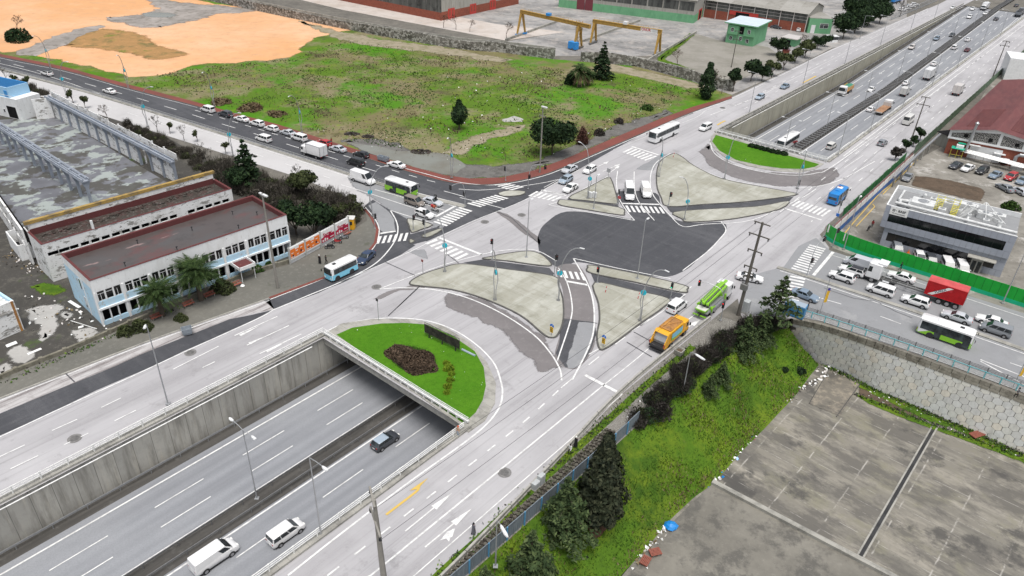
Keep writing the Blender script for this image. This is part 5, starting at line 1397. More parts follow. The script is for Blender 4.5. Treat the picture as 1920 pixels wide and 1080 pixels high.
for sg in(1,-1):
 y=sg*1.233
 m=MB();xa,xb=((x0+.5,x0+3.7)if sg<0 else(x1-.5,x1-3.7))
 m.face([(xa,y,zb_+.45),(xb-(.35 if sg<0 else-.35),y,zt-.25),(xb+(.15 if sg<0 else-.15),y,zt-.25),(xa+(.5 if sg<0 else-.5),y,zb_+.45)]if False else[(xa,y,zb_+.2),(xa+(.75 if sg<0 else-.75),y,zb_+.2),(xb+(.3 if sg<0 else-.3),y,zt-.25),(xb-(.45 if sg<0 else-.45),y,zt-.25)])
 m.build('name_band',MATS['ink_white'],con)
 ang=math.atan2(zt-.25-zb_-.2,2.9)
 o=lettering('TUREX',.62,MATS['ink_navy'],con,((xa+xb)/2+(.12 if sg<0 else-.12),y+sg*.006,(zb_+zt)/2),(PI/2,0,0 if sg<0 else PI),.01)
 o.rotation_euler=(Matrix.Rotation(0 if sg<0 else PI,3,'Z')@Matrix.Rotation(PI/2,3,'X')@Matrix.Rotation(ang,3,'Z')).to_euler()
 m=MB();m.disc((xb-(.0 if sg<0 else 0),y+sg*.008,zt-.75),.24,(0,1,0),.01,14);m.build('name_dot',MATS['ink_red'],con)
p=g(1256,625,1.4+ZR);t=thing('refuse_truck','orange refuse truck with an open loading hopper on the near service road','truck',(p.x,p.y,ZR),HW);L=8.0
paint('refuse_orange',(.78,.385,.012),.4);RO=MATS['refuse_orange'];PC['orange']=(.78,.385,.012)
chassis(t,-2.6,3.4,(2.75,-1.5),2.45,.5)
cab(t,2.2,4.0,2.35,.8,2.75,'orange')
m=MB();rbox(m,-2.3,2.0,-1.2,1.2,1.0,3.1,.14,0,.06);
for x in(-2.1,-1.0,.2,1.3):
 for sg in(1,-1):m.box((x,sg*1.19,1.05),(.10,.10,1.9),0)
m.build('body',RO,t)
surf('rusty_roof',(.48,.235,.06),[('o',(.7,.7,.7),6,.7,.42,.6,(.30,.15,.06),.9),('o',(2,2,2),6,.7,.5,.66,(.18,.10,.06),.7)],.7,.3)
m=MB();m.box((-.15,0,3.1),(3.7,1.9,.03),0)
for sg in(1,-1):m.tube([(-2.0,sg*1.0,3.22),(1.8,sg*1.0,3.22)],.05,6)
m.tube([(-1.9,-.95,3.18),(1.7,.95,3.18)],.04,5);m.tube([(-1.9,.95,3.18),(1.7,-.95,3.18)],.04,5);m.tube([(-2,-1,3.2),(-2,1,3.2)],.05,5);m.tube([(1.8,-1,3.2),(1.8,1,3.2)],.05,5)
m.build('roof_frame',M['rusty_roof'],t)
hp=MB()
prof=[(-2.3,1.0),(-2.3,3.15),(-2.7,3.1),(-3.15,2.5),(-3.75,1.7),(-3.95,1.2),(-3.6,.75),(-2.7,.6)]
for sg in(1,-1):
 a=[(x,sg*1.2,z)for x,z in prof];b_=[(x,sg*1.08,z)for x,z in prof]
 hp.face(a if sg<0 else a[::-1]);hp.face(b_ if sg>0 else b_[::-1])
 for i in range(len(prof)):hp.face([a[i],a[(i+1)%len(prof)],b_[(i+1)%len(prof)],b_[i]])
hp.face([(-2.35,-1.1,3.14),(-2.35,1.1,3.14),(-2.9,1.1,2.82),(-2.9,-1.1,2.82)]);
hop=hp.build('hopper',RO,t)
m=MB();m.face([(-2.32,-1.08,1.0),(-2.32,1.08,1.0),(-2.32,1.08,3.0),(-2.32,-1.08,3.0)]);m.face([(-2.3,-1.08,.95),(-3.85,-1.08,1.15),(-3.85,1.08,1.15),(-2.3,1.08,.95)]);m.build('hopper_lining',BK,hop)
m=MB();m.box((-2.8,0,1.15),(.5,2.0,.5),0);m.idx([(-2.5,-1.05,2.6),(-2.5,1.05,2.6),(-3.1,1.05,1.6),(-3.1,-1.05,1.6)],[(0,1,2,3)]);m.build('packer_plate',MATS['galv'],hop)
m=MB();m.box((-3.95,0,.75),(.2,2.5,.35),0);m.box((-3.9,0,.45),(.5,2.3,.08),0);m.build('rear_step',BK,t)
for sg in(1,-1):
 m=MB();m.box((-3.9,sg*1.22,1.25),(.12,.14,.5),0);m.build('taillight',MATS['lamp_red'],t)
 m=MB();y=sg*1.262
 m.face([(-1.8,y,1.5),(1.5,y,1.5),(1.5,y,2.75),(-1.8,y,2.75)]);pnl=m.build('side_poster',pc('cyan'),t)
 m=MB();m.face([(-1.8,y+sg*.004,1.5),(1.5,y+sg*.004,1.5),(1.5,y+sg*.004,1.85),(-.4,y+sg*.004,1.7),(-1.8,y+sg*.004,1.95)]);m.build('poster_strip',pc('lime'),pnl)
p=g(1338,560,1.5+ZR);t=thing('concrete_pump_truck','white concrete pump truck with a folded lime green boom and rear hopper','truck',(p.x,p.y,ZR),HW+.03)
chassis(t,-4.6,4.4,(3.9,2.4,-1.6,-2.9),2.45,.52)
cab(t,3.0,5.1,2.45,.85,3.05,'white')
LM_=pc('lime')
m=MB();m.box((-.9,0,1.05),(7.4,2.3,.18),0)
for sg in(1,-1):m.box((-.6,sg*1.15,.65),(5.5,.12,.5),0);m.box((-.8,sg*.75,1.23),(4.6,.5,.35),0)
m.build('deck',MATS['galv'],t)
def boom(m,a,b,s1,s2):
 a,b=Vector(a),Vector(b);d=(b-a).normalized();sd=d.cross(Vector((0,0,1))).normalized();u=sd.cross(d)
 V=[]
 for p_,s in((a,s1),(b,s2)):
  for x,y in((-1,-1),(1,-1),(1,1),(-1,1)):V.append(p_+sd*x*s*.5+u*y*s*.8)
 m.idx(V,[(0,1,2,3),(7,6,5,4),(0,4,5,1),(1,5,6,2),(2,6,7,3),(3,7,4,0)])
for y,z_,x0_,x1_,s in((-.62,2.75,3.6,-3.9,.34),(-.1,3.05,3.9,-4.3,.40),(.42,2.85,3.4,-3.4,.32),(.85,2.55,3.0,-3.0,.26)):
 m=MB();boom(m,(x0_,y,z_),(x1_,y,z_-.25),s,s*.7);m.disc((x0_,y,z_),s*.9,(0,1,0),s*1.1,10);m.disc((x1_,y,z_-.25),s*.8,(0,1,0),s*1.1,10);m.build('boom_section',LM_,t)
m=MB()
for y,z_ in((-.36,3.0),(.18,3.15),(.65,2.9)):m.tube([(3.2,y,z_),(0,y,z_+.05),(-3.8,y,z_-.2)],.065,6)
m.build('concrete_pipe',MATS['steel'],t)
m=MB();m.lathe([(.65,0),(.65,.5),(.45,.6),(.45,1.3),(.2,1.4)],12,(2.2,0,1.2));m.build('slewing_tower',LM_,t)
m=MB()
for sg in(1,-1):
 m.box((1.9,sg*1.2,1.0),(.35,.3,1.0),0);m.box((-3.1,sg*1.1,.9),(.35,.4,.9),0);m.tube([(-2.0,sg*1.15,1.5),(-3.6,sg*1.25,1.7)],.12,6)
m.build('outrigger',LM_,t)
m=MB();m.loft([[(-4.0,-.7,1.0),(-4.0,.7,1.0),(-4.6,.6,1.0),(-4.6,-.6,1.0)],[(-3.8,-1.0,1.75),(-3.8,1.0,1.75),(-5.1,.9,1.7),(-5.1,-.9,1.7)]],0);m.build('hopper',LM_,t)
m=MB();m.face([(-3.85,-.92,1.78),(-3.85,.92,1.78),(-4.95,.82,1.74),(-4.95,-.82,1.74)]);m.build('hopper_cover',pc('offwhite'),t)
m=MB();m.tube([(-4.3,-.5,.95),(-3.2,-.3,1.2),(-2.0,-.2,1.3)],.16,8);m.tube([(-4.3,.5,.95),(-3.2,.3,1.2),(-2.0,.2,1.3)],.16,8);m.tube([(-4.6,0,.7),(-5.15,0,.75)],.14,8);m.build('pump_cylinder',BK,t)
m=MB();m.box((-5.0,0,.55),(.15,2.3,.2),0);m.build('rear_bumper',LM_,t)
# motorbikes
def motorbike(label,p,ang,colr,z=.14,topbox=None,scooter=False,group=None):
 t=thing('motorbike',label,'motorbike',(p.x,p.y,z),ang,group)
 for x in(.62,-.62):
  m=MB();m.disc((x,0,.3),.3,(0,1,0),.12,14);wq=m.build('wheel',RB,t)
  m=MB();m.disc((x,0,.3),.17,(0,1,0),.14,10);m.build('rim',MATS['rim'],wq)
 m=MB();m.loft([[(x,y,z_)for x,y,z_ in((xx,-hw_,z0),(xx,hw_,z0),(xx,hw_*.7,z1),(xx,-hw_*.7,z1))]for xx,hw_,z0,z1 in((-.75,.06,.55,.72),(-.35,.13,.45,.8),(.1,.16,.4,.88),(.4,.12,.5,.92),(.55,.06,.6,.85))]);m.build('body',pc(colr),t)
 m=MB();m.box((-.28,0,.78),(.75,.26,.10),0);m.build('seat',BK,t)
 m=MB();m.tube([(.45,-.36,1.02),(.5,0,.98),(.45,.36,1.02)],.025,5);m.tube([(.62,.08,.3),(.45,.07,.95)],.035,5);m.tube([(.62,-.08,.3),(.45,-.07,.95)],.035,5);m.build('handlebar',MATS['steel'],t)
 m=MB();m.lathe([(.02,0),(.1,.02),(.1,.1),(.02,.14)],10,(.58,0,.78));m.build('headlight',MATS['lamp_clear'],t)
 if topbox:
  m=MB();rbox(m,-1.0,-.5,-.25,.25,.9,1.4,.06);m.build('top_box',pc(topbox),t)
 return t
GM='motorbikes parked by the poster hoarding'
AB=head((600,470),(650,440))
motorbike('black motorbike parked in front of the orange poster end of the hoarding',g(618,464,.4),AB+2.3,'black',group=GM)
motorbike('red and black motorbike parked between two other motorbikes at the hoarding',g(632,454,.4),AB+2.2,'red',group=GM)
motorbike('dark motorbike with a pale tank parked nearest the yellow kiosk',g(645,446,.4),AB+2.5,'grey',group=GM)
SCOOT=motorbike('white delivery scooter with an orange box waiting on the avenue',g(816,393,.5),AV,'white',z=ZR,topbox='red')
motorbike('dark motorbike pushed by a person in the yard lane',g(1629,428,.4),head((1625,432),(1640,418)),'black',z=ZL['area'])
# buildings
surf('white_plaster',(.80,.81,.81),[('o',(.5,.5,.12),7,.7,.5,.68,(.62,.62,.60),.6),('o',(.8,.8,.8),8,.75,.62,.64,(.40,.39,.37),.8),('o',(3,3,.6),6,.7,.55,.7,(.55,.54,.51),.5)],.9,.2,.2)
surf('peeling_plaster',(.78,.78,.77),[('o',(.35,.35,.9),8,.75,.55,.57,(.26,.25,.23),.9),('o',(.5,.5,.12),7,.7,.5,.66,(.6,.59,.56),.6),('o',(1.5,1.5,2.5),6,.7,.6,.63,(.2,.19,.17),.9)],.9,.2,.2)
surf('blue_plaster',(.47,.68,.82),[('o',(.5,.5,.12),7,.7,.48,.66,(.55,.66,.73),.7),('o',(1,1,1),8,.75,.58,.61,(.42,.42,.40),.8)],.9,.2,.2)
surf('red_parapet',(.125,.04,.04),[('o',(.8,.8,.3),7,.7,.46,.66,(.11,.04,.04),.8),('o',(2,2,2),6,.75,.58,.7,(.27,.13,.12),.6)],.85,.25)
surf('wet_roof',(.085,.072,.068),[('o',(.12,.2,1),7,.65,.54,.62,(.12,.058,.055),.85),('o',(.1,.16,1),6,.6,.50,.56,(.085,.078,.076),.95),('o',(.5,.5,.5),7,.7,.54,.7,(.045,.038,.036),.6),('o',(.08,.3,1),5,.6,.63,.65,(.27,.19,.18),.8)],.35,.45)
surf('debris_roof',(.05,.042,.036),[('o',(.5,.5,.5),7,.7,.5,.66,(.085,.04,.038),.8),('o',(1.6,1.6,1.6),8,.8,.52,.62,(.17,.165,.155),.8),('o',(.2,.2,.2),5,.7,.55,.65,(.035,.03,.026),.8)],.8,.2,.6)
surf('yellow_beam',(.40,.27,.085),[('o',(.6,.6,.6),7,.7,.46,.6,(.20,.15,.08),.9),('o',(1.5,1.5,.5),6,.75,.56,.66,(.12,.10,.07),.8)],.85,.2)
surf('blue_grey_beam',(.31,.345,.40),[('o',(.4,.4,.4),7,.7,.46,.64,(.23,.25,.285),.8),('o',(1.6,1.6,.5),6,.75,.56,.68,(.42,.42,.41),.7)],.85,.25)
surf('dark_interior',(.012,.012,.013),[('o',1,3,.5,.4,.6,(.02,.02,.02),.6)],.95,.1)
surf('brick',(.27,.085,.055),[('o',(.5,.5,.9),7,.7,.45,.66,(.19,.06,.045),.8),('o',(3,3,9),3,.6,.5,.62,(.33,.13,.09),.6),('o',(1,1,.3),6,.75,.6,.72,(.13,.07,.055),.7)],.9,.2)
surf('old_glazing',(.055,.058,.055),[('o',(1.1,1.1,.55),0,.5,0,1,(.13,.135,.125),.75,'cell'),('o',(2.2,2.2,.2),6,.7,.55,.7,(.24,.24,.22),.7),('o',(.3,.3,.3),5,.6,.56,.66,(.02,.02,.02),.8)],.5,.4)
surf('grey_cladding',(.37,.36,.325),[('o',(2.6,2.6,.12),6,.7,.46,.64,(.25,.24,.21),.8),('o',(.5,.5,.5),6,.7,.55,.7,(.46,.45,.41),.6)],.8,.25)
surf('mint',(.17,.40,.22),[('o',(.5,.5,.25),7,.7,.46,.66,(.12,.30,.165),.7),('o',(2,2,1),6,.75,.6,.72,(.30,.40,.29),.6)],.85,.25)
surf('eternit_roof',(.27,.26,.235),[('o',(.35,.5,.5),6,.7,.46,.62,(.19,.18,.155),.8),('o',(.14,.3,1),0,.5,0,1,(.40,.39,.365),.55,'cell'),('o',(1,1,1),7,.75,.56,.68,(.14,.13,.11),.7)],.9,.2)
surf('red_sheet_roof',(.145,.05,.05),[('o',(.25,.06,1),6,.7,.45,.65,(.10,.04,.042),.8),('o',(1.1,.2,1),3,.6,.45,.6,(.17,.065,.062),.5)],.7,.3)
surf('clad_panel',(.36,.385,.44),[('o',(.3,.3,.15),5,.6,.44,.66,(.31,.33,.38),.7),('o',(1,1,.3),6,.7,.58,.72,(.26,.27,.30),.5)],.45,.45)
surf('roof_membrane',(.25,.255,.262),[('o',(.3,.3,.3),7,.7,.45,.64,(.27,.275,.28),.8),('o',(1,1,1),7,.75,.56,.7,(.46,.46,.46),.6)],.7,.3)
plain('tint_glass',(.008,.009,.011),.1,0,.6,.3,.4)
plain('white_metal',(.74,.75,.75),.5,0,.4,.10,1.2)
plain('crane_yellow',(.38,.23,.055),.55,.0,.35,.22,1.2)
plain('crane_blue',(.03,.25,.62),.5)
plain('door_red',(.48,.05,.04),.6)
plain('sky_blue',(.05,.27,.60),.6);plain('pale_blue_wall',(.33,.55,.75),.7)
class Frame:
 """local frame of a building: origin at its front left corner, x along the facade, y going in"""
 def __init__(s,name,label,cat,a,b,z=0.0,group=None):
  s.o=Vector((a.x,a.y,z));d=b-a
  s.L=math.hypot(d.x,d.y);s.ang=math.atan2(d.y,d.x)
  s.t=thing(name,label,cat,s.o,s.ang,group)
 def loc(s,p):
  d=Vector(p)-s.o;c,n=math.cos(-s.ang),math.sin(-s.ang)
  return Vector((d.x*c-d.y*n,d.x*n+d.y*c,d.z))
def B3(mb,x0,x1,y0,y1,z0,z1,k=None):mb.box(((x0+x1)/2,(y0+y1)/2,z0),(x1-x0,y1-y0,z1-z0),0,k)
def band_open(mb,x0,x1,y0,y1,z0,z1,holes,k=0):
 """solid strip with holes (x intervals)"""
 x=x0
 for a,b in sorted(holes):
  if a>x+.01:B3(mb,x,a,y0,y1,z0,z1,k)
  x=b
 if x1>x+.01:B3(mb,x,x1,y0,y1,z0,z1,k)
def window(t,x0,x1,z0,z1,y,mat,bars=(1,1),pane=None,fw=.09,facing=-1):
 m=MB();d=.06
 ya,yb=(y,y+d)
 B3(m,x0,x1,ya,yb,z0,z0+fw);B3(m,x0,x1,ya,yb,z1-fw,z1);B3(m,x0,x0+fw,ya,yb,z0+fw,z1-fw);B3(m,x1-fw,x1,ya,yb,z0+fw,z1-fw)
 if bars[0]:xm=x0+(x1-x0)*.45;B3(m,xm-fw/2,xm+fw/2,ya,yb,z0+fw,z0+(z1-z0)*.72)
 if bars[1]:zm=z0+(z1-z0)*.72;B3(m,x0+fw,x1-fw,ya,yb,zm-fw/2,zm+fw/2)
 o=m.build('window',mat,t)
 m=MB();m.face([(x0+.02,y+d/2,z0+.02),(x1-.02,y+d/2,z0+.02),(x1-.02,y+d/2,z1-.02),(x0+.02,y+d/2,z1-.02)])
 m.build('pane',pane or GL,o)
 return o
WP,BP,DI=M['white_plaster'],M['blue_plaster'],M['dark_interior']
# A: abandoned two-storey office block
F=Frame('abandoned_office','abandoned two storey white and pale blue block with red roof rim behind two palms','building',g(168,527,8),g(537,403,8))
t,L,Dp,Hb=F.t,F.L,11.3,8.0
nb=8;bw=L/nb
m=MB()
gh_,uh=[],[]
for i in range(nb):
 for j in range(3):
  a=i*bw+.42+j*(bw-.5)/3
  gh_.append((a,a+(bw-.5)/3-.16));uh.append((a+.01,a+(bw-.5)/3-.13))
B3(m,0,L,0,.3,0,.75,1)
band_open(m,0,L,0,.3,.75,2.75,gh_,0)
B3(m,0,L,-.22,.3,2.75,3.05,0)
B3(m,0,L,0,.3,3.05,4.15,1)
band_open(m,0,L,0,.3,4.15,5.9,uh,0)
B3(m,0,L,0,.3,5.9,8.0,0)
for i in range(nb+1):B3(m,max(0,i*bw-.18),min(L,i*bw+.18),-.14,-.003,.0,5.9,0)
B3(m,0,.3,.303,Dp,0,6.4,1);B3(m,0,.3,.303,Dp,6.4,8.0,0);B3(m,-.05,-.002,4.2,4.5,0,8.0,0);B3(m,-.05,-.002,.0,.35,0,8.0,0)
B3(m,L-.3,L,.303,Dp,0,8.0,0);B3(m,.303,L-.303,Dp-.3,Dp,0,8.0,0)
m.build('wall',[WP,BP],t)
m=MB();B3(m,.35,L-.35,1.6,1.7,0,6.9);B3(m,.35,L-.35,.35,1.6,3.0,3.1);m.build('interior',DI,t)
m=MB();B3(m,.303,L-.303,.303,Dp-.303,6.9,7.15);rf=m.build('roof',M['wet_roof'],t)
m=MB();B3(m,-.06,L+.06,-.06,.32,8.0,8.06);B3(m,-.06,.32,.32,Dp-.32,8.0,8.06);B3(m,L-.32,L+.06,.32,Dp-.32,8.0,8.06);B3(m,-.06,L+.06,Dp-.32,Dp+.06,8.0,8.06)
B3(m,.304,L-.304,Dp-.36,Dp-.305,7.15,8.0);B3(m,.304,.36,.36,Dp-.36,7.15,8.0);B3(m,L-.36,L-.304,.36,Dp-.36,7.15,8.0)
m.build('parapet',M['red_parapet'],rf)
m=MB()
for x,y in((6,2.5),(10.5,8.5),(14,2),(19,7),(25,2.4),(27,8),(30,5)):m.tube([(x,y,7.15),(x,y,7.75)],.06,6);m.box((x,y,7.75),(.3,.2,.1),0)
m.build('roof_pipe',MATS['trim'],rf)
for i,(a,b)in enumerate(uh):window(t,a,b,4.2,5.85,.10,MATS['white_metal'],((1,1),(1,1),(1,0),(0,1))[(i*7)%4],MATS['tint_glass'],.06)
for(y0,y1,z0,z1)in((4.9,5.6,4.3,6.2),(4.9,5.6,1.0,2.9)):
 m=MB();m.box((-.03,(y0+y1)/2,z0),(.05,y1-y0,z1-z0),0);o=m.build('window',MATS['white_metal'],t)
 m=MB();m.box((-.06,(y0+y1)/2,z0+.08),(.02,y1-y0-.16,z1-z0-.16),0);m.build('pane',MATS['tint_glass'],o)
m=MB();x=bw*5.15;B3(m,x,x+3.0,-3.4,-.25,2.6,2.72);B3(m,x,x+.12,-3.4,-.25,2.72,3.2);B3(m,x+2.88,x+3.0,-3.4,-.25,2.72,3.2);B3(m,x,x+3.0,-3.4,-3.28,2.72,3.2);cn=m.build('canopy',WP,t)
m=MB();B3(m,x+.13,x+2.87,-3.27,-.26,2.722,2.78);m.build('canopy_top',M['red_parapet'],cn)
m=MB()
for xx in(x+.3,x+2.7):m.tube([(xx,-3.1,0),(xx,-3.1,2.6)],.06,6)
m.build('canopy_post',MATS['white_metal'],cn)
# B: second block behind
F=Frame('abandoned_hall_front','peeling white block with a row of small dark windows and rubble on its roof','building',g(77,459,7),g(434,354,7))
t,L,Dp=F.t,F.L,6.6
m=MB();holes=[]
for i in range(19):
 if i in(13,):continue
 a=.5+i*(L-1)/19;holes.append((a,a+1.35 if i>1 else a+1.6))
B3(m,0,L,0,.3,0,4.6);band_open(m,0,L,0,.3,4.6,5.3,holes);B3(m,0,L,0,.3,5.3,7.0)
B3(m,0,.3,.303,Dp,0,7.0);B3(m,L-.3,L,.303,Dp,0,7);B3(m,.303,L-.303,Dp-.3,Dp,0,8.2)
m.build('wall',M['peeling_plaster'],t)
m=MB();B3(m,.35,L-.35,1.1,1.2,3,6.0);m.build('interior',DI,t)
m=MB();B3(m,.303,L-.303,.303,Dp-.303,6.0,6.2);rf=m.build('roof',M['debris_roof'],t)
m=MB();B3(m,-.05,L+.05,-.05,.31,7.0,7.05);B3(m,-.05,.31,.31,Dp-.31,7.0,7.05);B3(m,L-.31,L+.05,.31,Dp-.31,7,7.05);B3(m,L-.36,L-.303,.36,Dp-.37,6.2,7.0);B3(m,.32,L-.36,Dp-.36,Dp-.303,6.2,7.3)
m.build('parapet',M['red_parapet'],rf)
m=MB();B3(m,-.1,L+.1,Dp-.4,Dp+.25,8.2,8.75);m.build('ring_beam',M['yellow_beam'],t)
m=MB()
for i in range(120):
 x=random.uniform(.8,L-1);y=4.6+.35*math.sin(x*.5)+random.gauss(0,.35);s=random.uniform(.12,.4)
 m.box((x,y,6.2),(s*random.uniform(.6,2.2),s,s*.6),random.uniform(0,3))
rb=m.build('rubble',M['debris_roof'],rf);rb['kind']='stuff'
m=MB();m.box((L*.245,.2,7.05),(.35,.35,1.5),0);m.build('vent_pipe',MATS['white_metal'],rf)
# roofless hall: outer colonnade and mid colonnade
def colonnade(label,a,b,n,H,panels,first=0):
 F=Frame('ruined_colonnade',label,'ruin',a,b);t,L=F.t,F.L
 for i in range(n+1):
  x=L*i/n
  m=MB();m.box((x,0,0),(.45,.5,H-.6),0)
  m.idx([(x-.22,-.25,H-2.2),(x+.22,-.25,H-2.2),(x+.22,-.75,H-.6),(x-.22,-.75,H-.6),(x-.22,.25,H-2.2),(x+.22,.25,H-2.2),(x+.22,.75 if not panels else.25,H-.6),(x-.22,.75 if not panels else.25,H-.6)],[(0,1,2,3),(5,4,7,6),(0,3,7,4),(1,5,6,2)])
  m.build('column',M['blue_grey_beam'],t)
 m=MB();B3(m,-.4,L+.4,-.8,.8 if not panels else.3,H-.6,H-.35);B3(m,-.4,L+.4,-.75,-.55,H-.35,H+.05)
 B3(m,-.4,L+.4,.1 if panels else.55,.3 if panels else.75,H-.35,H+.05);m.build('beam',M['blue_grey_beam'],t)
 if panels:
  for i in range(n):
   x0,x1=L*i/n+.26,L*(i+1)/n-.26
   if i==n-3:continue
   m=MB();B3(m,x0,x1,.12,.28,0,H-2.3);m.build('infill_panel',M['peeling_plaster'],t)
   m=MB();k=x0
   while k<x1:B3(m,k,k+.08,.16,.24,H-2.3,H-.6);k+=.62
   m.build('window_grid',M['blue_grey_beam'],t)
  for i in range(n):
   x0,x1=L*i/n+.1,L*(i+1)/n-.1
   m=MB();B3(m,x0,x1,1.0,1.14,H-.5,H+.9-(.35 if i%4==2 else 0));B3(m,x0-.16,x0+.06,.9,1.25,0,H+1.15);m.build('gutter_panel',M['peeling_plaster'],t)
 else:
  m=MB()
  for i in range(n):B3(m,L*(i+.5)/n-.25,L*(i+.5)/n+.25,-.3,.3,H-.34,H+.15)
  for y in(-.3,.3):m.tube([(0,y,H+.12),(L,y,H+.12)],.1,6)
  m.build('crane_rail',M['blue_grey_beam'],t)
 return F
e0,e1=g(103,220),g(333,345)
colonnade('outer colonnade of the roofless hall with white infill panels along the bushes',e0+(e0-e1)*.01,e1,12,5.6,True)
a,b=g(-25,250),g(172,382)
colonnade('middle colonnade of the roofless hall standing free between two patchy floors',a+(a-b)*.3,b,16,5.4,False)
F=Frame('hall_side_wall','long white side wall of the roofless hall with high dark windows','wall',g(62,497),g(62,497)+(g(0,405)-g(62,497))*1.8)
t,L=F.t,F.L
m=MB();holes=[(1.2+i*3.4,3.9+i*3.4)for i in range(int(L/3.4)-1)]
B3(m,0,L,-.3,0,0,3.2);band_open(m,0,L,-.3,0,3.2,5.0,holes);B3(m,0,L,-.3,0,5.0,6.8)
m.build('wall',M['peeling_plaster'],t)
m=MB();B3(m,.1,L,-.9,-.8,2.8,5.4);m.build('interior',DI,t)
F=Frame('roofless_annexe','small roofless white annexe leaning on the side wall of the ruined hall','building',g(20,462),g(42,490))
m=MB();L=F.L;B3(m,0,L,0,.2,0,3);B3(m,0,.2,.203,3,0,3);B3(m,L-.2,L,.203,3,0,3);B3(m,.2,L-.2,2.8,3,0,3);m.build('wall',M['white_plaster'],F.t)
m=MB();B3(m,.2,L-.2,.2,2.8,.5,.6);m.build('floor',DI,F.t)
F=Frame('ruined_corner_building','corner of a pale ruin with a bright blue edge beyond the wet court','building',g(-120,690),g(46,618))
t,L=F.t,F.L
m=MB();B3(m,0,L,0,.3,0,5.2,0);B3(m,L-.3,L,.303,14,0,5.2,1);B3(m,0,L-.303,.303,14,4.4,4.6,0);B3(m,0,L,-.1,-.003,3.5,3.8,0);B3(m,L-.5,L-.2,-.12,-.003,0,5.2,2)
m.build('wall',[M['peeling_plaster'],M['blue_plaster'],M['rusty_roof']],t)
m=MB()
for i in range(6):m.tube([(L-1-i*.8,.5+i*.7,4.6),(L-3-i*.3,2+i,5.6+.2*(i%3))],.09,5)
m.build('broken_timber',M['debris_roof'],t)
F=Frame('blue_roof_house','white house with a bright blue flat roof at the far end of the ruined hall','building',g(-70,200),g(42,226))
t,L=F.t,F.L
m=MB();B3(m,0,L,0,6.5,0,5.4,0);m.build('wall',WP,t)
m=MB();B3(m,-.1,L-2.6,.2,.45,5.4,8.0,0);B3(m,L-2.85,L-2.6,.45,6,5.4,8.0,0);B3(m,-.1,L-2.85,5.75,6,5.4,8.0,1);B3(m,-.1,L-2.9,.46,.6,5.5,7.95,1);B3(m,L-3.0,L-2.86,.6,5.74,5.5,7.95,1);m.build('upper_storey',[MATS['pale_blue_wall'],MATS['sky_blue']],t)
m=MB();B3(m,-.05,L-3.0,.6,5.74,5.42,5.5);m.build('roof',M['roof_membrane'],t)
m=MB();B3(m,L-4.0,L-2.9,.12,.197,5.6,7.2);m.build('shutter',MATS['sky_blue'],t)
m=MB();B3(m,L-4.6,L-1.2,-.04,-.004,.2,3.2);m.build('doorway',DI,t)
for x in(L-6.2,):window(t,x,x+.8,1.2,2.2,-.07,WP,(0,0),MATS['tint_glass'])
m=MB();m.tube([(0,-.5,6.3),(L,-.5,6.3)],.05,5);[m.tube([(x,-.5,5.4),(x,-.5,6.3)],.04,5)for x in(0,3,6,9,L)];m.build('balcony_rail',MATS['white_steel'],t)
F=Frame('end_wall','plain white end wall of the roofless hall beside the blue roofed house','wall',g(70,224),g(103,221))
m=MB();B3(m,0,F.L,0,.3,0,5.2);m.build('wall',M['peeling_plaster'],F.t)
F=Frame('white_shed','small white shed with one window between the blue roofed house and the end wall','building',g(43,214),g(66,212))
m=MB();B3(m,0,F.L,0,3,0,3.4);m.build('wall',M['white_plaster'],F.t);window(F.t,F.L*.3,F.L*.6,1.4,2.4,-.07,WP,(0,0),MATS['tint_glass'])
# office with the chemistry sign
F=Frame('office_building','grey panelled two storey office with dark ribbon windows and white roof plant','building',g(1662,385,8.4),g(1893,442,8.4))
t,Lf=F.t,F.L;L,Dp=Lf+1.2,12.0
m=MB()
def panels(z0,z1,x0,x1,y=0.0,n=None,k=0):
 n=n or max(1,round((x1-x0)/.98))
 for i in range(n):
  a,b=x0+(x1-x0)*i/n,x0+(x1-x0)*(i+1)/n
  B3(m,a+.02,b-.02,y,y+.1,z0+.02,z1-.02,k)
panels(7.15,8.5,0,L);panels(5.35,7.15,0,.95,n=1);panels(5.35,7.15,L-1.3,L,n=1);panels(4.0,5.35,0,L)
panels(3.0,4.0,.9,L,.45);panels(1.3,3.0,.9,1.75,.45,1);panels(1.3,3.0,L-1.6,L,.45,1);panels(0,1.3,.9,L,.45)
for(z0,z1)in((4.0,5.35),(5.35,7.15),(7.15,8.5)):
 for i in range(10):B3(m,0,.1,.12+i*1.19,.12+(i+1)*1.19-.04,z0+.02,z1-.02)
m.build('cladding',M['clad_panel'],t)
m=MB();B3(m,.06,L-.02,.06,.5,4.0,8.45);B3(m,.05,L-.02,.5,Dp,4.0,7.7);B3(m,.96,L-.02,.55,Dp,0,4.0);m.build('core',M['roof_membrane'],t)
m=MB();B3(m,.95,L-1.3,.02,.055,5.37,7.13);o=m.build('window',MATS['tint_glass'],t)
m=MB();[B3(m,.95+i*1.47,.98+i*1.47,.005,.02,5.37,7.13)for i in range(1,14)];m.build('mullion',BK,o)
m=MB();B3(m,1.75,L-1.6,.47,.54,1.32,2.98);o=m.build('window',MATS['tint_glass'],t)
m=MB();[B3(m,1.75+i*1.4,1.78+i*1.4,.455,.47,1.32,2.98)for i in range(1,13)];m.build('mullion',BK,o)
m=MB();B3(m,-.02,L,-.02,.22,8.5,8.62);B3(m,-.02,.22,.22,Dp,8.5,8.62);B3(m,-.02,L,Dp-.2,Dp,7.72,8.62);B3(m,.1,.2,.22,Dp,7.7,8.5);m.build('parapet',MATS['white_metal'],t)
m=MB();B3(m,.9,4.0,-.1,-.005,6.95,8.45);sg_=m.build('sign_board',MATS['ink_white'],t)
ND=MATS['trim']
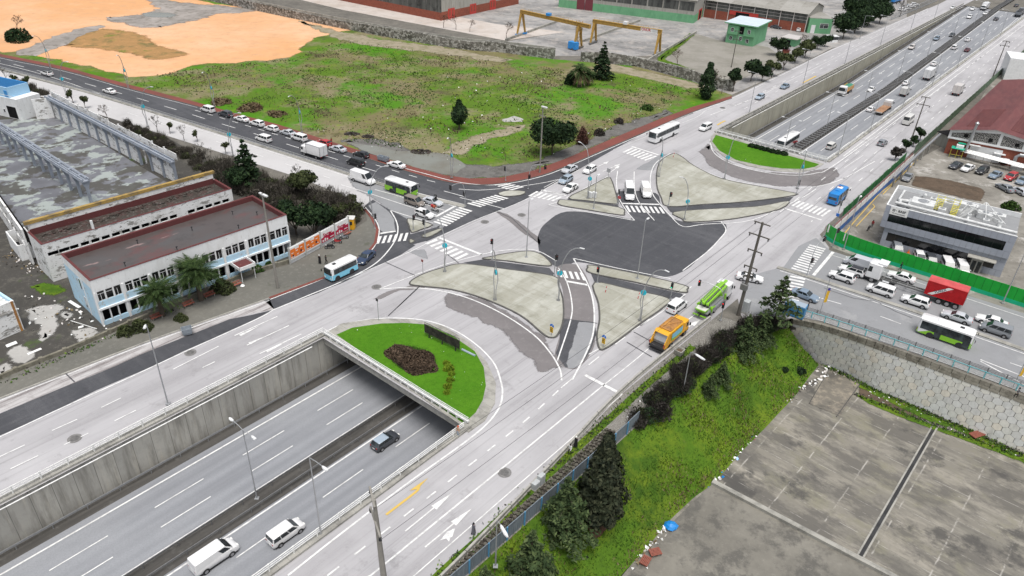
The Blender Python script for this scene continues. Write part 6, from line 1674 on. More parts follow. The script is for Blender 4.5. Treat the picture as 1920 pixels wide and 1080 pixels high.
lettering('BASF',.62,ND,sg_,(2.95,-.115,7.86),(PI/2,0,0),.02)
m=MB();B3(m,1.28,1.74,-.118,-.104,7.66,7.74);B3(m,1.28,1.74,-.118,-.104,8.02,8.10);B3(m,1.28,1.36,-.118,-.104,7.74,8.02);B3(m,1.66,1.74,-.118,-.104,7.74,8.02);B3(m,1.43,1.59,-.118,-.104,7.81,7.96);B3(m,1.93,2.06,-.118,-.104,7.81,7.94);m.build('emblem',ND,sg_)
lettering('We create chemistry',.27,ND,sg_,(2.5,-.115,7.30),(PI/2,0,0),.006)
m=MB();B3(m,L*.72,L*.72+4.6,-1.2,.44,3.0,3.15);en=m.build('entrance_canopy',M['grey_cladding'],t)
m=MB();B3(m,L*.76,L*.76+1.9,-.35,.445,0,2.6);m.build('entrance_porch',M['grey_cladding'],t)
m=MB();B3(m,L*.76+.2,L*.76+.85,-.38,-.352,.1,2.3);B3(m,L*.76+1.05,L*.76+1.7,-.38,-.352,.1,2.3);m.build('entrance_door',GL,t)
plain('plant_white',(.58,.59,.585),.55,0,.4,.18,1.5)
WMt=MATS['plant_white']
m=MB();m.tube([(1.2,2.1,8.6),(L-.2,1.6,8.6)],.28,10);m.tube([(L-3.0,1.65,8.5),(L-3.0,5.5,8.5)],.28,8);m.tube([(L-8.2,1.8,8.5),(L-8.2,4.2,8.5)],.24,8);m.build('roof_duct',WMt,t)
m=MB();m.tube([(3.0,2.6,8.3),(1.9,2.8,8.3),(1.7,4.6,8.3),(3.2,5.0,8.3)],.36,10);m.tube([(3.6,2.6,8.3),(3.4,5.6,8.5),(4.6,6.4,8.5),(6.5,6.2,8.5)],.34,10);m.tube([(1.4,5.0,8.2),(1.5,10.5,8.2)],.22,8);m.tube([(4.6,9.6,8.0),(5.4,9.2,8.9),(5.4,8.0,8.9)],.3,8);m.build('roof_duct',WMt,t)
for i,(x,y,sx,sy,sz)in enumerate([(5.6,4.6,4.0,3.2,1.5),(9.8,8.6,3.0,2.2,1.2),(13.0,9.2,3.2,1.6,1.4),(16.0,7.5,2.6,1.8,1.1),(9.0,5.0,1.3,1.3,.9),(16.4,3.6,1.1,1.0,1.3),(18.6,3.2,.7,.7,1.7),(13.6,4.0,.6,.6,1.4),(7.0,9.0,1.2,1.0,1.0),(18.2,8.0,2.2,1.6,1.2),(11.8,6.2,1.0,1.0,1.1)]):
 m=MB();rbox(m,x-sx/2,x+sx/2,y-sy/2,y+sy/2,7.7,7.7+sz,.06);o=m.build('roof_unit',WMt,t)
 m=MB();m.lathe([(min(sx,sy)*.3,0),(min(sx,sy)*.3,.1),(min(sx,sy)*.1,.12)],12,(x,y,7.7+sz));m.build('fan',MATS['galv'],o)
paint('safety_yellow',(.62,.56,.06),.5);SY=MATS['safety_yellow']
m=MB()
for k in range(7):m.box((8.2+k*.0,5.6+k*.3,7.9+k*.22),(1.2,.28,.05),0);m.box((11.0,4.6+k*.3,7.9+k*.2),(1.0,.28,.05),0)
for x in(7.6,8.8,10.5,11.5):
 m.tube([(x,4.6,8.3),(x,7.6,10.1)],.045,5)
 for k in range(5):m.tube([(x,4.8+k*.65,7.7+k*.36),(x,4.8+k*.65,8.45+k*.38)],.04,5)
for z in(9.3,9.8):m.tube([(7.6,7.6,z),(11.6,7.6,z),(11.6,6.0,z)],.045,5)
m.build('yellow_stair',SY,t)
m=MB()
for x0,y0 in((6.4,2.9),(12.6,5.0)):
 for k in range(8):m.box((x0+.12*k,y0+.26*k,7.85+.17*k),(1.3,.22,.05),.1)
 for sx in(-.65,.65):m.tube([(x0+sx,y0,8.6),(x0+.9+sx,y0+2.1,10.0)],.045,5);m.tube([(x0+sx,y0,7.7),(x0+sx,y0,8.6)],.04,5);m.tube([(x0+.9+sx,y0+2.1,7.7),(x0+.9+sx,y0+2.1,10)],.04,5)
for a,b in(((13,7,7.7),(15.5,9,10.2)),((16.5,5,7.7),(15.5,9,10.2)),((15.5,9,10.2),(19.5,5,8.4)),((13.2,7.4,9.2),(19,4,9.0))):m.tube([a,b],.09,6)
m.build('white_stair',WMt,t)
# red roofed hall
F=Frame('red_roof_hall','factory hall with a dark red sheet roof and a white lattice gable over red brick','building',g(1785,243,6.3),g(1920,268,6.3))
t=F.t;L=22.0;Dp=66.0;He,Ha=6.3,8.4;xa=9.5
sk=F.loc(g(1883,150,6.3));dxk=sk.x
def RP(x,y,z):return(x+dxk*y/Dp,y,z)
m=MB()
m.face([RP(-.6,-.8,He),RP(xa,-.8,Ha),RP(xa,Dp,Ha),RP(-.6,Dp,He)]);m.face([RP(xa,-.8,Ha),RP(L,-.8,He),RP(L,Dp,He),RP(xa,Dp,Ha)])
m.face([RP(-.6,-.8,He-.12),RP(-.6,Dp,He-.12),RP(-.6,Dp,He),RP(-.6,-.8,He)])
for side in(0,1):
 for r in range(2):
  for k in range(18):
   y=3+k*1.1+r*26;
   x0,x1=((2.5,7.5)if side==0 else(12.0,17.5))
   f=lambda x:(He+(Ha-He)*(x+.6)/(xa+.6))if x<xa else(Ha-(Ha-He)*(x-xa)/(L-xa))
   if r==1 and side==0:continue
   m.idx([RP(x0,y,f(x0)+.02),RP(x1,y,f(x1)+.02),RP(x1,y+.55,f(x1)+.02),RP(x0,y+.55,f(x0)+.02),RP(x0,y+.1,f(x0)+.22),RP(x1,y+.1,f(x1)+.22),RP(x1,y+.45,f(x1)+.22),RP(x0,y+.45,f(x0)+.22)],[(4,5,6,7),(0,1,5,4),(1,2,6,5),(2,3,7,6),(3,0,4,7)])
m.build('roof',M['red_sheet_roof'],t)
m=MB();B3(m,0,L,0,.3,0,4.3);m.face([RP(0,.3,0),RP(0,Dp,0),RP(0,Dp,He),RP(0,.3,He)]);m.face([RP(0,Dp,0),RP(L,Dp,0),RP(L,Dp,He),RP(0,Dp,He)]);m.build('wall',M['brick'],t)
m=MB();m.face([(-.3,-.06,4.2),(L,-.06,4.2),(L,-.06,He),(xa,-.06,Ha-.1),(-.3,-.06,He-.1)]);B3(m,-.3,L,-.3,-.07,4.1,4.35)
m.build('gable',MATS['white_metal'],t)
surf('lattice',(.52,.51,.48),[('o',(2.6,2.6,2.6),0,.5,.02,.10,(.045,.045,.045),.95,'crack')],.8,.2)
for x0,x1,z0,zl_,zr_ in((.3,4.6,4.6,5.6,6.5),(5.2,10.6,4.6,6.7,7.4),(11.3,16.0,4.6,7.2,6.4),(16.6,21,4.6,6.3,5.6)):
 m=MB();m.face([(x0,-.075,z0),(x1,-.075,z0),(x1,-.075,zr_),(x0,-.075,zl_)]);lt_=m.build('lattice_panel',M['lattice'],t)
 m=MB();xm=(x0+x1)/2+.6;B3(m,xm,xm+.9,-.10,-.08,5.0,5.9);m.build('opening',DI,lt_)
m=MB();B3(m,5.2,12.4,-.06,-.003,.1,3.5);m.build('gate',MATS['white_metal'],t)
m=MB();B3(m,4.6,7.4,-1.0,-.07,3.5,3.65);B3(m,10.6,13.2,-1.0,-.07,2.6,2.75);B3(m,11.2,14.4,-1.6,-.02,1.6,1.75);m.build('canopy',MATS['white_metal'],t)
m=MB();B3(m,11.6,14.2,-.03,-.006,.2,1.5);m.build('loading_bay',DI,t)
m=MB();m.tube([(4.6,-1.6,1.6),(4.6,-1.2,3.6),(4.9,-1.2,9.0)],.32,10);m.lathe([(.42,0),(.5,.3),(.1,.7)],10,(4.9,-1.2,9.0));m.build('flue',MATS['galv'],t)
plain('tarp_green',(.02,.42,.26),.7)
m=MB();B3(m,1.3,4.2,-2.6,-.4,2.4,2.5);B3(m,2.4,4.2,-1.2,-.2,3.5,3.6);o=m.build('awning',MATS['tarp_green'],t)
m=MB();[m.tube([(x,-2.5,0),(x,-2.5,2.4)],.05,5)for x in(1.4,2.8,4.1)];m.tube([(1.4,-2.5,.9),(4.1,-2.5,.9)],.04,5);m.build('awning_frame',SY,o)
m=MB();rbox(m,2.2,3.9,-2.0,-.6,2.5,3.3,.06);m.build('air_unit',MATS['white_metal'],t)
m=MB();m.tube([(15.5,-1.4,.8),(15.4,-1.4,3.0),(16.0,-1.4,3.6),(19.5,-1.4,3.7)],.42,10);m.tube([(18.6,-1.4,.6),(19.3,-1.3,4.4)],.45,10);rbox(m,15.0,17.6,-2.4,-.8,0,1.0,.08);m.build('exhaust_duct',MATS['galv'],t)
F2=Frame('carport_awning','long low white awning above the car row below the red roofed hall','awning',g(1796,296),g(1950,338))
m=MB();n=24
for i in range(n):x0,x1=F2.L*i/n,F2.L*(i+1)/n;m.idx([(x0,0,1.8),(x1-.05,0,1.8),(x1-.05,1.6,2.3),(x0,1.6,2.3),((x0+x1)/2,.8,2.2)],[(0,1,4),(1,2,4),(2,3,4),(3,0,4)])
m.build('cover',MATS['ink_white'],F2.t)
for i in range(11):
 m=MB();m.tube([(F2.L*i/10,0,0),(F2.L*i/10,0,1.8)],.05,5);m.build('post',MATS['steel'],F2.t)
F=Frame('white_block','pale white block with a round roof tank beyond the red roofed hall','building',g(1880,150),g(1960,160))
m=MB();B3(m,0,F.L,0,12,0,7.5);m.build('wall',MATS['white_metal'],F.t);m=MB();m.lathe([(3,0),(3,.8),(1.0,1.5)],16,(F.L*.6,5,7.5));m.build('roof_tank',pc('cream'),F.t)
F=Frame('low_shed','narrow dark roofed shed squeezed between the green mesh fence and the red roofed hall','shed',g(1752,270),g(1775,280))
m=MB();B3(m,0,F.L,0,40,0,3.4);m.build('wall',M['grey_cladding'],F.t);m=MB();B3(m,-.3,F.L+.3,-.3,40.3,3.4,3.5);m.build('roof',M['dark_interior'],F.t)
# works at the top of the picture
def hall(label,a,b,depth,H,mats,rows,inward=1,name='factory_hall',gable=0.0):
 F=Frame(name,label,'building',a,b);t,L=F.t,F.L
 y=(0,depth)if inward>0 else(-depth,0)
 return F,t,L
F=Frame('brick_warehouse','large warehouse with a brick base, dark patched glazing and red doors behind the stone wall','building',g(560,-15),g(827,39))
t,L=F.t,F.L;Dp=55;x0=-60
m=MB();B3(m,x0,L,0,.4,0,3.2,0);B3(m,L-.4,L,.403,Dp,0,3.4,0);m.build('base_wall',M['brick'],t)
m=MB();B3(m,x0,L-.02,.06,.38,3.2,10.5);m.build('glazing',M['old_glazing'],t)
m=MB();B3(m,L-.36,L-.05,.4,Dp,3.4,10.5);m.build('cladding',M['grey_cladding'],t)
m=MB();m.face([(x0,-.6,10.4),(L+.4,-.6,10.4),(L+.4,Dp/2,14),(x0,Dp/2,14)]);m.face([(x0,Dp/2,14),(L+.4,Dp/2,14),(L+.4,Dp,10.4),(x0,Dp,10.4)]);m.build('roof',M['eternit_roof'],t)
for y0 in(4.5,19,33):
 m=MB();B3(m,L+.003,L+.12,y0,y0+4.2,0,4.2);dd=m.build('door',MATS['door_red'],t)
 m=MB()
 for k in range(2):B3(m,L+.13,L+.15,y0+.6+k*1.9,y0+1.5+k*1.9,1.2,3.6)
 m.build('door_panel',M['brick'],dd)
F=Frame('green_warehouse','long warehouse with a mint green base wall, maroon doors and weathered cladding','building',g(1047,13),g(1300,44))
t,L=F.t,F.L;Dp=30
m=MB();band_open(m,0,L,0,.4,0,3.4,[(9,17)]);B3(m,L-.4,L,.403,8,0,3.4);B3(m,L-.4,L,14,Dp,0,3.4);m.build('base_wall',M['mint'],t)
m=MB();B3(m,0,L,.06,.38,3.4,9.5);B3(m,L-.38,L-.06,.4,Dp,3.4,9.5);m.build('cladding',M['grey_cladding'],t)
m=MB();[B3(m,i*L/9,(i+1)*L/9-.6,.01,.055,5.0,8.6)for i in range(9)];m.build('glazing',M['old_glazing'],t)
m=MB();m.face([(0,-.6,9.4),(L+.4,-.6,9.4),(L+.4,Dp/2,12),(0,Dp/2,12)]);m.build('roof',M['eternit_roof'],t)
plain('maroon_door',(.17,.04,.05),.6)
for k in(9.05,13.1):
 m=MB();B3(m,k,k+3.8,.05,.2,0,5.2);m.build('door',MATS['maroon_door'],t)
m=MB();B3(m,L-.1,L+.1,8.0,14,0,4.4);dd=m.build('door',MATS['door_red'],t);m=MB();B3(m,L+.11,L+.13,9.5,12.5,0,3.8);m.build('doorway',DI,dd)
F=Frame('brick_hall','long brick hall with tall grid glazing, white posts and a grey corrugated roof','building',g(1318,32),g(1508,61))
t,L=F.t,F.L;Dp=24
m=MB();B3(m,-8,L,0,.4,0,3.6);m.build('base_wall',M['brick'],t)
m=MB();B3(m,-8,L,.08,.36,3.6,7.4);m.build('glazing',M['old_glazing'],t)
for i in range(9):
 m=MB();B3(m,i*L/8-.14,i*L/8+.14,-.2,-.01,0,7.5);m.build('post',pc('cream'),t)
m=MB();[B3(m,-8,L,.03,.07,z,z+.12)for z in(4.8,6.1)];m.build('glazing_bar',pc('cream'),t)
m=MB();m.face([(-8,-.8,7.5),(L+.5,-.8,7.5),(L+.5,Dp/2,10.5),(-8,Dp/2,10.5)]);m.face([(-8,Dp/2,10.5),(L+.5,Dp/2,10.5),(L+.5,Dp,7.5),(-8,Dp,7.5)]);m.build('roof',M['eternit_roof'],t)
m=MB();m.face([(L,0,0),(L,Dp,0),(L,Dp,7.5),(L,Dp/2,10.4),(L,0,7.5)]);m.build('gable',M['grey_cladding'],t)
m=MB();B3(m,12,25,-.25,-.02,3.0,4.6);dd=m.build('door',MATS['door_red'],t);m=MB();B3(m,15,21,-.3,-.26,0,4.2);m.build('doorway',DI,dd)
F=Frame('green_annexe','mint green annexe with a flat roof, barred window and white doorway beside dark pines','building',g(1513,62),g(1556,64))
t,L=F.t,F.L
m=MB();B3(m,0,L,0,15,0,6.0);m.build('wall',M['mint'],t);m=MB();B3(m,.1,L-.1,.1,15,6.0,6.2);m.build('roof',M['eternit_roof'],t)
window(t,L*.48,L*.85,2.2,4.2,-.07,MATS['white_metal'],(1,1));m=MB();B3(m,L*.12,L*.3,-.05,-.003,.1,3.4);m.build('doorway',MATS['white_metal'],t)
F=Frame('green_house','mint green two storey works office with a pale blue flat roof','building',g(1366,43,7.4),g(1418,51,7.4))
t,L=F.t,F.L;by=F.loc(g(1450,35,7.4))
Dp=15
m=MB();B3(m,0,L,0,Dp,0,7.4);B3(m,L*.05,L*.42,-.7,-.003,3.6,7.0);B3(m,L*.62,L,-.7,-.003,3.6,7.0);m.build('wall',M['mint'],t)
surf('pale_blue_roof',(.55,.63,.70),[('o',(.4,.4,.4),6,.7,.45,.65,(.47,.53,.58),.8)],.6,.4)
m=MB();B3(m,-1.2,L+1.0,-1.2,Dp+1,7.4,7.8,1);B3(m,-1.15,L+.95,-1.15,Dp+.95,7.8,7.86,0);m.build('roof',[M['pale_blue_roof'],M['mint']],t)
for x,z,y in((L*.15,4.6,-.75),(L*.75,4.6,-.75),(L*.12,1.2,-.06),(L*.72,1.0,-.06),(L*.47,1.6,-.06)):window(t,x,x+1.2,z,z+1.5,y,MATS['white_metal'],(1,0),MATS['tint_glass'])
m=MB();B3(m,L*.45,L*.6,-.04,-.003,4.0,6.8);m.build('doorway',DI,t)
for k in range(4):window(t,L+.02,L+.021,1,2,2+3*k,MATS['white_metal'],(0,0))if False else None
m=MB();[m.box((-.8,1+k*.5,.3+k*.32),(1.2,.5,.08),0)for k in range(11)];[m.tube([(-1.4,1,1.2),(-1.4,6.5,4.8)],.05,5)];[m.tube([(-1.3,1+k,0),(-1.3,1+k,1+k*.62)],.05,5)for k in range(7)];m.build('outside_stair',MATS['steel'],t)
F=Frame('gate_house','small mint green gate house with a pale crumpled roof among trees','building',g(1467,84),g(1489,88))
m=MB();B3(m,0,F.L,0,6,0,2.8);m.build('wall',M['mint'],F.t);m=MB();B3(m,-.8,F.L+.8,-.8,6.8,2.8,3.1);m.build('roof',pc('cream'),F.t);m=MB();B3(m,F.L*.3,F.L*.6,-.05,-.003,0,2.2);m.build('doorway',DI,F.t)
F=Frame('brick_hut','tiny red brick hut among the trees below the gate house','hut',g(1466,107),g(1478,108))
m=MB();B3(m,0,F.L,0,2.5,0,2.6);m.build('wall',M['brick'],F.t);m=MB();B3(m,-.3,F.L+.3,-.3,2.8,2.6,2.75);m.build('roof',pc('maroon'),F.t)
for i,u in enumerate((1463,1478)):
 F=Frame('site_cabin',['white site cabin on the side of the dark car by the brick hall','white site cabin on the side of the white car by the brick hall'][i],'cabin',g(u,53+i*2.4),g(u+14.5,55.4+i*2.4),group='white site cabins')
 m=MB();rbox(m,0,F.L,0,2.6,.1,2.8,.06);m.build('wall',MATS['ink_white'],F.t);m=MB();B3(m,F.L*.3,F.L*.5,-.04,.02,.3,2.2);m.build('door',MATS['galv'],F.t)
F=Frame('guard_booth','low white and glass guard booth by the service road entrance','booth',g(1551,80),g(1570,80))
m=MB();B3(m,0,F.L,0,2.5,0,1.0);B3(m,-.2,F.L+.2,-.2,2.7,2.3,2.5);m.build('wall',MATS['white_metal'],F.t);m=MB();B3(m,.05,F.L-.05,.05,2.45,1.0,2.3);m.build('window',GL,F.t)
F=Frame('barred_fence','long barred fence of pale posts in front of the far car park','fence',g(1670,38),g(1757,2))
t,L=F.t,F.L
m=MB();B3(m,0,L,-.1,.1,0,.6);B3(m,0,L,-.05,.05,2.4,2.5);m.build('rail',MATS['galv'],t)
pm=MB();pm.box((0,0,.6),(.45,.12,2.1));me=pm.mesh('post',[MATS['galv']])
for i in range(int(L/2.2)):put('post',me,t).location=(i*2.2,0,0)
F=Frame('blue_truck','bright blue covered lorry behind the barred fence, left of the parked white cars','truck',g(1676,8),g(1690,3))
m=MB();B3(m,0,F.L,0,2.5,1,3.6);m.build('cargo_box',pc('blue'),F.t);m=MB();B3(m,F.L,F.L+1.8,0,2.4,.6,2.6);m.build('cab',pc('blue'),F.t);add_wheels(F.t,(1,F.L+.8),1.0,.45,.3)
# gantry cranes
def gantry(label,a,b,H,ext0,ext1,blue=None,sign=None):
 F=Frame('gantry_crane',label,'crane',a,b);t,L=F.t,F.L;CY=MATS['crane_yellow']
 m=MB();B3(m,-ext0,L+ext1,-.5,.5,H,H+1.3);B3(m,-ext0,L+ext1,-.62,.62,H+1.3,H+1.38);g_=m.build('girder',CY,t)
 m=MB();[m.tube([(x,-.6,H+1.38),(x,-.6,H+2.2)],.04,4)for x in[i*2.0 for i in range(int(L/2))]];m.tube([(0,-.6,H+2.2),(L,-.6,H+2.2)],.04,4);m.build('walkway_rail',CY,g_)
 for x in(0,L):
  for sg in(1,-1):
   m=MB();m.loft([[(x-.3,sg*2.3-.25,.8),(x+.3,sg*2.3-.25,.8),(x+.3,sg*2.3+.25,.8),(x-.3,sg*2.3+.25,.8)],[(x-.45,sg*.45-.3,H),(x+.45,sg*.45-.3,H),(x+.45,sg*.45+.3,H),(x-.45,sg*.45+.3,H)]]);m.build('leg',CY,t)
  m=MB();B3(m,x-.35,x+.35,-3.2,3.2,.35,.85);[m.disc((x,y,.35),.35,(1,0,0),.3,10)for y in(-2.8,2.8)];m.build('bogie',MATS['crane_blue']if x==0 and blue else MATS['steel'],t)
 m=MB();B3(m,L*.45,L*.45+1.6,-.8,.8,H+1.4,H+2.3);m.build('trolley',MATS['crane_blue']if blue else pc('white'),t)
 return F
F=gantry('yellow gantry crane with a blue cabin at the foot of its lattice tower',g(977,66),g(1083,92),8.2,.6,5.0,True)
m=MB();L=F.L
for sx in(-.9,.9):
 for sy in(-.7,.7):m.tube([(L+sx,sy,0.8),(L+sx,sy,10.2)],.1,5)
for k in range(7):
 z=1+k*1.3
 for sx in(-.9,.9):m.tube([(L+sx,-.7,z),(L+sx,.7,z+1.2)],.05,4);m.tube([(L+sx,-.7,z),(L+sx,.7,z)],.05,4)
 m.tube([(L-.9,-.7,z),(L+.9,-.7,z+1.2)],.05,4);m.tube([(L-.9,.7,z),(L+.9,.7,z+1.2)],.05,4)
m.build('lattice_tower',MATS['crane_yellow'],F.t)
m=MB();B3(m,L-2.2,L+1.4,-3.2,-1.2,.4,2.9);m.build('cabin',MATS['crane_blue'],F.t)
F=gantry('yellow gantry crane carrying a white name board in front of the green warehouse',g(1112,82),g(1232,103),7.6,.8,.6)
m=MB();B3(m,F.L*.72,F.L*.97,-.56,-.505,7.55,9.0);sb=m.build('name_board',MATS['ink_white'],F.t)
lettering('ONUR',1.35,MATS['ink_red'],sb,(F.L*.80,-.575,8.28),(PI/2,0,0),.03,sx=.95)
m=MB();[B3(m,F.L*.895,F.L*.962,-.575,-.565,z,z+.1)for z in(8.5,8.2,7.95)];m.build('small_print',pc('silver'),sb)
for i,(a,b)in enumerate([((948,77),(1055,38)),((1090,80),(1200,40)),((1215,115),(1305,62))]):
 A,Bq=g(*a),g(*b)
 mb=MB();mb.wall([A-A,Bq-A],.5,0,.9)
 t=thing('runway_wall',['low concrete runway wall under the crane with the blue cabin','painted low runway wall between the two gantry cranes','low runway wall beside the grass strip and the crane with the name board'][i],'wall',A)
 mb.build('wall',M['kerb_concrete'],t)
 # stone wall of the field
surf('stone_wall',(.21,.20,.18),[('o',(.15,.15,.5),7,.7,.46,.6,(.075,.072,.06),.9),('o',(.9,.9,1.1),4,.6,.5,.56,(.46,.45,.42),.85),('o',(2.2,2.2,2.6),5,.7,.52,.62,(.05,.048,.042),.8)],.95,.1,.6)
sl_=crv(px(*stone_line),3);i_gap=None
for k,(pa,pb,lab)in enumerate([(0,12,'long dark stone wall in front of the brick warehouse, from the sand to the gap'),(13,len(sl_)-1,'whitewashed stone wall from the gap in front of the cranes to the red footway')]):
 seg=sl_[pa:pb+1];o0=seg[0];t=thing('stone_wall',lab,'wall',o0)
 mb=MB();mb.wall([p-o0 for p in seg],.6,0,lambda i:3.3+.4*math.sin(i*1.7));mb.build('masonry',M['stone_wall'],t)
 mb=MB();mb.wall([p-o0+Vector((.0,.5,0))for p in seg],.3,0,lambda i:3.9 if pa==0 else 3.2);mb.build('inner_parapet',M['kerb_concrete'],t)
 # hoardings
surf('mesh_green',(.05,.22,.07),[('o',(.7,.7,1.2),6,.7,.46,.6,(.02,.10,.03),.8),('o',(2,2,2),5,.7,.56,.64,(.16,.34,.18),.7)],.8,.2)
surf('mesh_pale',(.12,.19,.12),[('o',(.7,.7,1.2),6,.7,.46,.6,(.05,.09,.05),.8),('o',(.4,.4,2),5,.7,.54,.64,(.24,.30,.23),.8)],.8,.2)
def mesh_fence(label,s0,s1,n,mat,h=2.3,step=3.0):
 o0=w(s0,n);t=thing('mesh_fence',label,'fence',o0)
 s=s0
 while s<s1-.1:
  a,b=w(s,n)-o0,w(min(s+step,s1),n)-o0
  mb=MB();mb.wall([a,b],.05,.15,h+random.uniform(-.12,.12));mb.build('panel',M[mat],t)
  mb=MB();mb.box(a,(.1,.1,h+.2),AZ);mb.build('post',MATS['steel'],t);s+=step
 return t
mesh_fence('bright green mesh fence along the service road behind the blue minibus',152,198,-35.2,'mesh_green')
mesh_fence('pale worn green mesh fence along the far service road by the red roofed hall',204,330,-34.8,'mesh_pale',2.6,4.0)
mesh_fence('faded mesh fence at the far end of the service road',331,470,-34.6,'mesh_pale',2.6,6.0)
plain('hoard_blue',(.04,.15,.42),.6);plain('rail_maroon',(.25,.08,.07),.6)
o0=w(141,-33.4);t=thing('blue_hoarding','white and blue metal hoarding with red rails along the yard lane','hoarding',o0)
s=141.0;k=0
while s<196:
 a,b=w(s+.03,-33.4)-o0,w(s+1.97,-33.4)-o0
 mb=MB();mb.wall([a,b],.06,1.3,2.7);mb.k=1;mb.wall([a,b],.06,0,1.3);mb.build('panel',[MATS['ink_white'],MATS['hoard_blue']]if True else 0,t)
 if k%2==0:
  mb=MB();mb.box(a,(.09,.09,3.0),AZ);mb.build('post',MATS['rail_maroon'],t)
 s+=2.0;k+=1
mb=MB()
for z in(2.75,3.1):mb.tube([w(141,-33.5,z)-o0,w(196,-33.5,z)-o0],.05,5)
mb.build('rail',MATS['rail_maroon'],t)
railing('tall grey pedestrian railing between the blue hoarding and the service road',[w(s_k,-34.5)for s_k in range(139,196,3)],(.5,1.0,1.5),MATS['galv'],1.7,2.4,.035,pw=.08)
o0=w(176,-32.4,2.9);t=thing('pipeline','silver pipeline running above the yard wall toward the red roofed hall','pipe',o0)
mb=MB();mb.tube([w(176,-32.4,3.0)-o0,w(200,-32.4,3.2)-o0,w(216,-32.2,3.3)-o0],.28,8);mb.build('pipe',MATS['galv'],t)
mb=MB();[mb.box(w(s_k,-32.4,0)-o0,(.3,.3,2.8),AZ)for s_k in(178,184,190,196,202,208)];mb.build('pipe_stand',M['kerb_concrete'],t)
plain('fence_green',(.008,.34,.035),.45,0,.4,.12,.6);plain('fence_mint',(.01,.42,.22),.5,0,.35,.12,.6)
fp=resample(crv(px((1546,446),(1560,456),(1587,468),(1640,487),(1740,519),(1840,551),(1930,580),(2050,620)),5),1.25)
o0=fp[0];t=thing('sheet_fence','tall bright green sheet fence with a turquoise foot in front of the office','fence',o0)
for a,b in zip(fp,fp[1:]):
 a2,b2_=a-o0,b-o0;d=(b2_-a2)*.02
 mb=MB();mb.wall([a2+d,b2_-d],.05,.75,3.15);mb.k=1;mb.wall([a2,b2_],.11,0,.75);mb.build('panel',[MATS['fence_green'],MATS['fence_mint']],t)
plain('fence_seam',(.006,.10,.015),.6)
mb=MB();mb.wall([p-o0+Vector((0,.10,0))for p in fp],.03,.5,3.1);mb.build('backing',MATS['fence_seam'],t)
d=(fp[4]-fp[0]).normalized();n=Vector((d.y,-d.x,0));ang=math.atan2(d.y,d.x)
sgn=thing('notice_board','white notice board with faint red and grey print on the green fence corner','sign',fp[0]+n*.12+d*.3,ang)
mb=MB();B3(mb,0,4.2,-.05,0,1.5,3.1);mb.build('board',MATS['ink_white'],sgn)
mb=MB();B3(mb,.3,.7,-.062,-.052,2.1,2.5);mb.build('emblem',MATS['ink_red'],sgn)
mb=MB();[B3(mb,1.0,3.0-.3*i,-.062,-.052,2.45-.3*i,2.58-.3*i)for i in range(3)];mb.build('print_line',pc('silver'),sgn)
plain('poster_orange',(.80,.20,.035),.55,0,.3,.06,.5);plain('poster_red',(.46,.015,.06),.55,0,.3,.08,.5);plain('concrete_post',(.42,.42,.40),.85)
F=Frame('poster_hoarding','row of four roadside posters, two orange and two red and white, beside parked motorbikes','billboard',g(545,496),g(655,435))
t,L=F.t,F.L
pw_=L/4
for i in range(5):
 m=MB();m.box((i*pw_,0,0),(.28,.22,3.35),0);m.build('post',MATS['concrete_post'],t)
m=MB();B3(m,0,L,.12,.22,2.95,3.15);B3(m,0,L,.13,.25,0,.7);m.build('backing_beam',MATS['white_metal'],t)
for i in range(4):
 x0,x1=i*pw_+.2,(i+1)*pw_-.2
 m=MB();B3(m,x0-.06,x1+.06,-.06,.06,.75,3.1);fr=m.build('poster',MATS['ink_white'],t)
 if i<2:
  m=MB()
  for a,b,z0,z1 in((.0,.34,1.05,2.75),(.34,.62,1.05,2.45),(.62,1.0,1.05,2.85)):B3(m,x0+(x1-x0)*a,x0+(x1-x0)*b,-.075,-.061,z0,z1)
  m.build('poster_field',MATS['poster_orange'],fr)
  m=MB()
  for a,z,s in((.14,1.9,.5),(.45,2.05,.5),(.78,2.25,.5),(.5,1.3,.45),(.16,1.15,.9),(.84,1.35,.35)):B3(m,x0+(x1-x0)*a-s/2,x0+(x1-x0)*a+s/2,-.085,-.076,z,z+.14)
  m.build('poster_print',MATS['ink_white'],fr)
  m=MB();[m.disc((x0+(x1-x0)*a,-.085,z),.2,(0,1,0),.02,10)for a,z in((.18,1.45),)];B3(m,x0+(x1-x0)*.68,x0+(x1-x0)*.8,-.09,-.077,1.45,1.9);m.build('poster_motif',pc('maroon'),fr)
 else:
  m=MB();m.face([(x0,-.072,.8),(x1,-.072,.8),(x1,-.072,1.95),(x0,-.072,1.75)]);m.build('poster_field',MATS['poster_red'],fr)
  lettering('Saray',1.05,MATS['poster_red'],fr,((x0+x1)/2-.1,-.09,2.12),(PI/2,0,0),.03)
  m=MB();[B3(m,x0+.25+k*.55,x0+.6+k*.55,-.085,-.074,.95,1.3+.2*(k%2))for k in range(3)];B3(m,x1-1.2,x1-.3,-.085,-.074,1.15,1.3);m.build('poster_print',MATS['ink_white'],fr)
  m=MB();B3(m,x1-1.35,x1-1.05,-.088,-.078,1.35,2.3);m.build('poster_motif',pc('maroon'),fr)
paint('kiosk_yellow',(.74,.38,.012),.4)
F=Frame('kiosk','small yellow guard kiosk with a pale roof at the end of the poster row','kiosk',g(650,432),g(664,434))
t=F.t;t.rotation_euler=(0,0,F.ang+.25)
m=MB();rbox(m,0,1.55,0,1.5,.1,2.35,.16);m.build('cabin',MATS['kiosk_yellow'],t)
m=MB();rbox(m,-.05,1.6,-.05,1.55,2.3,2.5,.1);m.build('roof',pc('offwhite'),t)
m=MB();B3(m,.4,1.15,-.02,.05,1.15,1.9);m.build('window',GL,t);m=MB();B3(m,1.5,1.57,.45,1.05,1.15,1.9);m.build('window',GL,t)
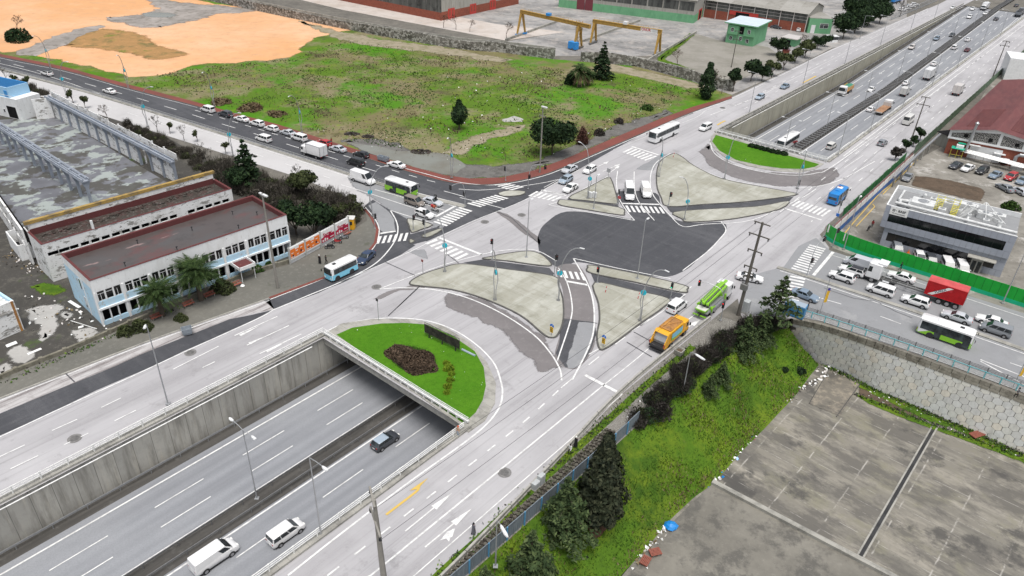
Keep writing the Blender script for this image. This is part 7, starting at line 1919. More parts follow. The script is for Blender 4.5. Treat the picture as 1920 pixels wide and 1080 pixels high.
m=MB();B3(m,-.03,.04,.4,1.1,.2,2.0);m.build('door',MATS['kiosk_yellow'],t)
# vegetation
def fol(name,dark,mid,light,sc=.5):
 t=NT(name)
 rnd=t.n.new('ShaderNodeNewGeometry').outputs['Random Per Island']
 f=t.noise(t.vec('w',(sc,sc,sc)),4,.6)
 c=t.mix(t.rng(f,.38,.62),dark,mid)
 c=t.mix(t.rng(rnd,.55,1.0,0,.8),c,light)
 c=t.mix(t.rng(rnd,.0,.3,.6,0),c,tuple(x*.4 for x in dark))
 MATS[name]=t.done(c,.8,None,spec=.15);return MATS[name]
fol('leaf_cedar',(.024,.042,.016),(.050,.078,.030),(.11,.145,.055))
fol('leaf_cypress',(.014,.020,.012),(.030,.038,.020),(.070,.075,.042))
fol('leaf_dark',(.010,.022,.010),(.020,.042,.016),(.040,.068,.024))
fol('leaf_olive',(.030,.040,.016),(.055,.070,.026),(.095,.11,.045))
fol('leaf_palm',(.016,.034,.009),(.034,.062,.018),(.075,.11,.035))
fol('leaf_hedge',(.07,.13,.008),(.12,.20,.012),(.24,.30,.03))
fol('leaf_yard',(.025,.055,.012),(.045,.09,.02),(.08,.14,.03))
fol('twig_dark',(.026,.023,.020),(.046,.041,.036),(.095,.086,.074))
fol('twig_brown',(.055,.038,.026),(.085,.060,.040),(.14,.10,.07))
fol('twig_grey',(.040,.036,.030),(.075,.067,.055),(.15,.135,.11))
fol('twig_red',(.075,.035,.028),(.115,.058,.045),(.16,.09,.07))
fol('dead_leaf',(.10,.075,.04),(.17,.13,.075),(.25,.20,.12))
fol('grass_a',(.035,.085,.010),(.055,.125,.012),(.11,.20,.02),.3);fol('grass_b',(.075,.14,.012),(.11,.19,.016),(.18,.26,.03),.3)
surf('bark',(.10,.082,.065),[('o',(3,3,.6),6,.7,.45,.65,(.055,.045,.036),.8)],.95,.1)
rv=random.Random(11)
def leafq(m,p,n,s,asp=1.6,k=0):
 n=Vector(n)
 if n.length<1e-4:n=Vector((0,0,1))
 n.normalize()
 a=n.orthogonal().normalized();an=rv.uniform(0,6.28)
 b=n.cross(a);u=a*math.cos(an)+b*math.sin(an);v=n.cross(u)
 u*=s*asp*.5;v*=s*.5
 p=Vector(p)
 m.face([p-u,p+v*.9,p+u,p-v*.9],k)
def rdir():
 z=rv.uniform(-1,1);a=rv.uniform(0,6.283);r=math.sqrt(1-z*z)
 return Vector((r*math.cos(a),r*math.sin(a),z))
def trunk_mesh(H,r,limbs=(),name='trunk'):
 m=MB();m.tube([(0,0,-.4),(rv.uniform(-.1,.1),rv.uniform(-.1,.1),H*.5),(0,0,H)],[r,r*.75,r*.4],7)
 for a,b,rr in limbs:m.tube([a,(Vector(a)+Vector(b))/2+Vector((0,0,.15)),b],[rr,rr*.7,rr*.3],5)
 return m.mesh(name,[M['bark']])
def conifer(H,R,mat,tiers=11,per=9,droop=.35,base=.12,dens=1.0,ls=.42):
 """layered boughs with sprays"""
 m=MB();limbs=[]
 for i in range(tiers):
  t=i/(tiers-1);z=H*(base+(1-base)*t);rad=R*(1-t)**.8*rv.uniform(.8,1.15)+.15
  nb=max(4,int(per*(1-t*.5)))
  a0=rv.uniform(0,6)
  for j in range(nb):
   a=a0+6.283*j/nb+rv.uniform(-.25,.25);rr=rad*rv.uniform(.65,1.18)
   d=Vector((math.cos(a),math.sin(a),0));up=rv.uniform(-.05,.18)
   if i%2==0 and j%2==0:limbs.append(((0,0,z),tuple(d*rr*.8+Vector((0,0,z+rr*(up-droop*.5)))),.05))
   n=int((7+rr*9)*dens)
   sd=Vector((-d.y,d.x,0))
   for k in range(n):
    f=rv.random()**.6
    wdt=rr*.30*(1.15-f*.6)
    p=d*rr*f+sd*rv.gauss(0,wdt*.6)+Vector((0,0,z+rr*(up*f-droop*f*f)+rv.gauss(0,.10)))
    leafq(m,p,Vector((0,0,1))+rdir()*.75+d*.3,ls*rv.uniform(.6,1.3),2.0)
 return trunk_mesh(H*.95,max(.12,H*.018),limbs),m.mesh('crown',[mat])
def column_tree(H,R,mat,n=3600,ls=.42,base=.03,cone=0.0):
 m=MB()
 for i in range(n):
  t=rv.random()**(1+cone*.5);z=H*(base+(1-base)*t)
  prof=math.sin(min(1,(t*1.05+.10))*PI*.93)**.75*(1-cone)+cone*min(1,(1-t)*1.15+.04)**.8*min(1,t*9+.5)
  a=rv.uniform(0,6.283)
  lump=1+.42*mnoise.noise(Vector((math.cos(a)*1.9,math.sin(a)*1.9,z*.65)))+.2*mnoise.noise(Vector((math.cos(a)*5,math.sin(a)*5,z*1.8)))
  rr=R*prof*lump*(1-rv.random()**2.2*.55)
  p=Vector((math.cos(a)*rr,math.sin(a)*rr,z))
  leafq(m,p,Vector((math.cos(a),math.sin(a),.5))+rdir()*.7,ls*rv.uniform(.6,1.35),1.9)
 return trunk_mesh(H*.8,.2),m.mesh('crown',[mat])
def blob_tree(H,R,mat,blobs,n=2600,ls=.4,trunk=.35,flat=.75,limbs=True):
 """crown of several uneven leaf clouds"""
 m=MB();C_=[]
 for i in range(blobs):
  a=rv.uniform(0,6.283);q=R*.62*math.sqrt(rv.random())
  C_.append((Vector((math.cos(a)*q,math.sin(a)*q,H*(trunk+(1-trunk)*rv.uniform(.35,.80)))),R*rv.uniform(.34,.56)))
 for i in range(n):
  c,r=C_[i%blobs]
  d=rdir();rr=r*(1-rv.random()**2*.6)*(1+.3*mnoise.noise(d*2.1+c))
  p=c+Vector((d.x*rr,d.y*rr,d.z*rr*flat))
  if p.z>H:p.z=H-rv.random()*.3
  leafq(m,p,d+rdir()*.8,ls*rv.uniform(.6,1.3),1.5)
 lm=[((0,0,H*trunk*rv.uniform(.6,1)),tuple(c),.07+.02*H/6)for c,r in C_]if limbs else[]
 return trunk_mesh(H*max(trunk,.3),max(.09,H*.025),lm),m.mesh('crown',[mat])
def bush(R,H,mat,n=900,ls=.32,twig=None,tw=0):
 m=MB()
 for i in range(n):
  a=rv.uniform(0,6.283);q=math.sqrt(rv.random());lump=.75+.5*mnoise.noise(Vector((math.cos(a),math.sin(a),R))*1.3)
  zz=H*(1-q*q)**.5*rv.random()**.5*(1+.35*mnoise.noise(Vector((math.cos(a)*q*R,math.sin(a)*q*R,5))*.9))
  p=Vector((math.cos(a)*q*R*lump*1.15,math.sin(a)*q*R*lump*1.15,max(.02,zz)))
  leafq(m,p,Vector((0,0,.8))+rdir(),ls*rv.uniform(.5,1.3),1.8)
 for i in range(tw):
  a=rv.uniform(0,6.283);q=math.sqrt(rv.random())*R*.8;p=Vector((math.cos(a)*q,math.sin(a)*q,0));d=(rdir()*.7+Vector((0,0,1.2)));l=H*rv.uniform(.6,1.25)
  e=p+d.normalized()*l;sd=d.orthogonal().normalized()*.028
  m.face([p-sd,p+sd,e+sd*.4,e-sd*.4],1 if twig else 0)
 return m.mesh('foliage',[mat,twig]if twig else[mat])
def bare_tree(H,spread,mat,depth=5,r=.12,twig=.018):
 m=MB()
 def grow(p,d,l,rr,k):
  e=p+d*l+Vector((rv.uniform(-.06,.06),rv.uniform(-.06,.06),0))*l
  m.tube([p,(p+e)/2+rdir()*l*.04,e],[rr,rr*.85,rr*.62],5 if k>3 else 3,cap=False)
  if k==0:return
  for i in range(3 if k>1 else 4):
   a=(d+rdir()*spread+Vector((0,0,.18))).normalized();grow(e if i else p.lerp(e,.85),a,l*rv.uniform(.58,.82),max(twig,rr*.55),k-1)
 grow(Vector((0,0,-.2)),Vector((0,0,1)),H*.36,r,depth)
 return m
def palm(Ht,R,n=46,skirt=0,dr=.62):
 tr=MB();tr.lathe([(.45,-.3),(.42,Ht*.5),(.5,Ht*.85),(.34,Ht)],10)
 m=MB()
 for i in range(n+skirt):
  a=i*2.399+rv.uniform(-.15,.15);el=rv.uniform(-.25,1.25)if i<n else rv.uniform(-1.3,-.6)
  L=R*rv.uniform(.85,1.1)*(1 if i<n else.75);d=Vector((math.cos(a),math.sin(a),0));pts=[]
  for k in range(9):
   t=k/8;pts.append(Vector((0,0,Ht))+d*L*t*math.cos(el*(1-t*.4))+Vector((0,0,L*(math.sin(el)*t-dr*t*t))))
  sd=Vector((-d.y,d.x,0));kk=0 if i<n else 1
  for k in range(8):
   p,q=pts[k],pts[k+1];w_=.035
   m.face([p-sd*w_,p+sd*w_,q+sd*w_,q-sd*w_],kk)
   for u in(0,.33,.66):
    c=p.lerp(q,u);t=(k+u)/8;l=R*.16*math.sin(PI*min(1,t*.9+.12))+.1;f=(q-p).normalized()
    for sg in(1,-1):
     e=c+sd*sg*l+f*l*.55+Vector((0,0,-l*.35));m.face([c-f*.04,c+f*.07,e],kk)
 return tr.mesh('trunk',[M['bark']]),m.mesh('crown',[M['leaf_palm'],M['dead_leaf']])
def plant(name,label,cat,p,parts,sc=1.0,rot=None,group=None,scz=None):
 t=thing(name,label,cat,p,rv.uniform(0,6.28)if rot is None else rot,group)
 t.scale=(sc,sc,scz or sc)
 for n_,me in parts:
  put(n_,me,t)
 return t
TC=lambda x:[('trunk',x[0]),('crown',x[1])]
def prj(p):
 q=Vector(p)-Vector((0,0,CH));d=-q.dot(B0)
 return 960+CF*q.dot(RX)/d,540-CF*q.dot(UX)/d
BG=[(i,j,prj(bank(i/60,j/14)))for i in range(61)for j in range(15)]
def on_bank(u,v):
 i,j,_=min(BG,key=lambda e:(e[2][0]-u)**2+(e[2][1]-v)**2)
 return bank(i/60,j/14)
 # - bank: cedars and the big dark cypress
CED=[conifer(8.5,3.6,M['leaf_cedar'],13,9,.40,.06,2.1,.28),conifer(7.0,3.2,M['leaf_cedar'],11,8,.44,.05,2.1,.28)]
CYP=column_tree(13.0,2.75,M['leaf_cypress'],8500,.32,.02,.7)
plant('cypress','tall dense dark cypress rising from a patch of bare brown soil on the grass bank','tree',on_bank(1130,968),TC(CYP),1.0)
i_,j_,_=min(BG,key=lambda e:(e[2][0]-1128)**2+(e[2][1]-985)**2)
mb=MB()
for a in range(14):
 P=[]
 for q in(a,a+1):
  th=6.283*q/14;r_=1+.25*math.sin(3*th)
  P.append(bank(i_/60+.026*r_*math.cos(th),j_/14+.085*r_*math.sin(th))+Vector((0,0,.14)))
 mb.face([bank(i_/60,j_/14)+Vector((0,0,.22)),P[0],P[1]])
surf('bare_soil',(.11,.062,.042),[('w',1.2,7,.7,.45,.65,(.07,.042,.03),.8)],.95,.1)
mb.build('soil_patch',M['bare_soil'],kind='structure')
plant('cedar','grey green cedar leaning against the dark cypress on the bank','tree',on_bank(1062,1000),TC(CED[0]),1.0)
plant('cedar','broad cedar cut by the lower edge of the picture below the grey fence','tree',on_bank(985,1100),TC(CED[1]),1.2)
plant('cedar','small cedar at the lower edge beside the street light with a long arm','tree',on_bank(915,1110),TC(CED[1]),.62)
GC='shaggy cedars at the top of the grass bank'
for i,(u,v,s_k,k,lab)in enumerate([(1392,660,.74,0,'shaggy cedar on the bank beneath the tall utility pole'),(1352,712,.5,1,'low cedar hanging over the bank below the refuse truck'),(1432,640,.72,1,'dark cedar thicket tree between the utility pole and the blue kiosk'),(1330,735,.42,0,'smallest cedar on the bank above the bright grass')]):
 plant('cedar',lab,'tree',on_bank(u,v),TC(CED[k]),s_k,group=GC)
OPEN=conifer(9.0,3.8,M['leaf_cedar'],8,5,.12,.30,1.2,.42)
plant('cedar','open cedar with flat separate branches standing before the lower zebra crossing','tree',g(1452,606),TC(OPEN),.95)
BUSHD=[bush(2.0,1.9,M['twig_dark'],700,.34,M['twig_dark'],340),bush(2.4,1.5,M['leaf_dark'],1000,.32,M['twig_dark'],120)]
TANG=[bush(1.9,1.7,M['twig_dark'],260,.30,M['twig_dark'],620),bush(1.6,2.2,M['leaf_olive'],160,.24,M['twig_dark'],620),bush(2.1,1.4,M['leaf_dark'],420,.26,M['twig_dark'],420)]
bl=resample(crv(px((1196,792),(1290,706),(1360,640),(1395,612),(1440,606),(1476,612)),4),1.15)
for i,p in enumerate(bl):
 p=p+Vector((rv.gauss(0,.55),rv.gauss(0,.4),-.2))
 t=plant('bush','tangled dark leafless bush in the strip between the footway and the grass bank','bush',p,[('foliage',TANG[i%3])],rv.uniform(.55,1.05),group='tangled bushes along the bank top',scz=rv.uniform(.6,1.1))
for u,v,s_k,lab in[(1502,700,.8,'low green bush at the foot of the panelled wall'),(1470,690,.55,'small dark bush low on the bank near the panelled wall')]:
 plant('bush',lab,'bush',on_bank(u,v),[('foliage',BUSHD[1])],s_k*.6)
 # - palms and greenery by the abandoned office
PALM=palm(5.2,3.9,110,0,.46)
plant('palm_tree','date palm nearer the street end of the abandoned office, lower of the pair','palm',g(306,594),TC(PALM),.88)
plant('palm_tree','larger date palm in the middle of the abandoned office front','palm',g(378,564),TC(PALM),1.05,1.3)
GB=[bush(1.8,1.9,M['leaf_olive'],1000,.26,M['twig_dark'],60),bush(1.6,1.6,M['leaf_yard'],900,.25)]
for u,v,s_k,k,lab in[(418,545,1.1,0,'brown green bush crowding the larger palm beside the office canopy'),(485,508,.75,1,'rounded green shrub right of the office canopy'),(505,497,.45,1,'small shrub by the utility pole in front of the office'),(265,618,.9,0,'dry bush at the office corner by the low wall'),(235,627,.8,0,'dry bush nearest the broken court by the office corner'),(340,600,.6,0,'low dry bush between the two palms')]:
 plant('bush',lab,'bush',g(u,v),[('foliage',GB[k])],s_k)
 # - trees between the ruin and the avenue
DKC=conifer(9.5,3.6,M['leaf_dark'],10,9,.22,.08,1.4,.46)
plant('conifer','dark layered conifer behind the ruined hall beside the pale avenue','tree',g(468,352),TC(DKC),1.1)
BRD=blob_tree(6.5,3.4,M['leaf_dark'],9,3000,.40,.2)
OLV=blob_tree(6.0,3.2,M['leaf_olive'],8,2600,.38,.25)
plant('evergreen_tree','broad dark evergreen behind the poster row at the end of the abandoned office','tree',g(590,450),TC(BRD),1.12)
plant('evergreen_tree','second dark evergreen behind the poster row, nearer the office corner','tree',g(556,440),TC(BRD),1.05,2.0)
plant('evergreen_tree','dull green bushy tree halfway between the conifer and the poster row','tree',g(572,374),TC(OLV),1.08)
plant('evergreen_tree','dark bushy tree at the foot of the layered conifer','tree',g(450,362),TC(BRD),.85,1.1)
plant('evergreen_tree','dark evergreen squeezed between the hall end and the broad evergreen','tree',g(612,428),TC(BRD),.8,2.6)
plant('evergreen_tree','low dark evergreen at the kiosk end of the thicket','tree',g(640,412),TC(OLV),.62,.6)
plant('evergreen_tree','small dark evergreen shrub tree beside the avenue lamp nearest the kiosk','tree',g(661,385),TC(OLV),.42)
BT=[]
for i in range(3):
 a=bare_tree(5.2,.62,None,5,.12);BT.append(a.mesh('branches',[M['twig_grey']]))
BTB=bare_tree(6.0,.75,None,5,.12).mesh('branches',[M['twig_brown']])
GBR='leafless trees in the thicket behind the ruined hall'
for i,(u,v,s_k)in enumerate([(420,345,1.0),(436,350,1.1),(500,385,1.15),(520,400,1.1),(545,405,1.2),(535,375,1.0),(600,395,1.1),(622,405,1.2),(640,415,1.1),(655,405,1.0),(395,318,.9),(372,305,.85),(610,420,1.0),(560,350,.9),(490,360,.8)]):
 plant('bare_tree','leafless dark tree in the thicket between the ruined hall and the poster row','tree',g(u,v),[('branches',BT[i%3])],s_k,group=GBR)
TH=[bush(2.6,2.2,M['twig_grey'],420,.28,M['twig_grey'],620),bush(2.4,1.7,M['leaf_olive'],360,.26,M['twig_grey'],620)]
GTH='dark leafless bushes in the thicket behind the ruined hall'
k=0
for(u0,v0,u1,v1,n,s_k)in[(235,232,400,312,12,.62),(240,242,400,326,11,.6),(405,318,560,365,10,.9),(410,335,545,385,9,.95),(545,365,672,398,8,.85),(560,395,668,418,8,.9),(480,372,560,412,5,.9),(610,430,660,420,3,.7),(30,158,90,182,5,.6)]:
 for i in range(n):
  t_=(i+rv.uniform(.2,.8))/n
  plant('bush','dark leafless bush in the thicket between the ruined hall and the avenue','bush',g(u0+(u1-u0)*t_,v0+(v1-v0)*t_+rv.uniform(-4,4)),[('foliage',TH[k%2])],s_k*rv.uniform(.9,1.35),group=GTH,scz=s_k*rv.uniform(.9,1.7));k+=1
HB_=bush(3.5,2.6,M['leaf_dark'],1500,.4)
plant('bush','dark evergreen hedge clump behind the blue roofed house','bush',g(36,176),[('foliage',HB_)],1.0)
# - street trees along the avenue
GLB=blob_tree(3.4,1.25,M['leaf_olive'],5,700,.26,.45,.85)
GST='small round street trees along the pale avenue'
for i,(u,v,s_k,lab)in enumerate([(31,160,.95,'small round street tree farthest along the pale avenue'),(55,167,1.05,'small round street tree second from the far end of the avenue'),(138,194,1.1,'small round street tree by the foot of the first near curved lamp'),(160,203,1.05,'slim round street tree just after the first near curved lamp'),(319,251,.9,'slim round street tree between two leafless street trees'),(371,266,.85,'small round street tree before the third near curved lamp'),(424,290,.9,'round street tree at the foot of the lamp near the dark conifer')]):
 plant('street_tree',lab,'tree',g(u,v),TC(GLB),s_k,group=GST)
for u,v,s_k,lab in[(13,157,.85,'leafless street tree at the edge of the picture by the avenue'),(203,226,.8,'spreading leafless bush tree over the middle of the hall colonnade'),(296,248,.8,'leafless street tree with a vase shaped crown by the second near curved lamp'),(346,264,.72,'thin leafless street tree between two small round ones')]:
 plant('bare_tree',lab,'tree',g(u,v),[('branches',BT[1]if u!=203 else BTB)],s_k)
 # - the field
IVY=column_tree(6.0,1.5,M['leaf_dark'],1500,.34,.22)
plant('ivy_tree','ivy covered tree standing alone in the middle of the green field','tree',g(861,243),TC(IVY),1.3)
plant('bare_tree','grey leafless tree just behind the ivy covered tree','tree',g(868,232),[('branches',BTB)],.9)
PIN=blob_tree(7.2,4.6,M['leaf_dark'],14,6500,.40,.34,.62)
plant('pine_tree','broad dark round pine behind the tall concrete pole at the field edge','tree',g(1035,290),TC(PIN),1.22)
plant('bush','upright rusty red bush beside the broad round pine','bush',g(1092,270),[('foliage',bush(1.5,4.4,M['twig_red'],900,.34,M['twig_red'],260))],1.0)
plant('bush','dark round bush right of the rusty red one','bush',g(1123,252),[('foliage',BUSHD[0])],.8)
plant('bare_tree','low spreading leafless tree on the bright grass near the puddle','tree',g(948,301),[('branches',BTB)],.55)
PLS=palm(4.2,3.0,60,50)
plant('palm_tree','shaggy palm with a skirt of dead fronds by the stone wall','palm',g(1086,163),TC(PLS),1.3)
plant('bush','dark ivy clump leaning on the shaggy palm','bush',g(1070,158),[('foliage',bush(1.8,4.0,M['leaf_dark'],1100,.4))],1.0)
plant('palm_tree','smaller palm hidden behind the shaggy palm by the stone wall','palm',g(1103,160),TC(PLS),.9)
FIR=conifer(10.5,3.6,M['leaf_dark'],12,8,.16,.10,1.2,.5)
plant('conifer','tall dark conifer between the shaggy palm and the crane with the name board','tree',g(1128,148),TC(FIR),1.1)
for i,(u,v,s_k,lab)in enumerate([(832,52,.95,'leafless tree nearest the red warehouse door behind the stone wall'),(855,56,1.05,'leafless tree second from the red warehouse door'),(881,60,.85,'leafless tree alone between the warehouse corner and the cranes'),(949,73,1.1,'leafless tree by the foot of the crane with the blue cabin'),(1268,128,1.15,'leafless tree on the gravel lot beyond the crane with the name board')]):
 plant('bare_tree',lab,'tree',g(u,v),[('branches',BTB)],s_k)
BSM=bush(1.3,1.0,M['twig_dark'],300,.34,M['twig_brown'],80);BSG=bush(1.3,.8,M['leaf_yard'],300,.34);BSR=bush(2.4,.7,M['dead_leaf'],620,.30,M['twig_red'],200)
def inpoly(u,v,P):
 c=False
 for i in range(len(P)):
  (x1,y1),(x2,y2)=P[i],P[i-1]
  if(y1>v)!=(y2>v)and u<(x2-x1)*(v-y1)/(y2-y1)+x1:c=not c
 return c
FPX=[(235,155),(345,130),(560,108),(640,75),(720,85),(930,115),(1180,145),(1330,172),(1250,205),(1100,262),(1000,300),(900,300),(760,280),(640,262),(480,215)]
m=MB();cnt=0
Fw=px(*FPX)
bx0,bx1=min(p.x for p in Fw),max(p.x for p in Fw);by0,by1=min(p.y for p in Fw),max(p.y for p in Fw)
Fp2=[(p.x,p.y)for p in Fw]
while cnt<26000:
 x,y=rv.uniform(bx0,bx1),rv.uniform(by0,by1)
 if not inpoly(x,y,Fp2):continue
 cl=mnoise.noise(Vector((x*.045,y*.045,3)))+.6*mnoise.noise(Vector((x*.13,y*.13,8)))
 cnt+=1
 if cl>.26 and rv.random()<.75:k,s=(rv.choice((1,1,3,2))),rv.uniform(.2,.45)
 elif cl<-.25:k,s=2,rv.uniform(.2,.4)
 elif rv.random()<.3:k,s=rv.choice((2,3,4)),rv.uniform(.2,.4)
 else:continue
 hh=.45 if k<2 else.2
 leafq(m,(x,y,rv.uniform(.05,hh+.25*max(0,cl))),Vector((0,0,.6))+rdir(),s,1.7,k)
o=m.build('field_scrub',[M['twig_dark'],M['twig_brown'],M['leaf_yard'],M['dead_leaf'],M['grass_b']],kind='stuff')
for i,(u,v,k,s_k,lab)in enumerate([(415,193,2,1.5,'rusty dry brush patch beside the first field side lamp'),(470,205,2,1.7,'rusty dry brush patch behind the parked row'),(520,215,2,1.3,'small rusty brush patch behind the silver parked sedan'),(1215,205,1,1.6,'green bush beside the red footway bend of the field'),(1160,230,0,1.2,'dark low brush near the muddy shoulder')]):
 plant('bush',lab,'bush',g(u,v),[('foliage',(BSM,BSG,BSR)[k])],s_k)
plant('bush','dark bush clump at the far edge of the sand','bush',g(28,76),[('foliage',HB_)],1.5)
plant('bare_tree','reddish leafless thicket above the dark bush clump on the sand','tree',g(34,66),[('branches',BTB)],1.2)
# - along the far service road
plant('cypress','dark narrow double tree with grey bare branches at the end of the stone wall','tree',g(1322,186),TC(column_tree(11,2.4,M['leaf_dark'],1900,.45)),1.0)
plant('bare_tree','leafless grey tree wrapped around the dark narrow double tree','tree',g(1330,184),[('branches',BTB)],1.5)
plant('evergreen_tree','dark ivy tree with one drooping limb at the start of the red footway','tree',g(1374,172),TC(blob_tree(6.5,2.3,M['leaf_dark'],7,1700,.42,.3)),1.2)
RT=blob_tree(4.2,2.4,M['leaf_olive'],6,1300,.4,.3);RT2=blob_tree(4.4,2.5,M['leaf_dark'],6,1300,.4,.3)
GR='bushy trees in a row along the far service road'
for i,(u,v,s_k,k,lab)in enumerate([(1408,152,1.2,1,'umbrella shaped dark tree first in the row along the far service road'),(1428,152,.9,1,'dark bush in the roadside row behind the umbrella shaped tree'),(1446,143,.9,0,'olive bush in the middle of the far roadside row'),(1468,132,1.1,0,'larger olive round tree in the far roadside row'),(1490,118,1.0,0,'olive tree in the far roadside row below the gate house'),(1508,108,1.1,0,'last olive tree of the far roadside row before the entrance')]):
 plant('bushy_tree',lab,'tree',g(u,v),TC((RT,RT2)[k]),s_k*1.35,group=GR)
plant('bushy_tree','dark green tree beside the small gate house','tree',g(1457,104),TC(RT2),1.5)
plant('bare_tree','brown leafless tree behind the gate house','tree',g(1508,92),[('branches',BTB)],1.0)
plant('bushy_tree','dark tree right of the gate house by the entrance','tree',g(1532,92),TC(RT2),1.1)
plant('bushy_tree','narrow dark tree nearest the guard booth','tree',g(1546,88),TC(RT2),1.05)
BP=blob_tree(9.5,6.0,M['leaf_dark'],16,4200,.62,.25,.8)
GP_='tall dark pines beside the mint green annexe'
for i,(u,v,s_k)in enumerate([(1580,73,1.05),(1602,62,1.1),(1625,50,1.05),(1648,44,.95),(1596,40,1.1),(1620,30,1.1),(1644,22,1.0)]):
 plant('pine_tree','tall dark pine in the dense group between the mint green annexe and the barred fence','tree',g(u,v),TC(BP),s_k*1.0,group=GP_)
plant('bare_tree','leafless tree in front of the barred fence and the small white cars','tree',g(1687,32),[('branches',BT[0])],1.4)
for i,(u,v,s_k,lab)in enumerate([(1678,300,1.05,'dark shrub tree nearest the junction against the green mesh fence'),(1697,285,.95,'middle dark shrub tree at the green mesh fence'),(1724,264,1.0,'dark shrub tree at the foot of the utility pole by the mesh fence'),(1711,275,.8,'smallest dark shrub in the group at the mesh fence')]):
 plant('shrub_tree',lab,'tree',g(u,v),TC(blob_tree(3.6,1.7,M['twig_dark'],5,900,.34,.2))if i==0 else TC(SHT),s_k)
 if i==0:SHT=(D.meshes[-1],D.meshes[-1]);SHT=blob_tree(3.6,1.8,M['leaf_dark'],5,900,.34,.2)
plant('bush','green planting bed at the edge of the car yard near the office roof','bush',g(1893,392),[('foliage',GB[1])],1.2)
# - lawns
t=plant('shrub_bed','round bed of bare brown shrubs in the middle of the near lawn','shrub bed',w(57.9,-64.9,.15),[('foliage',bush(4.0,.7,M['twig_brown'],5200,.26,M['twig_dark'],2800))],1.0,HW);t.scale=(.86,1.12,.9)
plant('hedge','clipped yellow green hedge in two crooked pieces on the near lawn','hedge',g(841,692,.15),[('foliage',bush(.9,.8,M['leaf_hedge'],1100,.2))],1.0)
for u,v,s_k in[(837,682,.6),(846,702,.6),(844,714,.65),(840,726,.7),(838,737,.55)]:
 o=put('foliage',D.meshes['foliage']if False else[c for c in D.objects['hedge'].children][0].data,D.objects['hedge']);o.location=g(u,v,.15)-D.objects['hedge'].location;o.scale=(s_k*1.1,s_k*1.1,s_k)
 o.rotation_euler=(0,0,rv.uniform(0,6));o.location=D.objects['hedge'].matrix_basis.inverted()@g(u,v,.15)
LH=D.objects.new('low_hedge',None);COL.objects.link(LH);tag(LH,'dark low clipped hedge at the edge of the far lawn below the parapet','hedge');LH.location=g(1435,283,.15)
hm=bush(1.2,.8,M['leaf_dark'],650,.26)
for i in range(7):
 u,v=1408+i*10.0,275+i*2.4
 o=put('foliage',hm,LH);o.location=g(u,v,.15)-LH.location;o.rotation_euler=(0,0,i)
 # - grass of the bank, one mass
m=MB()
gsm=[]
for i in range(26000):
 u,v=rv.random(),rv.random()*.97
 p=bank(u,v)
 n1=mnoise.noise(p*.22)+.5*mnoise.noise(p*.7)
 if rv.random()>.75+n1*.5:continue
 h=rv.uniform(.16,.42)*(1+n1*.8);a=rv.uniform(0,6.283);d=Vector((math.cos(a),math.sin(a),0));wv=rv.uniform(.04,.10)
 sdv=Vector((-d.y,d.x,0))*wv
 k=0 if n1<.1 else(1 if rv.random()<.8 else 2)
 if v>.86 and rv.random()<.35:k=2
 q=p+d*h*.6+Vector((0,0,h))
 m.face([p-sdv,p+sdv,q],k)
m.build('bank_grass',[M['grass_a'],M['grass_b'],M['dead_leaf']],kind='stuff')
m=MB()
for pts,n,z in[(px((1545,684),(1640,731),(1720,765),(1800,800),(1920,855),z=ZY),1500,ZY),(px((1606,742),(1700,778),(1752,798),(1900,852),z=ZY),500,ZY),(px((0,722),(250,615),(450,530)),500,0),(gs,1200,0)]:
 P=resample(crv(pts,3),.3)
 for i in range(n):
  p=rv.choice(P)+Vector((rv.gauss(0,.45),rv.gauss(0,.35),0));p.z=z+rv.uniform(.05,.3)
  leafq(m,p,Vector((0,0,.6))+rdir(),rv.uniform(.12,.3),1.8,rv.choice((0,0,1,2)))
m.build('weeds',[M['leaf_yard'],M['grass_b'],M['twig_dark']],kind='stuff')
# street furniture
plain('lamp_grey',(.40,.41,.42),.45,.4,.5,.1,1);plain('lamp_head',(.66,.67,.67),.5);plain('disc_cyan',(.03,.48,.60),.5,0,.4,.08,1)
plain('pole_concrete',(.24,.228,.205),.9,0,.2,.15,1);plain('pole_dark',(.13,.12,.105),.85,0,.2,.2,1)
LG,LHD=MATS['lamp_grey'],MATS['lamp_head']
def s_lamp(label,base,tip,H=10.6,hd=5.2,z=.15,group='curved lamps with cyan discs'):
 b=g(base[0],base[1],z);e=g(tip[0],tip[1],H)
 t=thing('street_lamp',label,'street lamp',b,0,group)
 d=(e-b);d.z=0;l=min(d.length,4.5);d=d.normalized()if d.length>.2 else Vector((DY,-DX,0))
 for off in(-.16,.16):
  m=MB();s=Vector((-d.y,d.x,0))*off
  P=[s,s+Vector((0,0,2.2)),s*2.2+Vector((0,0,3.6))-d*.25,s*1.6+Vector((0,0,hd))-d*.1,s*.3+Vector((0,0,hd+1.2))+d*.05]
  m.tube(crv(P,4),.075,6);m.build('pole',LG,t)
 m=MB();P=[Vector((0,0,hd+.9)),Vector((0,0,hd+2.4))+d*.12*l,Vector((0,0,H-1.2))+d*l*.38,Vector((0,0,H-.3))+d*l*.7,Vector((0,0,H))+d*l]
 m.tube(crv(P,5),[.075]*20+[.05],6);arm=m.build('arm',LG,t)
 m=MB();a=Vector((0,0,H))+d*l;rb_=a+d*.7
 m.bar(a-d*.1,rb_,.24,.09);m.build('lamp_head',LHD,arm)
 m=MB();m.disc((d*-.1+Vector((0,0,hd))),.46,d.cross(Vector((0,0,1)))+Vector((0,0,.0))+d*.6,.14,16);m.build('badge_disc',MATS['disc_cyan'],t)
 m=MB();m.box((0,0,0),(.6,.6,.08),0);m.build('base_plate',MATS['steel'],t)
 return t
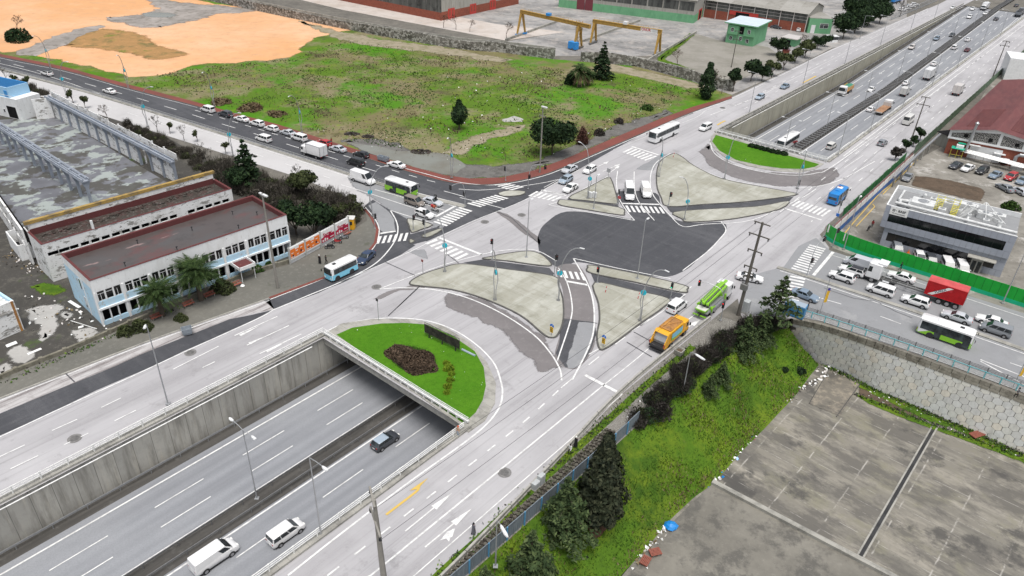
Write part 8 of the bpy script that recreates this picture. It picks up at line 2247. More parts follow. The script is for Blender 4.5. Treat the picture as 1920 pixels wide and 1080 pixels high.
for base,tip,lab in[((126,183),(127,117),'curved lamp with cyan disc farthest along the pale avenue beside the colonnade'),((277,237),(283,164),'curved lamp with cyan disc by the leafless street trees of the avenue'),((437,292),(447,213),'curved lamp with cyan disc just before the dark layered conifer'),((95,127),(62,69),'curved lamp with cyan disc on the red footway farthest from the junction'),((241,166),(218,107),'curved lamp with cyan disc on the red footway where the sand comes closest'),((402,200),(373,144),'curved lamp with cyan disc behind the first white parked minivan'),((566,248),(538,185),'curved lamp with cyan disc behind the silver parked sedan'),((847,333),(840,260),'curved lamp with cyan disc between the red footway and the puddle'),((698,405),(722,313),'curved lamp with cyan disc at the footway bend near the yellow kiosk'),((834,509),(817,405),'curved lamp with cyan disc on the pointed tip side of the large island'),((928,562),(922,473),'curved lamp with cyan disc in the middle of the large left island'),((1047,563),(1088,467),'curved lamp with cyan disc at the small five stripe zebra crossing'),((1200,601),(1247,509),'curved lamp with cyan disc on the triangular island beside the refuse truck'),((1235,331),(1239,259),'curved lamp with cyan disc at the coach end of the far big island'),((1358,335),(1382,256),'curved lamp with cyan disc at the edge of the far lawn'),((1495,353),(1507,298),'curved lamp with cyan disc near the far lawn and the signal mast')]:
 s_lamp(lab,base,tip)
s=s_lamp('grey lamp with a bent top on the strip before the far big island',(1283,411),(1280,334),9.0,4.0,group=None)
s_lamp('plain curved lamp on the small triangular island near the cabinets',(1102,372),(1089,269),11.5,4.6,group=None)
def arm_lamp(label,base,tips,H=11.3,z=.15,group=None,lean=None,hw=False,r=.10,headlen=.75):
 if hw:p,zz=gh(*base);b=Vector((p.x,p.y,zz+.05));HZ=zz+H
 else:b=g(base[0],base[1],z);HZ=z+H
 t=thing('street_lamp',label,'street lamp',b,0,group)
 top=Vector((0,0,H))+(lean or Vector((0,0,0)))
 m=MB();m.tube([(0,0,0),top*.5,top],[r,r*.8,r*.6],8);m.box((0,0,0),(.5,.5,.1),0);m.build('pole',LG,t)
 for tp in tips:
  e=tp if isinstance(tp,Vector)else(g(tp[0],tp[1],HZ+.3)-b)
  d=e-top;d.z=0
  if d.length>3:d=d.normalized()*2.4
  m=MB();m.tube([top,top+d*.5+Vector((0,0,.2)),top+d+Vector((0,0,.25))],.045,6);a=m.build('arm',LG,t)
  dn=d.normalized();m=MB();m.lathe([(.02,0),(.17,.03),(.15,.14),(.03,.18)],8);q=m.mesh('lamp_head',[LHD])
  m=MB();rr=top+d+Vector((0,0,.2));m.loft([[rr+dn*x+Vector((-dn.y,dn.x,0))*y*wd_+Vector((0,0,zz_*.1))for y,zz_ in((-1,-.3),(1,-.3),(.7,.9),(-.7,.9))]for x,wd_ in((-.1,.08),(.15,.18),(headlen*.7,.2),(headlen,.1))]);m.build('lamp_head',LHD,a)
 return t
NV_=Vector((DY,-DX,0));SV=Vector((DX,DY,0))
GL1='lamps on the wall top of the far service road'
for base,lab in[((1405,211),'arm lamp nearest the far lawn on the wall top of the far service road'),((1505,161),'arm lamp second from the far lawn on the wall top of the far service road'),((1584,119),'arm lamp beside the dark pines on the wall top of the far service road'),((1650,86),'arm lamp just past the pines on the far wall top'),((1707,57),'arm lamp opposite the barred fence, the nearer one'),((1751,36),'arm lamp opposite the barred fence, the farther one')]:
 arm_lamp(lab,base,[-NV_*2.2],11.2,.2,GL1)
arm_lamp('curved grey lamp in front of the dark pines with a small box on its pole',(1612,72),[NV_*2.5],9,.2)
GL2='twin lamps in the median of the upper highway'
for s_k,lab in[(194,'twin arm lamp in the upper median beside the white coach'),(227,'twin arm lamp in the upper median before the yellow tipper'),(262,'twin arm lamp in the upper median beside the small box van'),(299,'twin arm lamp in the upper median near the pickup car'),(337,'twin arm lamp in the upper median between the dark sedan and the white van'),(376,'twin arm lamp far up the upper median'),(418,'twin arm lamp farthest up the upper median')]:
 b=w(s_k,-64,zh(s_k)+.05);u,v=prj(b)
 t=arm_lamp(lab,(u,v),[NV_*2.0,-NV_*2.0],11.0,0,GL2,hw=True)
GL3='lamps along the guardrail of the upper highway'
for s_k,lab in[(189,'guardrail lamp nearest the far lawn'),(214,'guardrail lamp beside the brown flatbed truck'),(245,'guardrail lamp opposite the large white box truck'),(279,'guardrail lamp near the maroon car'),(314,'guardrail lamp beyond the maroon car, opposite a tall pole'),(352,'guardrail lamp second from the far end'),(392,'guardrail lamp at the far end')]:
 u,v=prj(w(s_k,NR+.6,.1));arm_lamp(lab,(u,v),[-NV_*2.2],10.5,.1,GL3)
arm_lamp('twin arm lamp in the median of the near cutting',(482,935),[NV_*2.0,-NV_*2.0],11.4,0,hw=True)
arm_lamp('single arm lamp on the railing strip beside the white passenger van',(602,1003),[NV_*2.2-SV*.0],11.4,.2)
arm_lamp('thin lamp on the wall top of the near cutting by the pale service road',(315,757),[-SV*.3+NV_*.4],12.6,.3)
arm_lamp('tall straight lamp at the far tip of the large left island',(987,482),[SV*.4],11.2,.17)
arm_lamp('tall straight lamp on the strip beside the dark diamond',(1195,522),[SV*.4],11.2,.17)
arm_lamp('thin straight lamp on the strip below the small triangular island',(1113,391),[SV*.3],7.2,.17)
arm_lamp('street light with a long white head beside the grey fence at the lower edge',(929,1062),[NV_*.9-SV*.4],7.0,.1,r=.09,headlen=1.5)
arm_lamp('street light with a long white head above the bank behind the refuse truck',(1281,732),[NV_*.9-SV*.2],6.6,.1,r=.08,headlen=1.5)
arm_lamp('white steel lamp pole behind the green fence near the last parked minivan',(1880,568),[SV*.5],11.0,.1)
arm_lamp('pale lamp pole at the green fence corner beside the notice board',(1582,467),[SV*.5],10.6,.1)
def util_pole(label,base,H,kind='concrete',lean=(0,0),arms=(),extra=None,r=.24,z=.1,ang=None):
 b=g(base[0],base[1],z);t=thing('utility_pole',label,'utility pole',b,AZ*0+(math.atan2(NV_.y,NV_.x)if ang is None else ang))
 mt=MATS['pole_concrete']if kind=='concrete' else MATS['pole_dark']
 m=MB();m.tube([(0,0,-.2),(lean[0]*.5,lean[1]*.5,H*.5),(lean[0],lean[1],H)],[r,r*.78,r*.55],8);m.build('pole',mt,t)
 for za,half,drop in arms:
  f=za/H;x,y=lean[0]*f,lean[1]*f
  m=MB();m.bar((x-half,y,za),(x+half,y,za),.14,.16);a=m.build('cross_arm',mt,t)
  for xx in drop:
   m=MB();m.lathe([(.03,0),(.12,-.06),(.05,-.12),(.13,-.2),(.05,-.26),(.13,-.34),(.04,-.4)],8,(x+xx,y,za));m.build('insulator',MATS['black'],a)
 return t
TP=util_pole('very tall concrete utility pole with several cross arms and a transformer by the junction',(1384,590),17.0,'dark',(.5,0),[(16.7,1.3,(-1.1,)),(14.6,1.7,(-1.5,1.5)),(11.9,1.2,(-1.1,1.1)),(9.0,1.1,(-1.0,0,1.0)),(7.9,.8,(-.7,0,.7)),(7.2,.8,(-.7,.7))],r=.32)
m=MB();rbox(m,-.55,.55,-.55,.15,4.9,6.0,.08);[m.lathe([(.07,0),(.1,.1),(.05,.35)],8,(x,-.2,6.0))for x in(-.35,0,.35)];m.build('transformer',MATS['steel'],TP)
m=MB();m.tube([(.0,.35,0),(.3,.25,8.5)],.16,8);m.build('strut',MATS['pole_dark'],TP)
util_pole('dark timber utility pole with two cross arms beside the mesh fence shrubs',(1708,264),12.0,'dark',(.2,0),[(11.8,1.1,(-1.0,)),(9.8,1.7,(-1.5,1.5))],r=.2)
util_pole('dark utility pole with cross arms farther along the right service road',(1861,145),12.6,'dark',(.2,0),[(12.3,1.1,(-1,1)),(10.8,1.5,(-1.3,1.3))],r=.2)
util_pole('dark utility pole standing in the gravel lot before the green house',(1371,126),12.4,'dark',(.2,0),[(12.2,1.3,(-1.1,1.1)),(9.4,1.3,(-1.1,1.1))],r=.18)
NP=util_pole('concrete utility pole with two tilted cross arms by the yellow road arrow',(722,1100),11.6,'concrete',(-.9,.3),[(11.2,.1,()),],r=.34)
m=MB();m.bar((-2.2,.9,11.9),(-.4,-.1,11.2),.2,.22);m.bar((-2.0,.6,9.6),(.55,-.5,8.2),.18,.2);aa=m.build('cross_arm',MATS['pole_concrete'],NP)
for x,y,zz in((-2.0,.8,11.8),(-1.9,.55,9.5),(.5,-.45,8.2)):
 m=MB();m.lathe([(.04,0),(.16,-.08),(.06,-.16),(.17,-.26),(.06,-.34),(.17,-.44),(.05,-.52)],8,(x,y,zz));m.build('insulator',MATS['black'],aa)
t=util_pole('tall pale concrete pole with a twin lamp head in front of the abandoned office',(521,541),17.2,'concrete',(-.3,0),[(16.6,.5,())],r=.24)
m=MB();m.box((.45,0,16.95),(1.1,.4,.22),0);m.box((-.6,0,16.95),(.8,.35,.2),0);m.build('lamp_head',LHD,t)
t=util_pole('tall pale concrete pole at the red footway in front of the broad round pine',(1012,323),15.4,'concrete',(-.1,0),[(13.3,.9,(-.8,.8))],r=.22)
m=MB();m.box((.3,0,15.3),(1.5,.45,.24),0);m.build('lamp_head',LHD,t)
util_pole('thin dark post at the red footway under the dark ivy tree',(1353,175),5.5,'dark',(0,0),[(5.2,.6,())],r=.1)
def wire(label,a,b,sag=.6,r=.022,group='overhead wires'):
 a,b=Vector(a),Vector(b);P=[a.lerp(b,i/14)-Vector((0,0,sag*4*(i/14)*(1-i/14)))for i in range(15)]
 t=MB();t.tube([p-a for p in P],r,4);o=t.build('overhead_wire',MATS['black']);o.location=a;return tag(o,label,'wire',group)
def arm_pt(t,x,y,z):return t.matrix_basis@Vector((x,y,z))
bpy.context.view_layer.update()
TPm,NPm=Matrix.Translation(TP.location)@Matrix.Rotation(TP.rotation_euler.z,4,'Z'),Matrix.Translation(NP.location)@Matrix.Rotation(NP.rotation_euler.z,4,'Z')
for(x,y,z),(x2,z2),lab in[((-2.0,.8,11.4),(-1.1,16.4),'overhead wire from the lower edge pole to the tall pole top arm'),((-1.9,.55,9.1),(-1.5,14.2),'overhead wire from the lower edge pole to the tall pole road side arm'),((.5,-.45,7.8),(1.5,14.2),'overhead wire from the lower edge pole to the tall pole footway side arm')]:
 wire(lab,NPm@Vector((x,y,z)),TPm@Vector((x2+.45,0,z2)),.9)
 far=g(1708,264,.1)+NV_*(x2*.9)+Vector((0,0,11.4 if z2>15 else 9.5))
 wire(lab.replace('from the lower edge pole','from the mesh fence pole'),TPm@Vector((x2+.45,0,z2)),far,1.0)
 # traffic lights
paint('signal_black',(.012,.012,.013),.5)
LR,LGn,LO=emit('signal_red',(1,.03,.03),2.5),emit('signal_green',(.02,.9,.45),2.5),plain('signal_off',(.03,.03,.03),.3)
def heads(t,pos,lit,d,n=3,parent=None):
 """d: direction the lenses face"""
 d=Vector((d.x,d.y,0)).normalized();m=MB();pos=Vector(pos);h=.34*n
 m.box((pos.x,pos.y,pos.z-h/2),(.34,.28,h),math.atan2(d.y,d.x)+PI/2)
 for i in range(n):m.tube([pos+d*.12+Vector((0,0,h/2-.17-.34*i+.06)),pos+d*.34+Vector((0,0,h/2-.17-.34*i+.04))],.14,8,cap=False)
 hd=m.build('signal_head',MATS['signal_black'],parent or t)
 for i in range(n):
  m=MB();m.disc(pos+d*.15+Vector((0,0,h/2-.17-.34*i)),.11,d,.03,10);m.build('lens',(LR if(lit=='r' and i==0)else LGn if(lit=='g' and i==n-1)else LO),hd)
 return hd
def signal(label,base,hd_,facing,lit='r',H=3.2,arm=None,z=.17,extra=(),n=3):
 b=g(base[0],base[1],z);t=thing('traffic_light',label,'traffic light',b)
 m=MB();m.tube([(0,0,0),(0,0,H if not arm else H*.8)],.075,7);m.box((0,0,0),(.35,.35,.06),0);m.build('pole',LG,t)
 if arm:
  e=g(arm[0],arm[1],5.8)-b;e.z=0
  if e.length>6:e=e.normalized()*6
  m=MB();m.tube(crv([(0,0,H*.75),Vector((0,0,5.2))+e*.15,Vector((0,0,5.9))+e*.55,Vector((0,0,5.95))+e],4),.06,6);ar=m.build('arm',LG,t)
  heads(t,e+Vector((0,0,5.6)),lit,facing,3,ar)
 heads(t,Vector((facing.x,facing.y,0)).normalized()*.16+Vector((0,0,H-.5)),lit,facing,n)
 for a in extra:heads(t,Vector(a),lit,facing)
 return t
va=Vector((math.cos(AV),math.sin(AV),0));vc=Vector((math.cos(CX),math.sin(CX),0))
signal('traffic light mast with a curved arm beside the avenue median crossing',(872,388),None,-va,'r',3.4,(845,352),.2)
signal('traffic light mast with an arm reaching over the waiting white hatchback',(797,443),None,-va,'r',3.4,(826,360),extra=[(0,0,5.0)])
signal('short pedestrian signal on the concrete triangle beside the slip lane',(775,431),None,va,'r',3.2)
signal('pedestrian signal on the footway bend by the slip lane crossing',(703,428),None,SV,'r',3.0)
signal('traffic light on the upper strip of the large left island',(923,486),None,-SV,'r',4.2)
signal('traffic light where the large left island meets the five stripe crossing',(1039,516),None,vc,'r',4.2)
signal('slim signal on the long strip island next to the dark diamond',(1120,530),None,-SV,'r',3.2)
signal('traffic light showing green near the lime pump truck',(1257,561),None,-SV,'g',3.3)
signal('pedestrian signal on the edge of the far big island',(1253,386),None,vc,'r',3.2)
signal('signal on the small triangular island above a red no entry disc',(1157,382),None,SV,'r',3.2)
signal('signal on the red footway bend by the puddle',(948,338),None,-vc,'r',3.2)
signal('signal mast with an arm at the top zebra crossing of the red footway',(990,354),None,vc,'r',3.4,(1022,313))
signal('signal mast beside the far lawn and the right zebra crossing',(1493,364),None,SV,'g',3.2)
signal('red traffic light mast with an arm on the cross road median',(1513,516),None,vc,'r',3.6,(1545,448),.22)
signal('red traffic light in front of the notice board on the green fence',(1561,462),None,vc,'r',4.0)
signal('signal near the rails beside the blue minibus',(1571,402),None,SV,'r',3.0)
signal('signal mast reaching over the lime pump truck from the footway',(1351,600),None,-SV,'r',3.4,(1312,530))
def post_sign(label,base,cat='sign',H=2.6,col='ink_red',shape='box',z=.17,name='road_sign',sz=.5,facing=None,extra=None):
 b=g(base[0],base[1],z);f=facing or-SV;t=thing(name,label,cat,b,math.atan2(f.y,f.x)+PI/2)
 m=MB();m.tube([(0,0,0),(0,0,H)],.05,6);m.build('post',LG,t)
 m=MB()
 if shape=='disc':m.disc((0,-.07,H-sz*.5),sz*.62,(0,1,0),.04,16)
 else:m.box((0,-.08,H-sz),(sz,.12,sz),0)
 q=m.build('sign_plate',MATS[col],t)
 if extra:extra(q,H)
 return t
post_sign('small red roadside camera post at the pointed end of the large left island',(793,511),'camera',2.6,'rail_maroon',name='camera_post',sz=.42)
post_sign('dark roadside camera post on the rim of the near lawn',(710,600),'camera',4.0,'signal_black',name='camera_post',sz=.42)
post_sign('grey direction board on the tip of the small triangular island',(1140,336),'sign',2.6,'galv',sz=.9)
plain('sign_blue',(.03,.16,.55),.5);plain('sign_amber',(.80,.48,.02),.5)
def keep(q,H):
 m=MB()
 for k in range(3):m.idx([(-.24,-.16,.75+k*.28),(0,-.16,.9+k*.28),(.24,-.16,.75+k*.28),(.24,-.16,.87+k*.28),(0,-.16,1.02+k*.28),(-.24,-.16,.87+k*.28)],[(0,1,4,5),(1,2,3,4)])
 m.build('chevron',MATS['signal_black'],q)
 m=MB();m.box((0,-.10,.65),(.56,.08,1.0),0);m.build('amber_board',MATS['sign_amber'],q)
 m=MB();m.face([(-.1,-.1,H-.45),(.0,-.1,H-.45),(.14,-.1,H-.15),(.04,-.1,H-.15)]);m.build('arrow',MATS['ink_white'],q)
post_sign('blue arrow sign over an amber chevron board on the tip of the large left island',(1034,629),'sign',2.1,'sign_blue','disc',sz=.6,extra=keep)
post_sign('blue arrow sign over an amber chevron board on the tip of the triangular island',(1131,650),'sign',2.1,'sign_blue','disc',sz=.6,extra=keep)
def bar_(q,H):
 m=MB();m.box((0,-.1,H-.36),(.42,.03,.1),0);m.build('bar',MATS['ink_white'],q)
post_sign('red no entry disc at the corner of the small triangular island',(1159,386),'sign',2.2,'ink_red','disc',sz=.6,facing=SV,extra=bar_)
post_sign('blue pedestrian sign by the rails near the right zebra crossing',(1566,420),'sign',2.4,'sign_blue','box',sz=.6,extra=lambda q,H:MB().build('x',MATS['ink_white'],q)if False else None)
for base,lab in[((1135,548),'leaning red and white post on the triangular island near the dark strip'),((1196,560),'short red and white post beside the curved lamp of the triangular island'),((1262,295),'red and white post at the coach end tip of the far big island')]:
 b=g(base[0],base[1],.17);t=thing('delineator_post',lab,'post',b)
 m=MB();m.tube([(0,0,0),(.06,0,.55)],.06,7);m.build('lower_band',MATS['ink_red'],t);m=MB();m.tube([(.06,0,.55),(.1,0,.85)],.06,7);m.build('white_band',MATS['ink_white'],t);m=MB();m.tube([(.1,0,.85),(.14,0,1.2)],.06,7);m.build('upper_band',MATS['ink_red'],t)
plain('flag_yellow',(.78,.46,.03),.7);plain('flag_navy',(.06,.05,.25),.7)
for base,z,lab in[((1537,588),.1,'yellow and navy flag on a thin pole by the turquoise railing near the junction'),((1898,728),.1,'yellow flag on a thin pole farther down the turquoise railing')]:
 b=g(base[0],base[1],z);t=thing('flag_pole',lab,'flag pole',b)
 m=MB();m.tube([(0,0,0),(0,0,6.8)],.045,6);m.build('pole',LG,t)
 m=MB();P=[Vector((.05+.02*math.sin(k),-.03*k,2.2+k*.34))for k in range(8)]
 for a,c in zip(P,P[1:]):m.face([a,a+Vector((.5,.1,-.05)),c+Vector((.5,.1,-.05)),c])
 fl_=m.build('flag',MATS['flag_yellow'],t)
 m=MB();m.face([P[-1],P[-1]+Vector((.5,.1,-.05)),P[-1]+Vector((.42,.1,.5)),P[-1]+Vector((0,0,.5))]);m.build('flag_tip',MATS['flag_navy'],fl_)
 # small furniture
surf('bench_wood',(.30,.10,.07),[('o',(2,9,9),4,.6,.4,.65,(.22,.075,.055),.8)],.7,.3)
AW=head((295,597),(444,536))
bench=None
for u,v,lab in[(295,598,'red slatted bench farthest from the poster row along the low wall'),(355,574,'red slatted bench in front of the lower palm'),(394,557,'red slatted bench in front of the larger palm'),(444,537,'red slatted bench nearest the tall pole with a white bag beside it'),(652,441,'red bench at the motorbike end of the poster row')]:
 p=g(u,v,.14)
 if bench is None:
  bench=thing('park_bench',lab,'bench',p,AW,'red slatted benches on the footway')
  m=MB();[m.box((0,-.22+k*.17,.42),(1.8,.13,.05),0)for k in range(3)];m.build('seat',M['bench_wood'],bench)
  m=MB();[m.bar((-.9,.26+k*.05,.58+k*.18),(.9,.26+k*.05,.58+k*.18),.05,.13)for k in range(2)];m.build('backrest',M['bench_wood'],bench)
  for x in(-.7,.7):
   m=MB();m.box((x,0,0),(.09,.5,.42),0);m.bar((x,.24,.4),(x,.34,.95),.06,.06);m.build('leg',MATS['kerb_concrete'],bench)
 else:dup(bench,p,AW if u<600 else head((600,470),(650,440)),lab)
plain('bin_grey',(.34,.38,.42),.55,.2,.4,.15,2)
def container(label,p,ang,group=None,col='bin_grey'):
 t=thing('trash_container',label,'trash container',p,ang,group)
 m=MB();q=MB()
 a=[(-.6,-.45),(.6,-.45),(.6,.45),(-.6,.45)];b_=[(-.75,-.58),(.75,-.58),(.75,.58),(-.75,.58)]
 m.loft([[(x,y,.2)for x,y in a],[(x,y,1.2)for x,y in b_],[(x*.94,y*.92,1.2)for x,y in b_],[(x*.9,y*.9,.5)for x,y in b_]],0,True)
 for x in(-.5,0,.5):m.box((x,-.54,.35),(.06,.1,.8),0)
 m.build('body',MATS[col],t)
 m=MB();[m.box((x,y,1.0),(.3,.1,.08),0)for x in(-.85,.85)for y in(-.3,.3)];m.build('handle',MATS['steel'],t)
 for x in(-.45,.45):
  for y in(-.35,.35):m=MB();m.disc((x,y,.1),.1,(1,0,0),.06,10);m.build('wheel',RB,t)
 return t
container('dented pale blue trash container standing alone on the dark lane of the service road',g(352,627,ZL['dark']),.5)
container('grey trash container at the kerb nearest the black hatchback',g(714.5,301,ZL['dark']),AV,'grey trash containers at the kerb');container('grey trash container at the kerb nearest the last white sedan',g(723,303.5,ZL['dark']),AV,'grey trash containers at the kerb')
plain('cabinet_white',(.66,.67,.67),.6);plain('cabinet_grey',(.42,.44,.44),.6);plain('kiosk_blue',(.06,.22,.42),.5)
def cabinet(label,p,ang,sx,sy,sz,mat,group=None):
 t=thing('utility_cabinet',label,'utility cabinet',p,ang,group)
 m=MB();rbox(m,-sx/2,sx/2,-sy/2,sy/2,.1,sz,.04);m.build('housing',MATS[mat],t)
 m=MB();m.box((0,0,0),(sx+.1,sy+.1,.12),0);m.build('plinth',M['kerb_concrete'],t)
 m=MB();[m.box((x,-sy/2-.005,.2),(sx*.45,.02,sz-.35),0)for x in(-sx*.24,sx*.24)];m.build('door',MATS[mat],t)
 return t
cabinet('white utility cabinet on the small triangular island, nearer the plain curved lamp',g(1106,371,.17),AV,.9,.5,1.4,'cabinet_white','white utility cabinets');cabinet('white utility cabinet on the small triangular island, nearer the thin straight lamp',g(1114,371,.17),AV,.9,.5,1.4,'cabinet_white','white utility cabinets')
cabinet('taller grey utility cabinet of the pair by the planter wall',g(1014,907,.1),HW,.9,.6,1.5,'cabinet_grey','grey utility cabinets');cabinet('shorter grey utility cabinet of the pair by the planter wall',g(1004,915,.1),HW,1.0,.6,1.0,'cabinet_grey','grey utility cabinets')
cabinet('pale grey switch cabinet at the foot of the very tall utility pole',g(1397,585,.1),HW,1.1,.9,2.2,'cabinet_grey')
t=thing('blue_container','blue site container at the corner between the shaggy cedars and the turquoise railing','container',g(1492,592,.05),CX+.05)
m=MB();rbox(m,-2.0,1.3,-.8,.8,.1,2.3,.05);[m.box((-1.8+k*.3,-.82,.2),(.12,.05,2.0),0)for k in range(11)];m.build('shell',MATS['kiosk_blue'],t);m=MB();m.box((-.4,0,2.3),(3.2,1.5,.04),0);m.build('roof',pc('light_blue'),t)
t=thing('planter_box','square grey concrete planter behind the barrier next to the refuse truck','planter',g(1273,664,.1),HW)
m=MB();m.loft([[(x*.5,y*.5,0)for x,y in((-1,-1),(1,-1),(1,1),(-1,1))],[(x*.62,y*.62,.85)for x,y in((-1,-1),(1,-1),(1,1),(-1,1))],[(x*.5,y*.5,.85)for x,y in((-1,-1),(1,-1),(1,1),(-1,1))],[(x*.45,y*.45,.5)for x,y in((-1,-1),(1,-1),(1,1),(-1,1))]]);m.build('pot',M['kerb_concrete'],t);m=MB();m.box((0,0,.55),(.95,.95,.06),0);m.build('soil',M['soil'],t)
a,b=g(797,630,.15),g(862,662,.15)
F=Frame('sign_frame','dark lattice back of a large billboard standing on the near lawn','billboard',a,b)
t,L=F.t,F.L
m=MB();[m.tube([(x,0,.7),(x,0,2.7)],.035,4)for x in[L*i/26 for i in range(27)]];[m.tube([(0,0,z),(L,0,z)],.045,4)for z in(.7,1.2,1.7,2.2,2.7)];m.build('lattice',MATS['trim'],t)
surf('billboard_back',(.035,.033,.03),[('o',1.5,6,.7,.42,.6,(.075,.068,.06),.8)],.9,.1)
m=MB();B3(m,0,L,-.10,-.06,.95,2.45);m.build('sheet',M['billboard_back'],t)
for x in(L*.12,L*.5,L*.88):
 m=MB();m.tube([(x,0,0),(x,.05,1.0)],.10,6);m.tube([(x,.8,0),(x,.1,2.0)],.05,5);m.build('leg',MATS['trim'],t)
a,b=g(866,655,.25),g(891,667,.25);t=thing('fallen_pole','pale blue grey pipe lying on the near lawn beside the dark billboard','pipe',a)
m=MB();m.tube([(0,0,0),b-a],.17,8);m.build('pipe',pc('light_blue'),t)
t=thing('pallet','rust brown wooden pallet lying in the weeds below the panelled wall','pallet',g(1832,816,ZY+.1),.4)
m=MB();[m.box((0,-.5+k*.2,.25),(2.4,.14,.05),0)for k in range(6)];m.build('deck',M['bench_wood'],t);m=MB();[m.box((x,0,0),(.12,1.1,.25),0)for x in(-1.0,0,1.0)];m.build('runner',M['bench_wood'],t)
GPL='broken pallets at the corner of the low yard'
pal=D.objects['pallet']
dup(pal,g(1210,1053,ZY+.2),1.0,'broken pallet tilted on the rubble at the corner of the low yard',GPL,(.6,.9,1));dup(pal,g(1228,1037,ZY+.3),.3,'broken pallet lying highest on the rubble at the corner of the low yard',GPL,(.6,.9,1))
t=thing('tarp_bundle','bright blue crumpled tarpaulin bundle at the edge of the low yard','tarpaulin',g(1258,988,ZY))
m=MB();rings=[]
for k,(r,z)in enumerate(((.7,0),(.85,.25),(.6,.55),(.2,.7))):rings.append([(math.cos(q*.785)*r*rv.uniform(.7,1.2),math.sin(q*.785)*r*rv.uniform(.7,1.2),z)for q in range(8)])
m.loft(rings);m.build('tarp',pc('blue'),t)
mats_l=[MATS['ink_white'],pc('blue'),pc('cream'),MATS['dead_leaf'],pc('red')]
m=MB()
def scatter(pts,n,sd,z,s=(.12,.5),ks=(0,0,0,2,3)):
 P=resample(crv(pts,3),.4)
 for i in range(n):
  p=rv.choice(P)+Vector((rv.gauss(0,sd),rv.gauss(0,sd),0));p.z=z+rv.uniform(.02,.25)
  leafq(m,p,Vector((0,0,1))+rdir()*.8,rv.uniform(*s),1.3,rv.choice(ks))
scatter(px((1530,690),(1548,690),(1545,705),(1495,735),(1470,762),z=ZY),90,.35,ZY,(.15,.6));scatter(px((1420,805),(1400,828),(1343,893),(1320,915),z=ZY),110,.35,ZY,(.12,.5),(0,0,0,1,2,4));scatter(px((1250,985),(1215,1030),(1195,1060),z=ZY),80,.45,ZY)
scatter(px((1540,690),(1640,740),(1900,850),z=ZY),60,.5,ZY,(.1,.3))
m.build('litter',mats_l,kind='stuff')
m=MB()
scatter(px((590,240),(640,258),(700,262),(770,285),(830,290)),130,2.6,0,(.12,.34),(0,2,3,3));scatter(px((700,245),(820,270),(900,290),(980,300)),80,4.5,0,(.1,.32),(0,2,3,3));scatter(px((1100,255),(1180,222),(1255,195)),60,1.5,0,(.1,.4));scatter(px((800,235),(900,180),(1000,150)),60,9,0,(.2,.5),(0,2))
scatter(px((1080,150),(1140,155),(1170,158)),25,2,0,(.2,.6),(0,2));scatter(px((60,560),(100,600),(150,590),(190,600),(160,640)),110,1.6,0,(.1,.5),(0,2,3));scatter(px((20,470),(60,500),(95,520)),120,1.2,0,(.15,.5),(3,2,3));scatter(px((1180,780),(1230,740),(1300,680)),25,.5,0,(.15,.4))
scatter(px((700,620),(800,620),(870,690),(890,750)),40,2.2,.16,(.06,.16),(0,0,2));scatter(px((1380,300),(1450,315)),12,1.0,.16,(.06,.15),(0,))
m.build('litter',mats_l,kind='stuff')
GRB='dark heaps of rubble by the red footway'
for u,v,s_k,lab in[(790,285,2.6,'dark heap of rubble at the upper end of the puddle'),(660,252,2.0,'dark heap of rubble behind the red hatchback'),(690,257,1.6,'smaller dark heap of rubble above the black hatchback')]:
 t=thing('rubble_heap',lab,'rubble heap',g(u,v),0,GRB);m=MB()
 for i in range(160):
  a=rv.uniform(0,6.28);q=rv.random()**.6*s_k;sz=rv.uniform(.1,.4);m.box((math.cos(a)*q,math.sin(a)*q*.6,max(0,.7*(1-q/s_k))*rv.random()),(sz,sz*.8,sz*.6),a)
 m.build('rubble',M['debris_roof'],t)
t=thing('bag','white plastic bag on the footway beside the last red bench','bag',g(455,537,.14));m=MB();m.lathe([(.3,0),(.4,.12),(.25,.3),(.08,.36)],9);m.build('bag_body',MATS['ink_white'],t)
for i,(a,b,wd2,lab)in enumerate([((130,565),(150,578),.5,'white board leaning against the office flank in the court'),((133,602),(182,618),.09,'long thin bent pipe lying in the court by the office corner'),((147,615),(157,613),.5,'short white board lying on the wet court'),((12,650),(32,643),.8,'flat white panel lying on the court near the ruin'),((52,665),(78,655),.5,'broken white panel lying by the low court wall')]):
 A,Bq=g(*a,),g(*b);t=thing('board',lab,'debris',A);m=MB();m.bar(Vector((0,0,.05)),Bq-A+Vector((0,0,.12)),wd2,.05);m.build('plank',MATS['ink_white'],t)
t=thing('traffic_cone','orange traffic cone between the parked cars behind the green fence','cone',g(1703,474,.05));m=MB();m.lathe([(.2,.04),(.03,.7)],10);m.build('cone',MATS['poster_orange'],t);m=MB();m.box((0,0,0),(.5,.5,.05),0);m.build('base',MATS['poster_orange'],t)
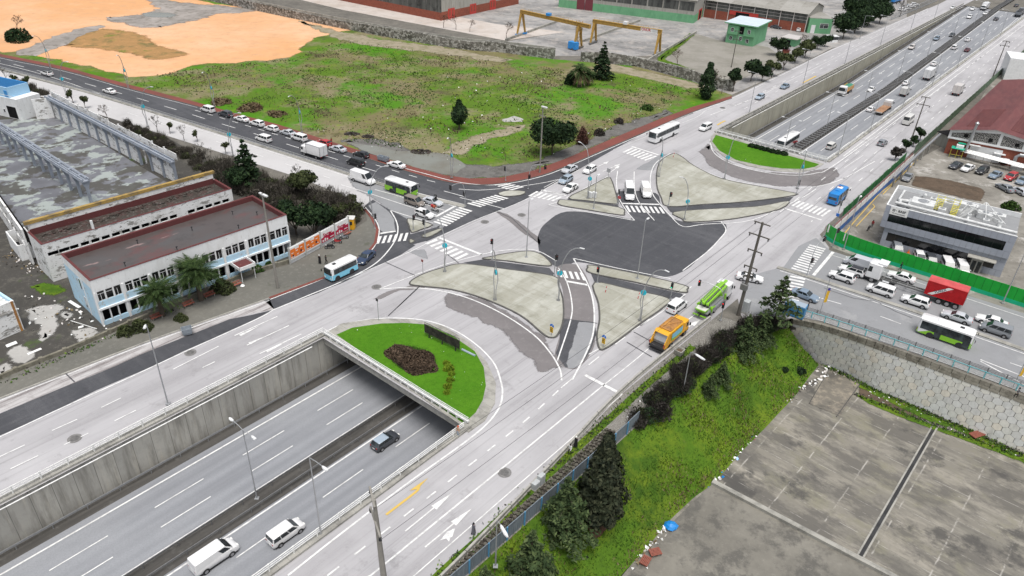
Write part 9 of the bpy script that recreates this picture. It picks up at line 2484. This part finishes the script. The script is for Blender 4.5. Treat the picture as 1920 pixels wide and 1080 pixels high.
# people
SKN=plain('skin',(.42,.26,.19),.6);HAIR=plain('hair',(.02,.016,.014),.6)
def human(pose='stand',scale=1.0):
 J=dict(pel=(0,0,.95),sp=(0,.0,1.15),ch=(0,0,1.36),nk=(0,0,1.50),hd=(0,.02,1.62),tp=(0,.02,1.74))
 if pose=='walk':legs={1:[(.09,0,.90),(.10,.16,.50),(.10,.02,.09),(.10,.16,.05)],-1:[(-.09,0,.90),(-.10,.02,.48),(-.10,-.30,.14),(-.10,-.20,.05)]};arms={1:[(.19,0,1.42),(.25,-.14,1.16),(.24,-.05,.93)],-1:[(-.19,0,1.42),(-.25,.10,1.16),(-.23,.26,1.0)]}
 elif pose=='sit':legs={1:[(.10,0,.90),(.16,.42,.86),(.15,.38,.42),(.15,.52,.38)],-1:[(-.10,0,.90),(-.16,.42,.86),(-.15,.38,.42),(-.15,.52,.38)]};arms={1:[(.19,0,1.42),(.27,.18,1.20),(.25,.46,1.16)],-1:[(-.19,0,1.42),(-.27,.18,1.20),(-.25,.46,1.16)]}
 else:legs={1:[(.09,0,.90),(.10,.02,.49),(.11,-.02,.09),(.12,.12,.05)],-1:[(-.09,0,.90),(-.10,.02,.49),(-.11,-.02,.09),(-.12,.12,.05)]};arms={1:[(.19,0,1.42),(.24,-.02,1.14),(.22,.08,.90)],-1:[(-.19,0,1.42),(-.24,-.02,1.14),(-.22,.08,.90)]}
 V,E,Rr=[],[],[]
 def add(p,r,par=None):
  V.append(p);Rr.append(r)
  if par is not None:E.append((par,len(V)-1))
  return len(V)-1
 a=add(J['pel'],.145);b=add(J['sp'],.13,a);c=add(J['ch'],.155,b);n=add(J['nk'],.062,c);h=add(J['hd'],.10,n);add((0,.10,1.60),.05,h);add(J['tp'],.085,h)
 for sg in(1,-1):
  k=a
  for p,r in zip(legs[sg],(.095,.07,.045,.04)):k=add(p,r,k)
  k=c
  for p,r in zip(arms[sg],(.07,.05,.036)):k=add(p,r,k)
  d=(Vector(arms[sg][2])-Vector(arms[sg][1])).normalized();wst=Vector(arms[sg][2]);palm_=add(tuple(wst+d*.07),.034,k)
  s_=Vector((0,1,0))if abs(d.y)<.8 else Vector((1,0,0))
  for q,ln in((-.03,.075),(-.01,.09),(.01,.085),(.03,.065)):
   f1=add(tuple(wst+d*.11+s_*q),.010,palm_);add(tuple(wst+d*(.11+ln*.8)+s_*q+Vector((-sg*.012,0,0))),.008,f1)
  f1=add(tuple(wst+d*.05+s_*.05),.011,palm_);add(tuple(wst+d*.09+s_*.065),.009,f1)
 me=D.meshes.new('person_tmp');me.from_pydata(V,E,[]);ob=D.objects.new('tmp',me);COL.objects.link(ob)
 md=ob.modifiers.new('s','SKIN');ob.modifiers.new('u','SUBSURF').levels=1
 sv=me.skin_vertices[0].data
 for i,r in enumerate(Rr):sv[i].radius=(r,r*(.72 if i in(0,1,2)else 1));sv[i].use_root=(i==0)
 bpy.context.view_layer.update()
 out=D.meshes.new_from_object(ob.evaluated_get(bpy.context.evaluated_depsgraph_get()));D.objects.remove(ob)
 return out
HM={}
def person(label,u,v,pose,ang,top,legs,z=.14,coat=None,hairc=None,loc=None,extra=None,zup=0.0):
 if pose not in HM:HM[pose]=human(pose)
 me=HM[pose].copy();me.name='body';me.materials.clear()
 for c in(top,legs,SKN,MATS['trim']):me.materials.append(c)
 for p in me.polygons:
  c=p.center;hand=abs(c.x)>.19 and c.z<.93 if pose!='sit' else(c.y>.46 and c.z>1.0)
  p.material_index=2 if(c.z>1.51 or hand)else(3 if c.z<.10 else(1 if c.z<.96 and abs(c.x)<.2 else 0));p.use_smooth=True
 t=thing('person',label,'person',loc if loc is not None else g(u,v,z),ang-PI/2)
 put('body',me,t)
 m=MB();hc=(0,.005,1.665);m.lathe([(.10,-.09),(.118,-.02),(.112,.05),(.07,.11),(.01,.125)],10,hc);m.build('hair' if not hairc else 'headscarf',hairc or HAIR,t)
 m=MB()
 for sg in(1,-1):m.disc((sg*.035,.115,1.635),.012,(0,1,0),.01,6)
 m.disc((0,.125,1.57),.02,(0,1,0),.008,6);m.build('face_detail',MATS['trim'],t)
 if coat:
  m=MB();m.loft([[(math.cos(q)*rx,math.sin(q)*ry,zz)for q in[6.283*i/10 for i in range(10)]]for rx,ry,zz in((.27,.24,.18),(.24,.20,.6),(.20,.16,1.0),(.215,.15,1.3),(.19,.12,1.46))]);m.build('coat',coat,t)
 return t
BKc,WHc,GYc=plain('cloth_black',(.012,.012,.014),.9),plain('cloth_white',(.68,.68,.66),.9),plain('cloth_grey',(.12,.12,.14),.9);REDc=plain('cloth_red',(.30,.03,.03),.9);TAN=plain('cloth_tan',(.45,.30,.20),.9);ORc=plain('cloth_orange',(.60,.12,.05),.9)
person('person in a long black coat and pale headscarf on the footway near the orange posters',600,494,'stand',AW+.3,BKc,BKc,coat=BKc,hairc=WHc)
person('person in black with trousers next to the one in a pale headscarf',612,495,'walk',AW,BKc,BKc)
person('person in a white shirt and black trousers walking along the low concrete barrier',1068,852,'walk',HW+PI,WHc,BKc,.1)
person('person in a long black robe and white headscarf ahead of the white shirt',1079,838,'walk',HW,BKc,BKc,.1,coat=BKc,hairc=WHc)
person('person in dark patterned clothes alone on the footway at the lower edge',888,1001,'walk',HW,GYc,BKc,.1,coat=GYc,hairc=BKc)
person('person in black standing at the start of the turquoise railing',1513,582,'stand',CX,BKc,BKc,.05)
person('person in dark red pushing a motorbike in the yard lane',1634,427,'walk',head((1640,418),(1625,432)),REDc,BKc,.03)
person('person in black on the footway by the green sheet fence above the white cab',1687,507,'walk',CX,BKc,BKc,.03)
person('person in dark clothes by the green sheet fence above the red container',1793,543,'stand',CX,GYc,BKc,.03)
person('person in dark clothes walking along the far end of the turquoise railing',1904,745,'walk',CX,GYc,BKc,.05)
person('person in dark clothes standing on the red footway behind the red hatchback',622,271,'stand',AV,REDc,GYc,.06)
person('person in an orange cap and tan clothes at the railing corner of the near lawn',859,818,'stand',HW+PI,TAN,pc('light_blue'),.15,hairc=ORc)
person('person in an orange jacket riding the white delivery scooter',0,0,'sit',AV,ORc,BKc,loc=SCOOT.location+Vector((math.cos(AV),math.sin(AV),0))*-.3+Vector((0,0,-.08)),hairc=BKc)
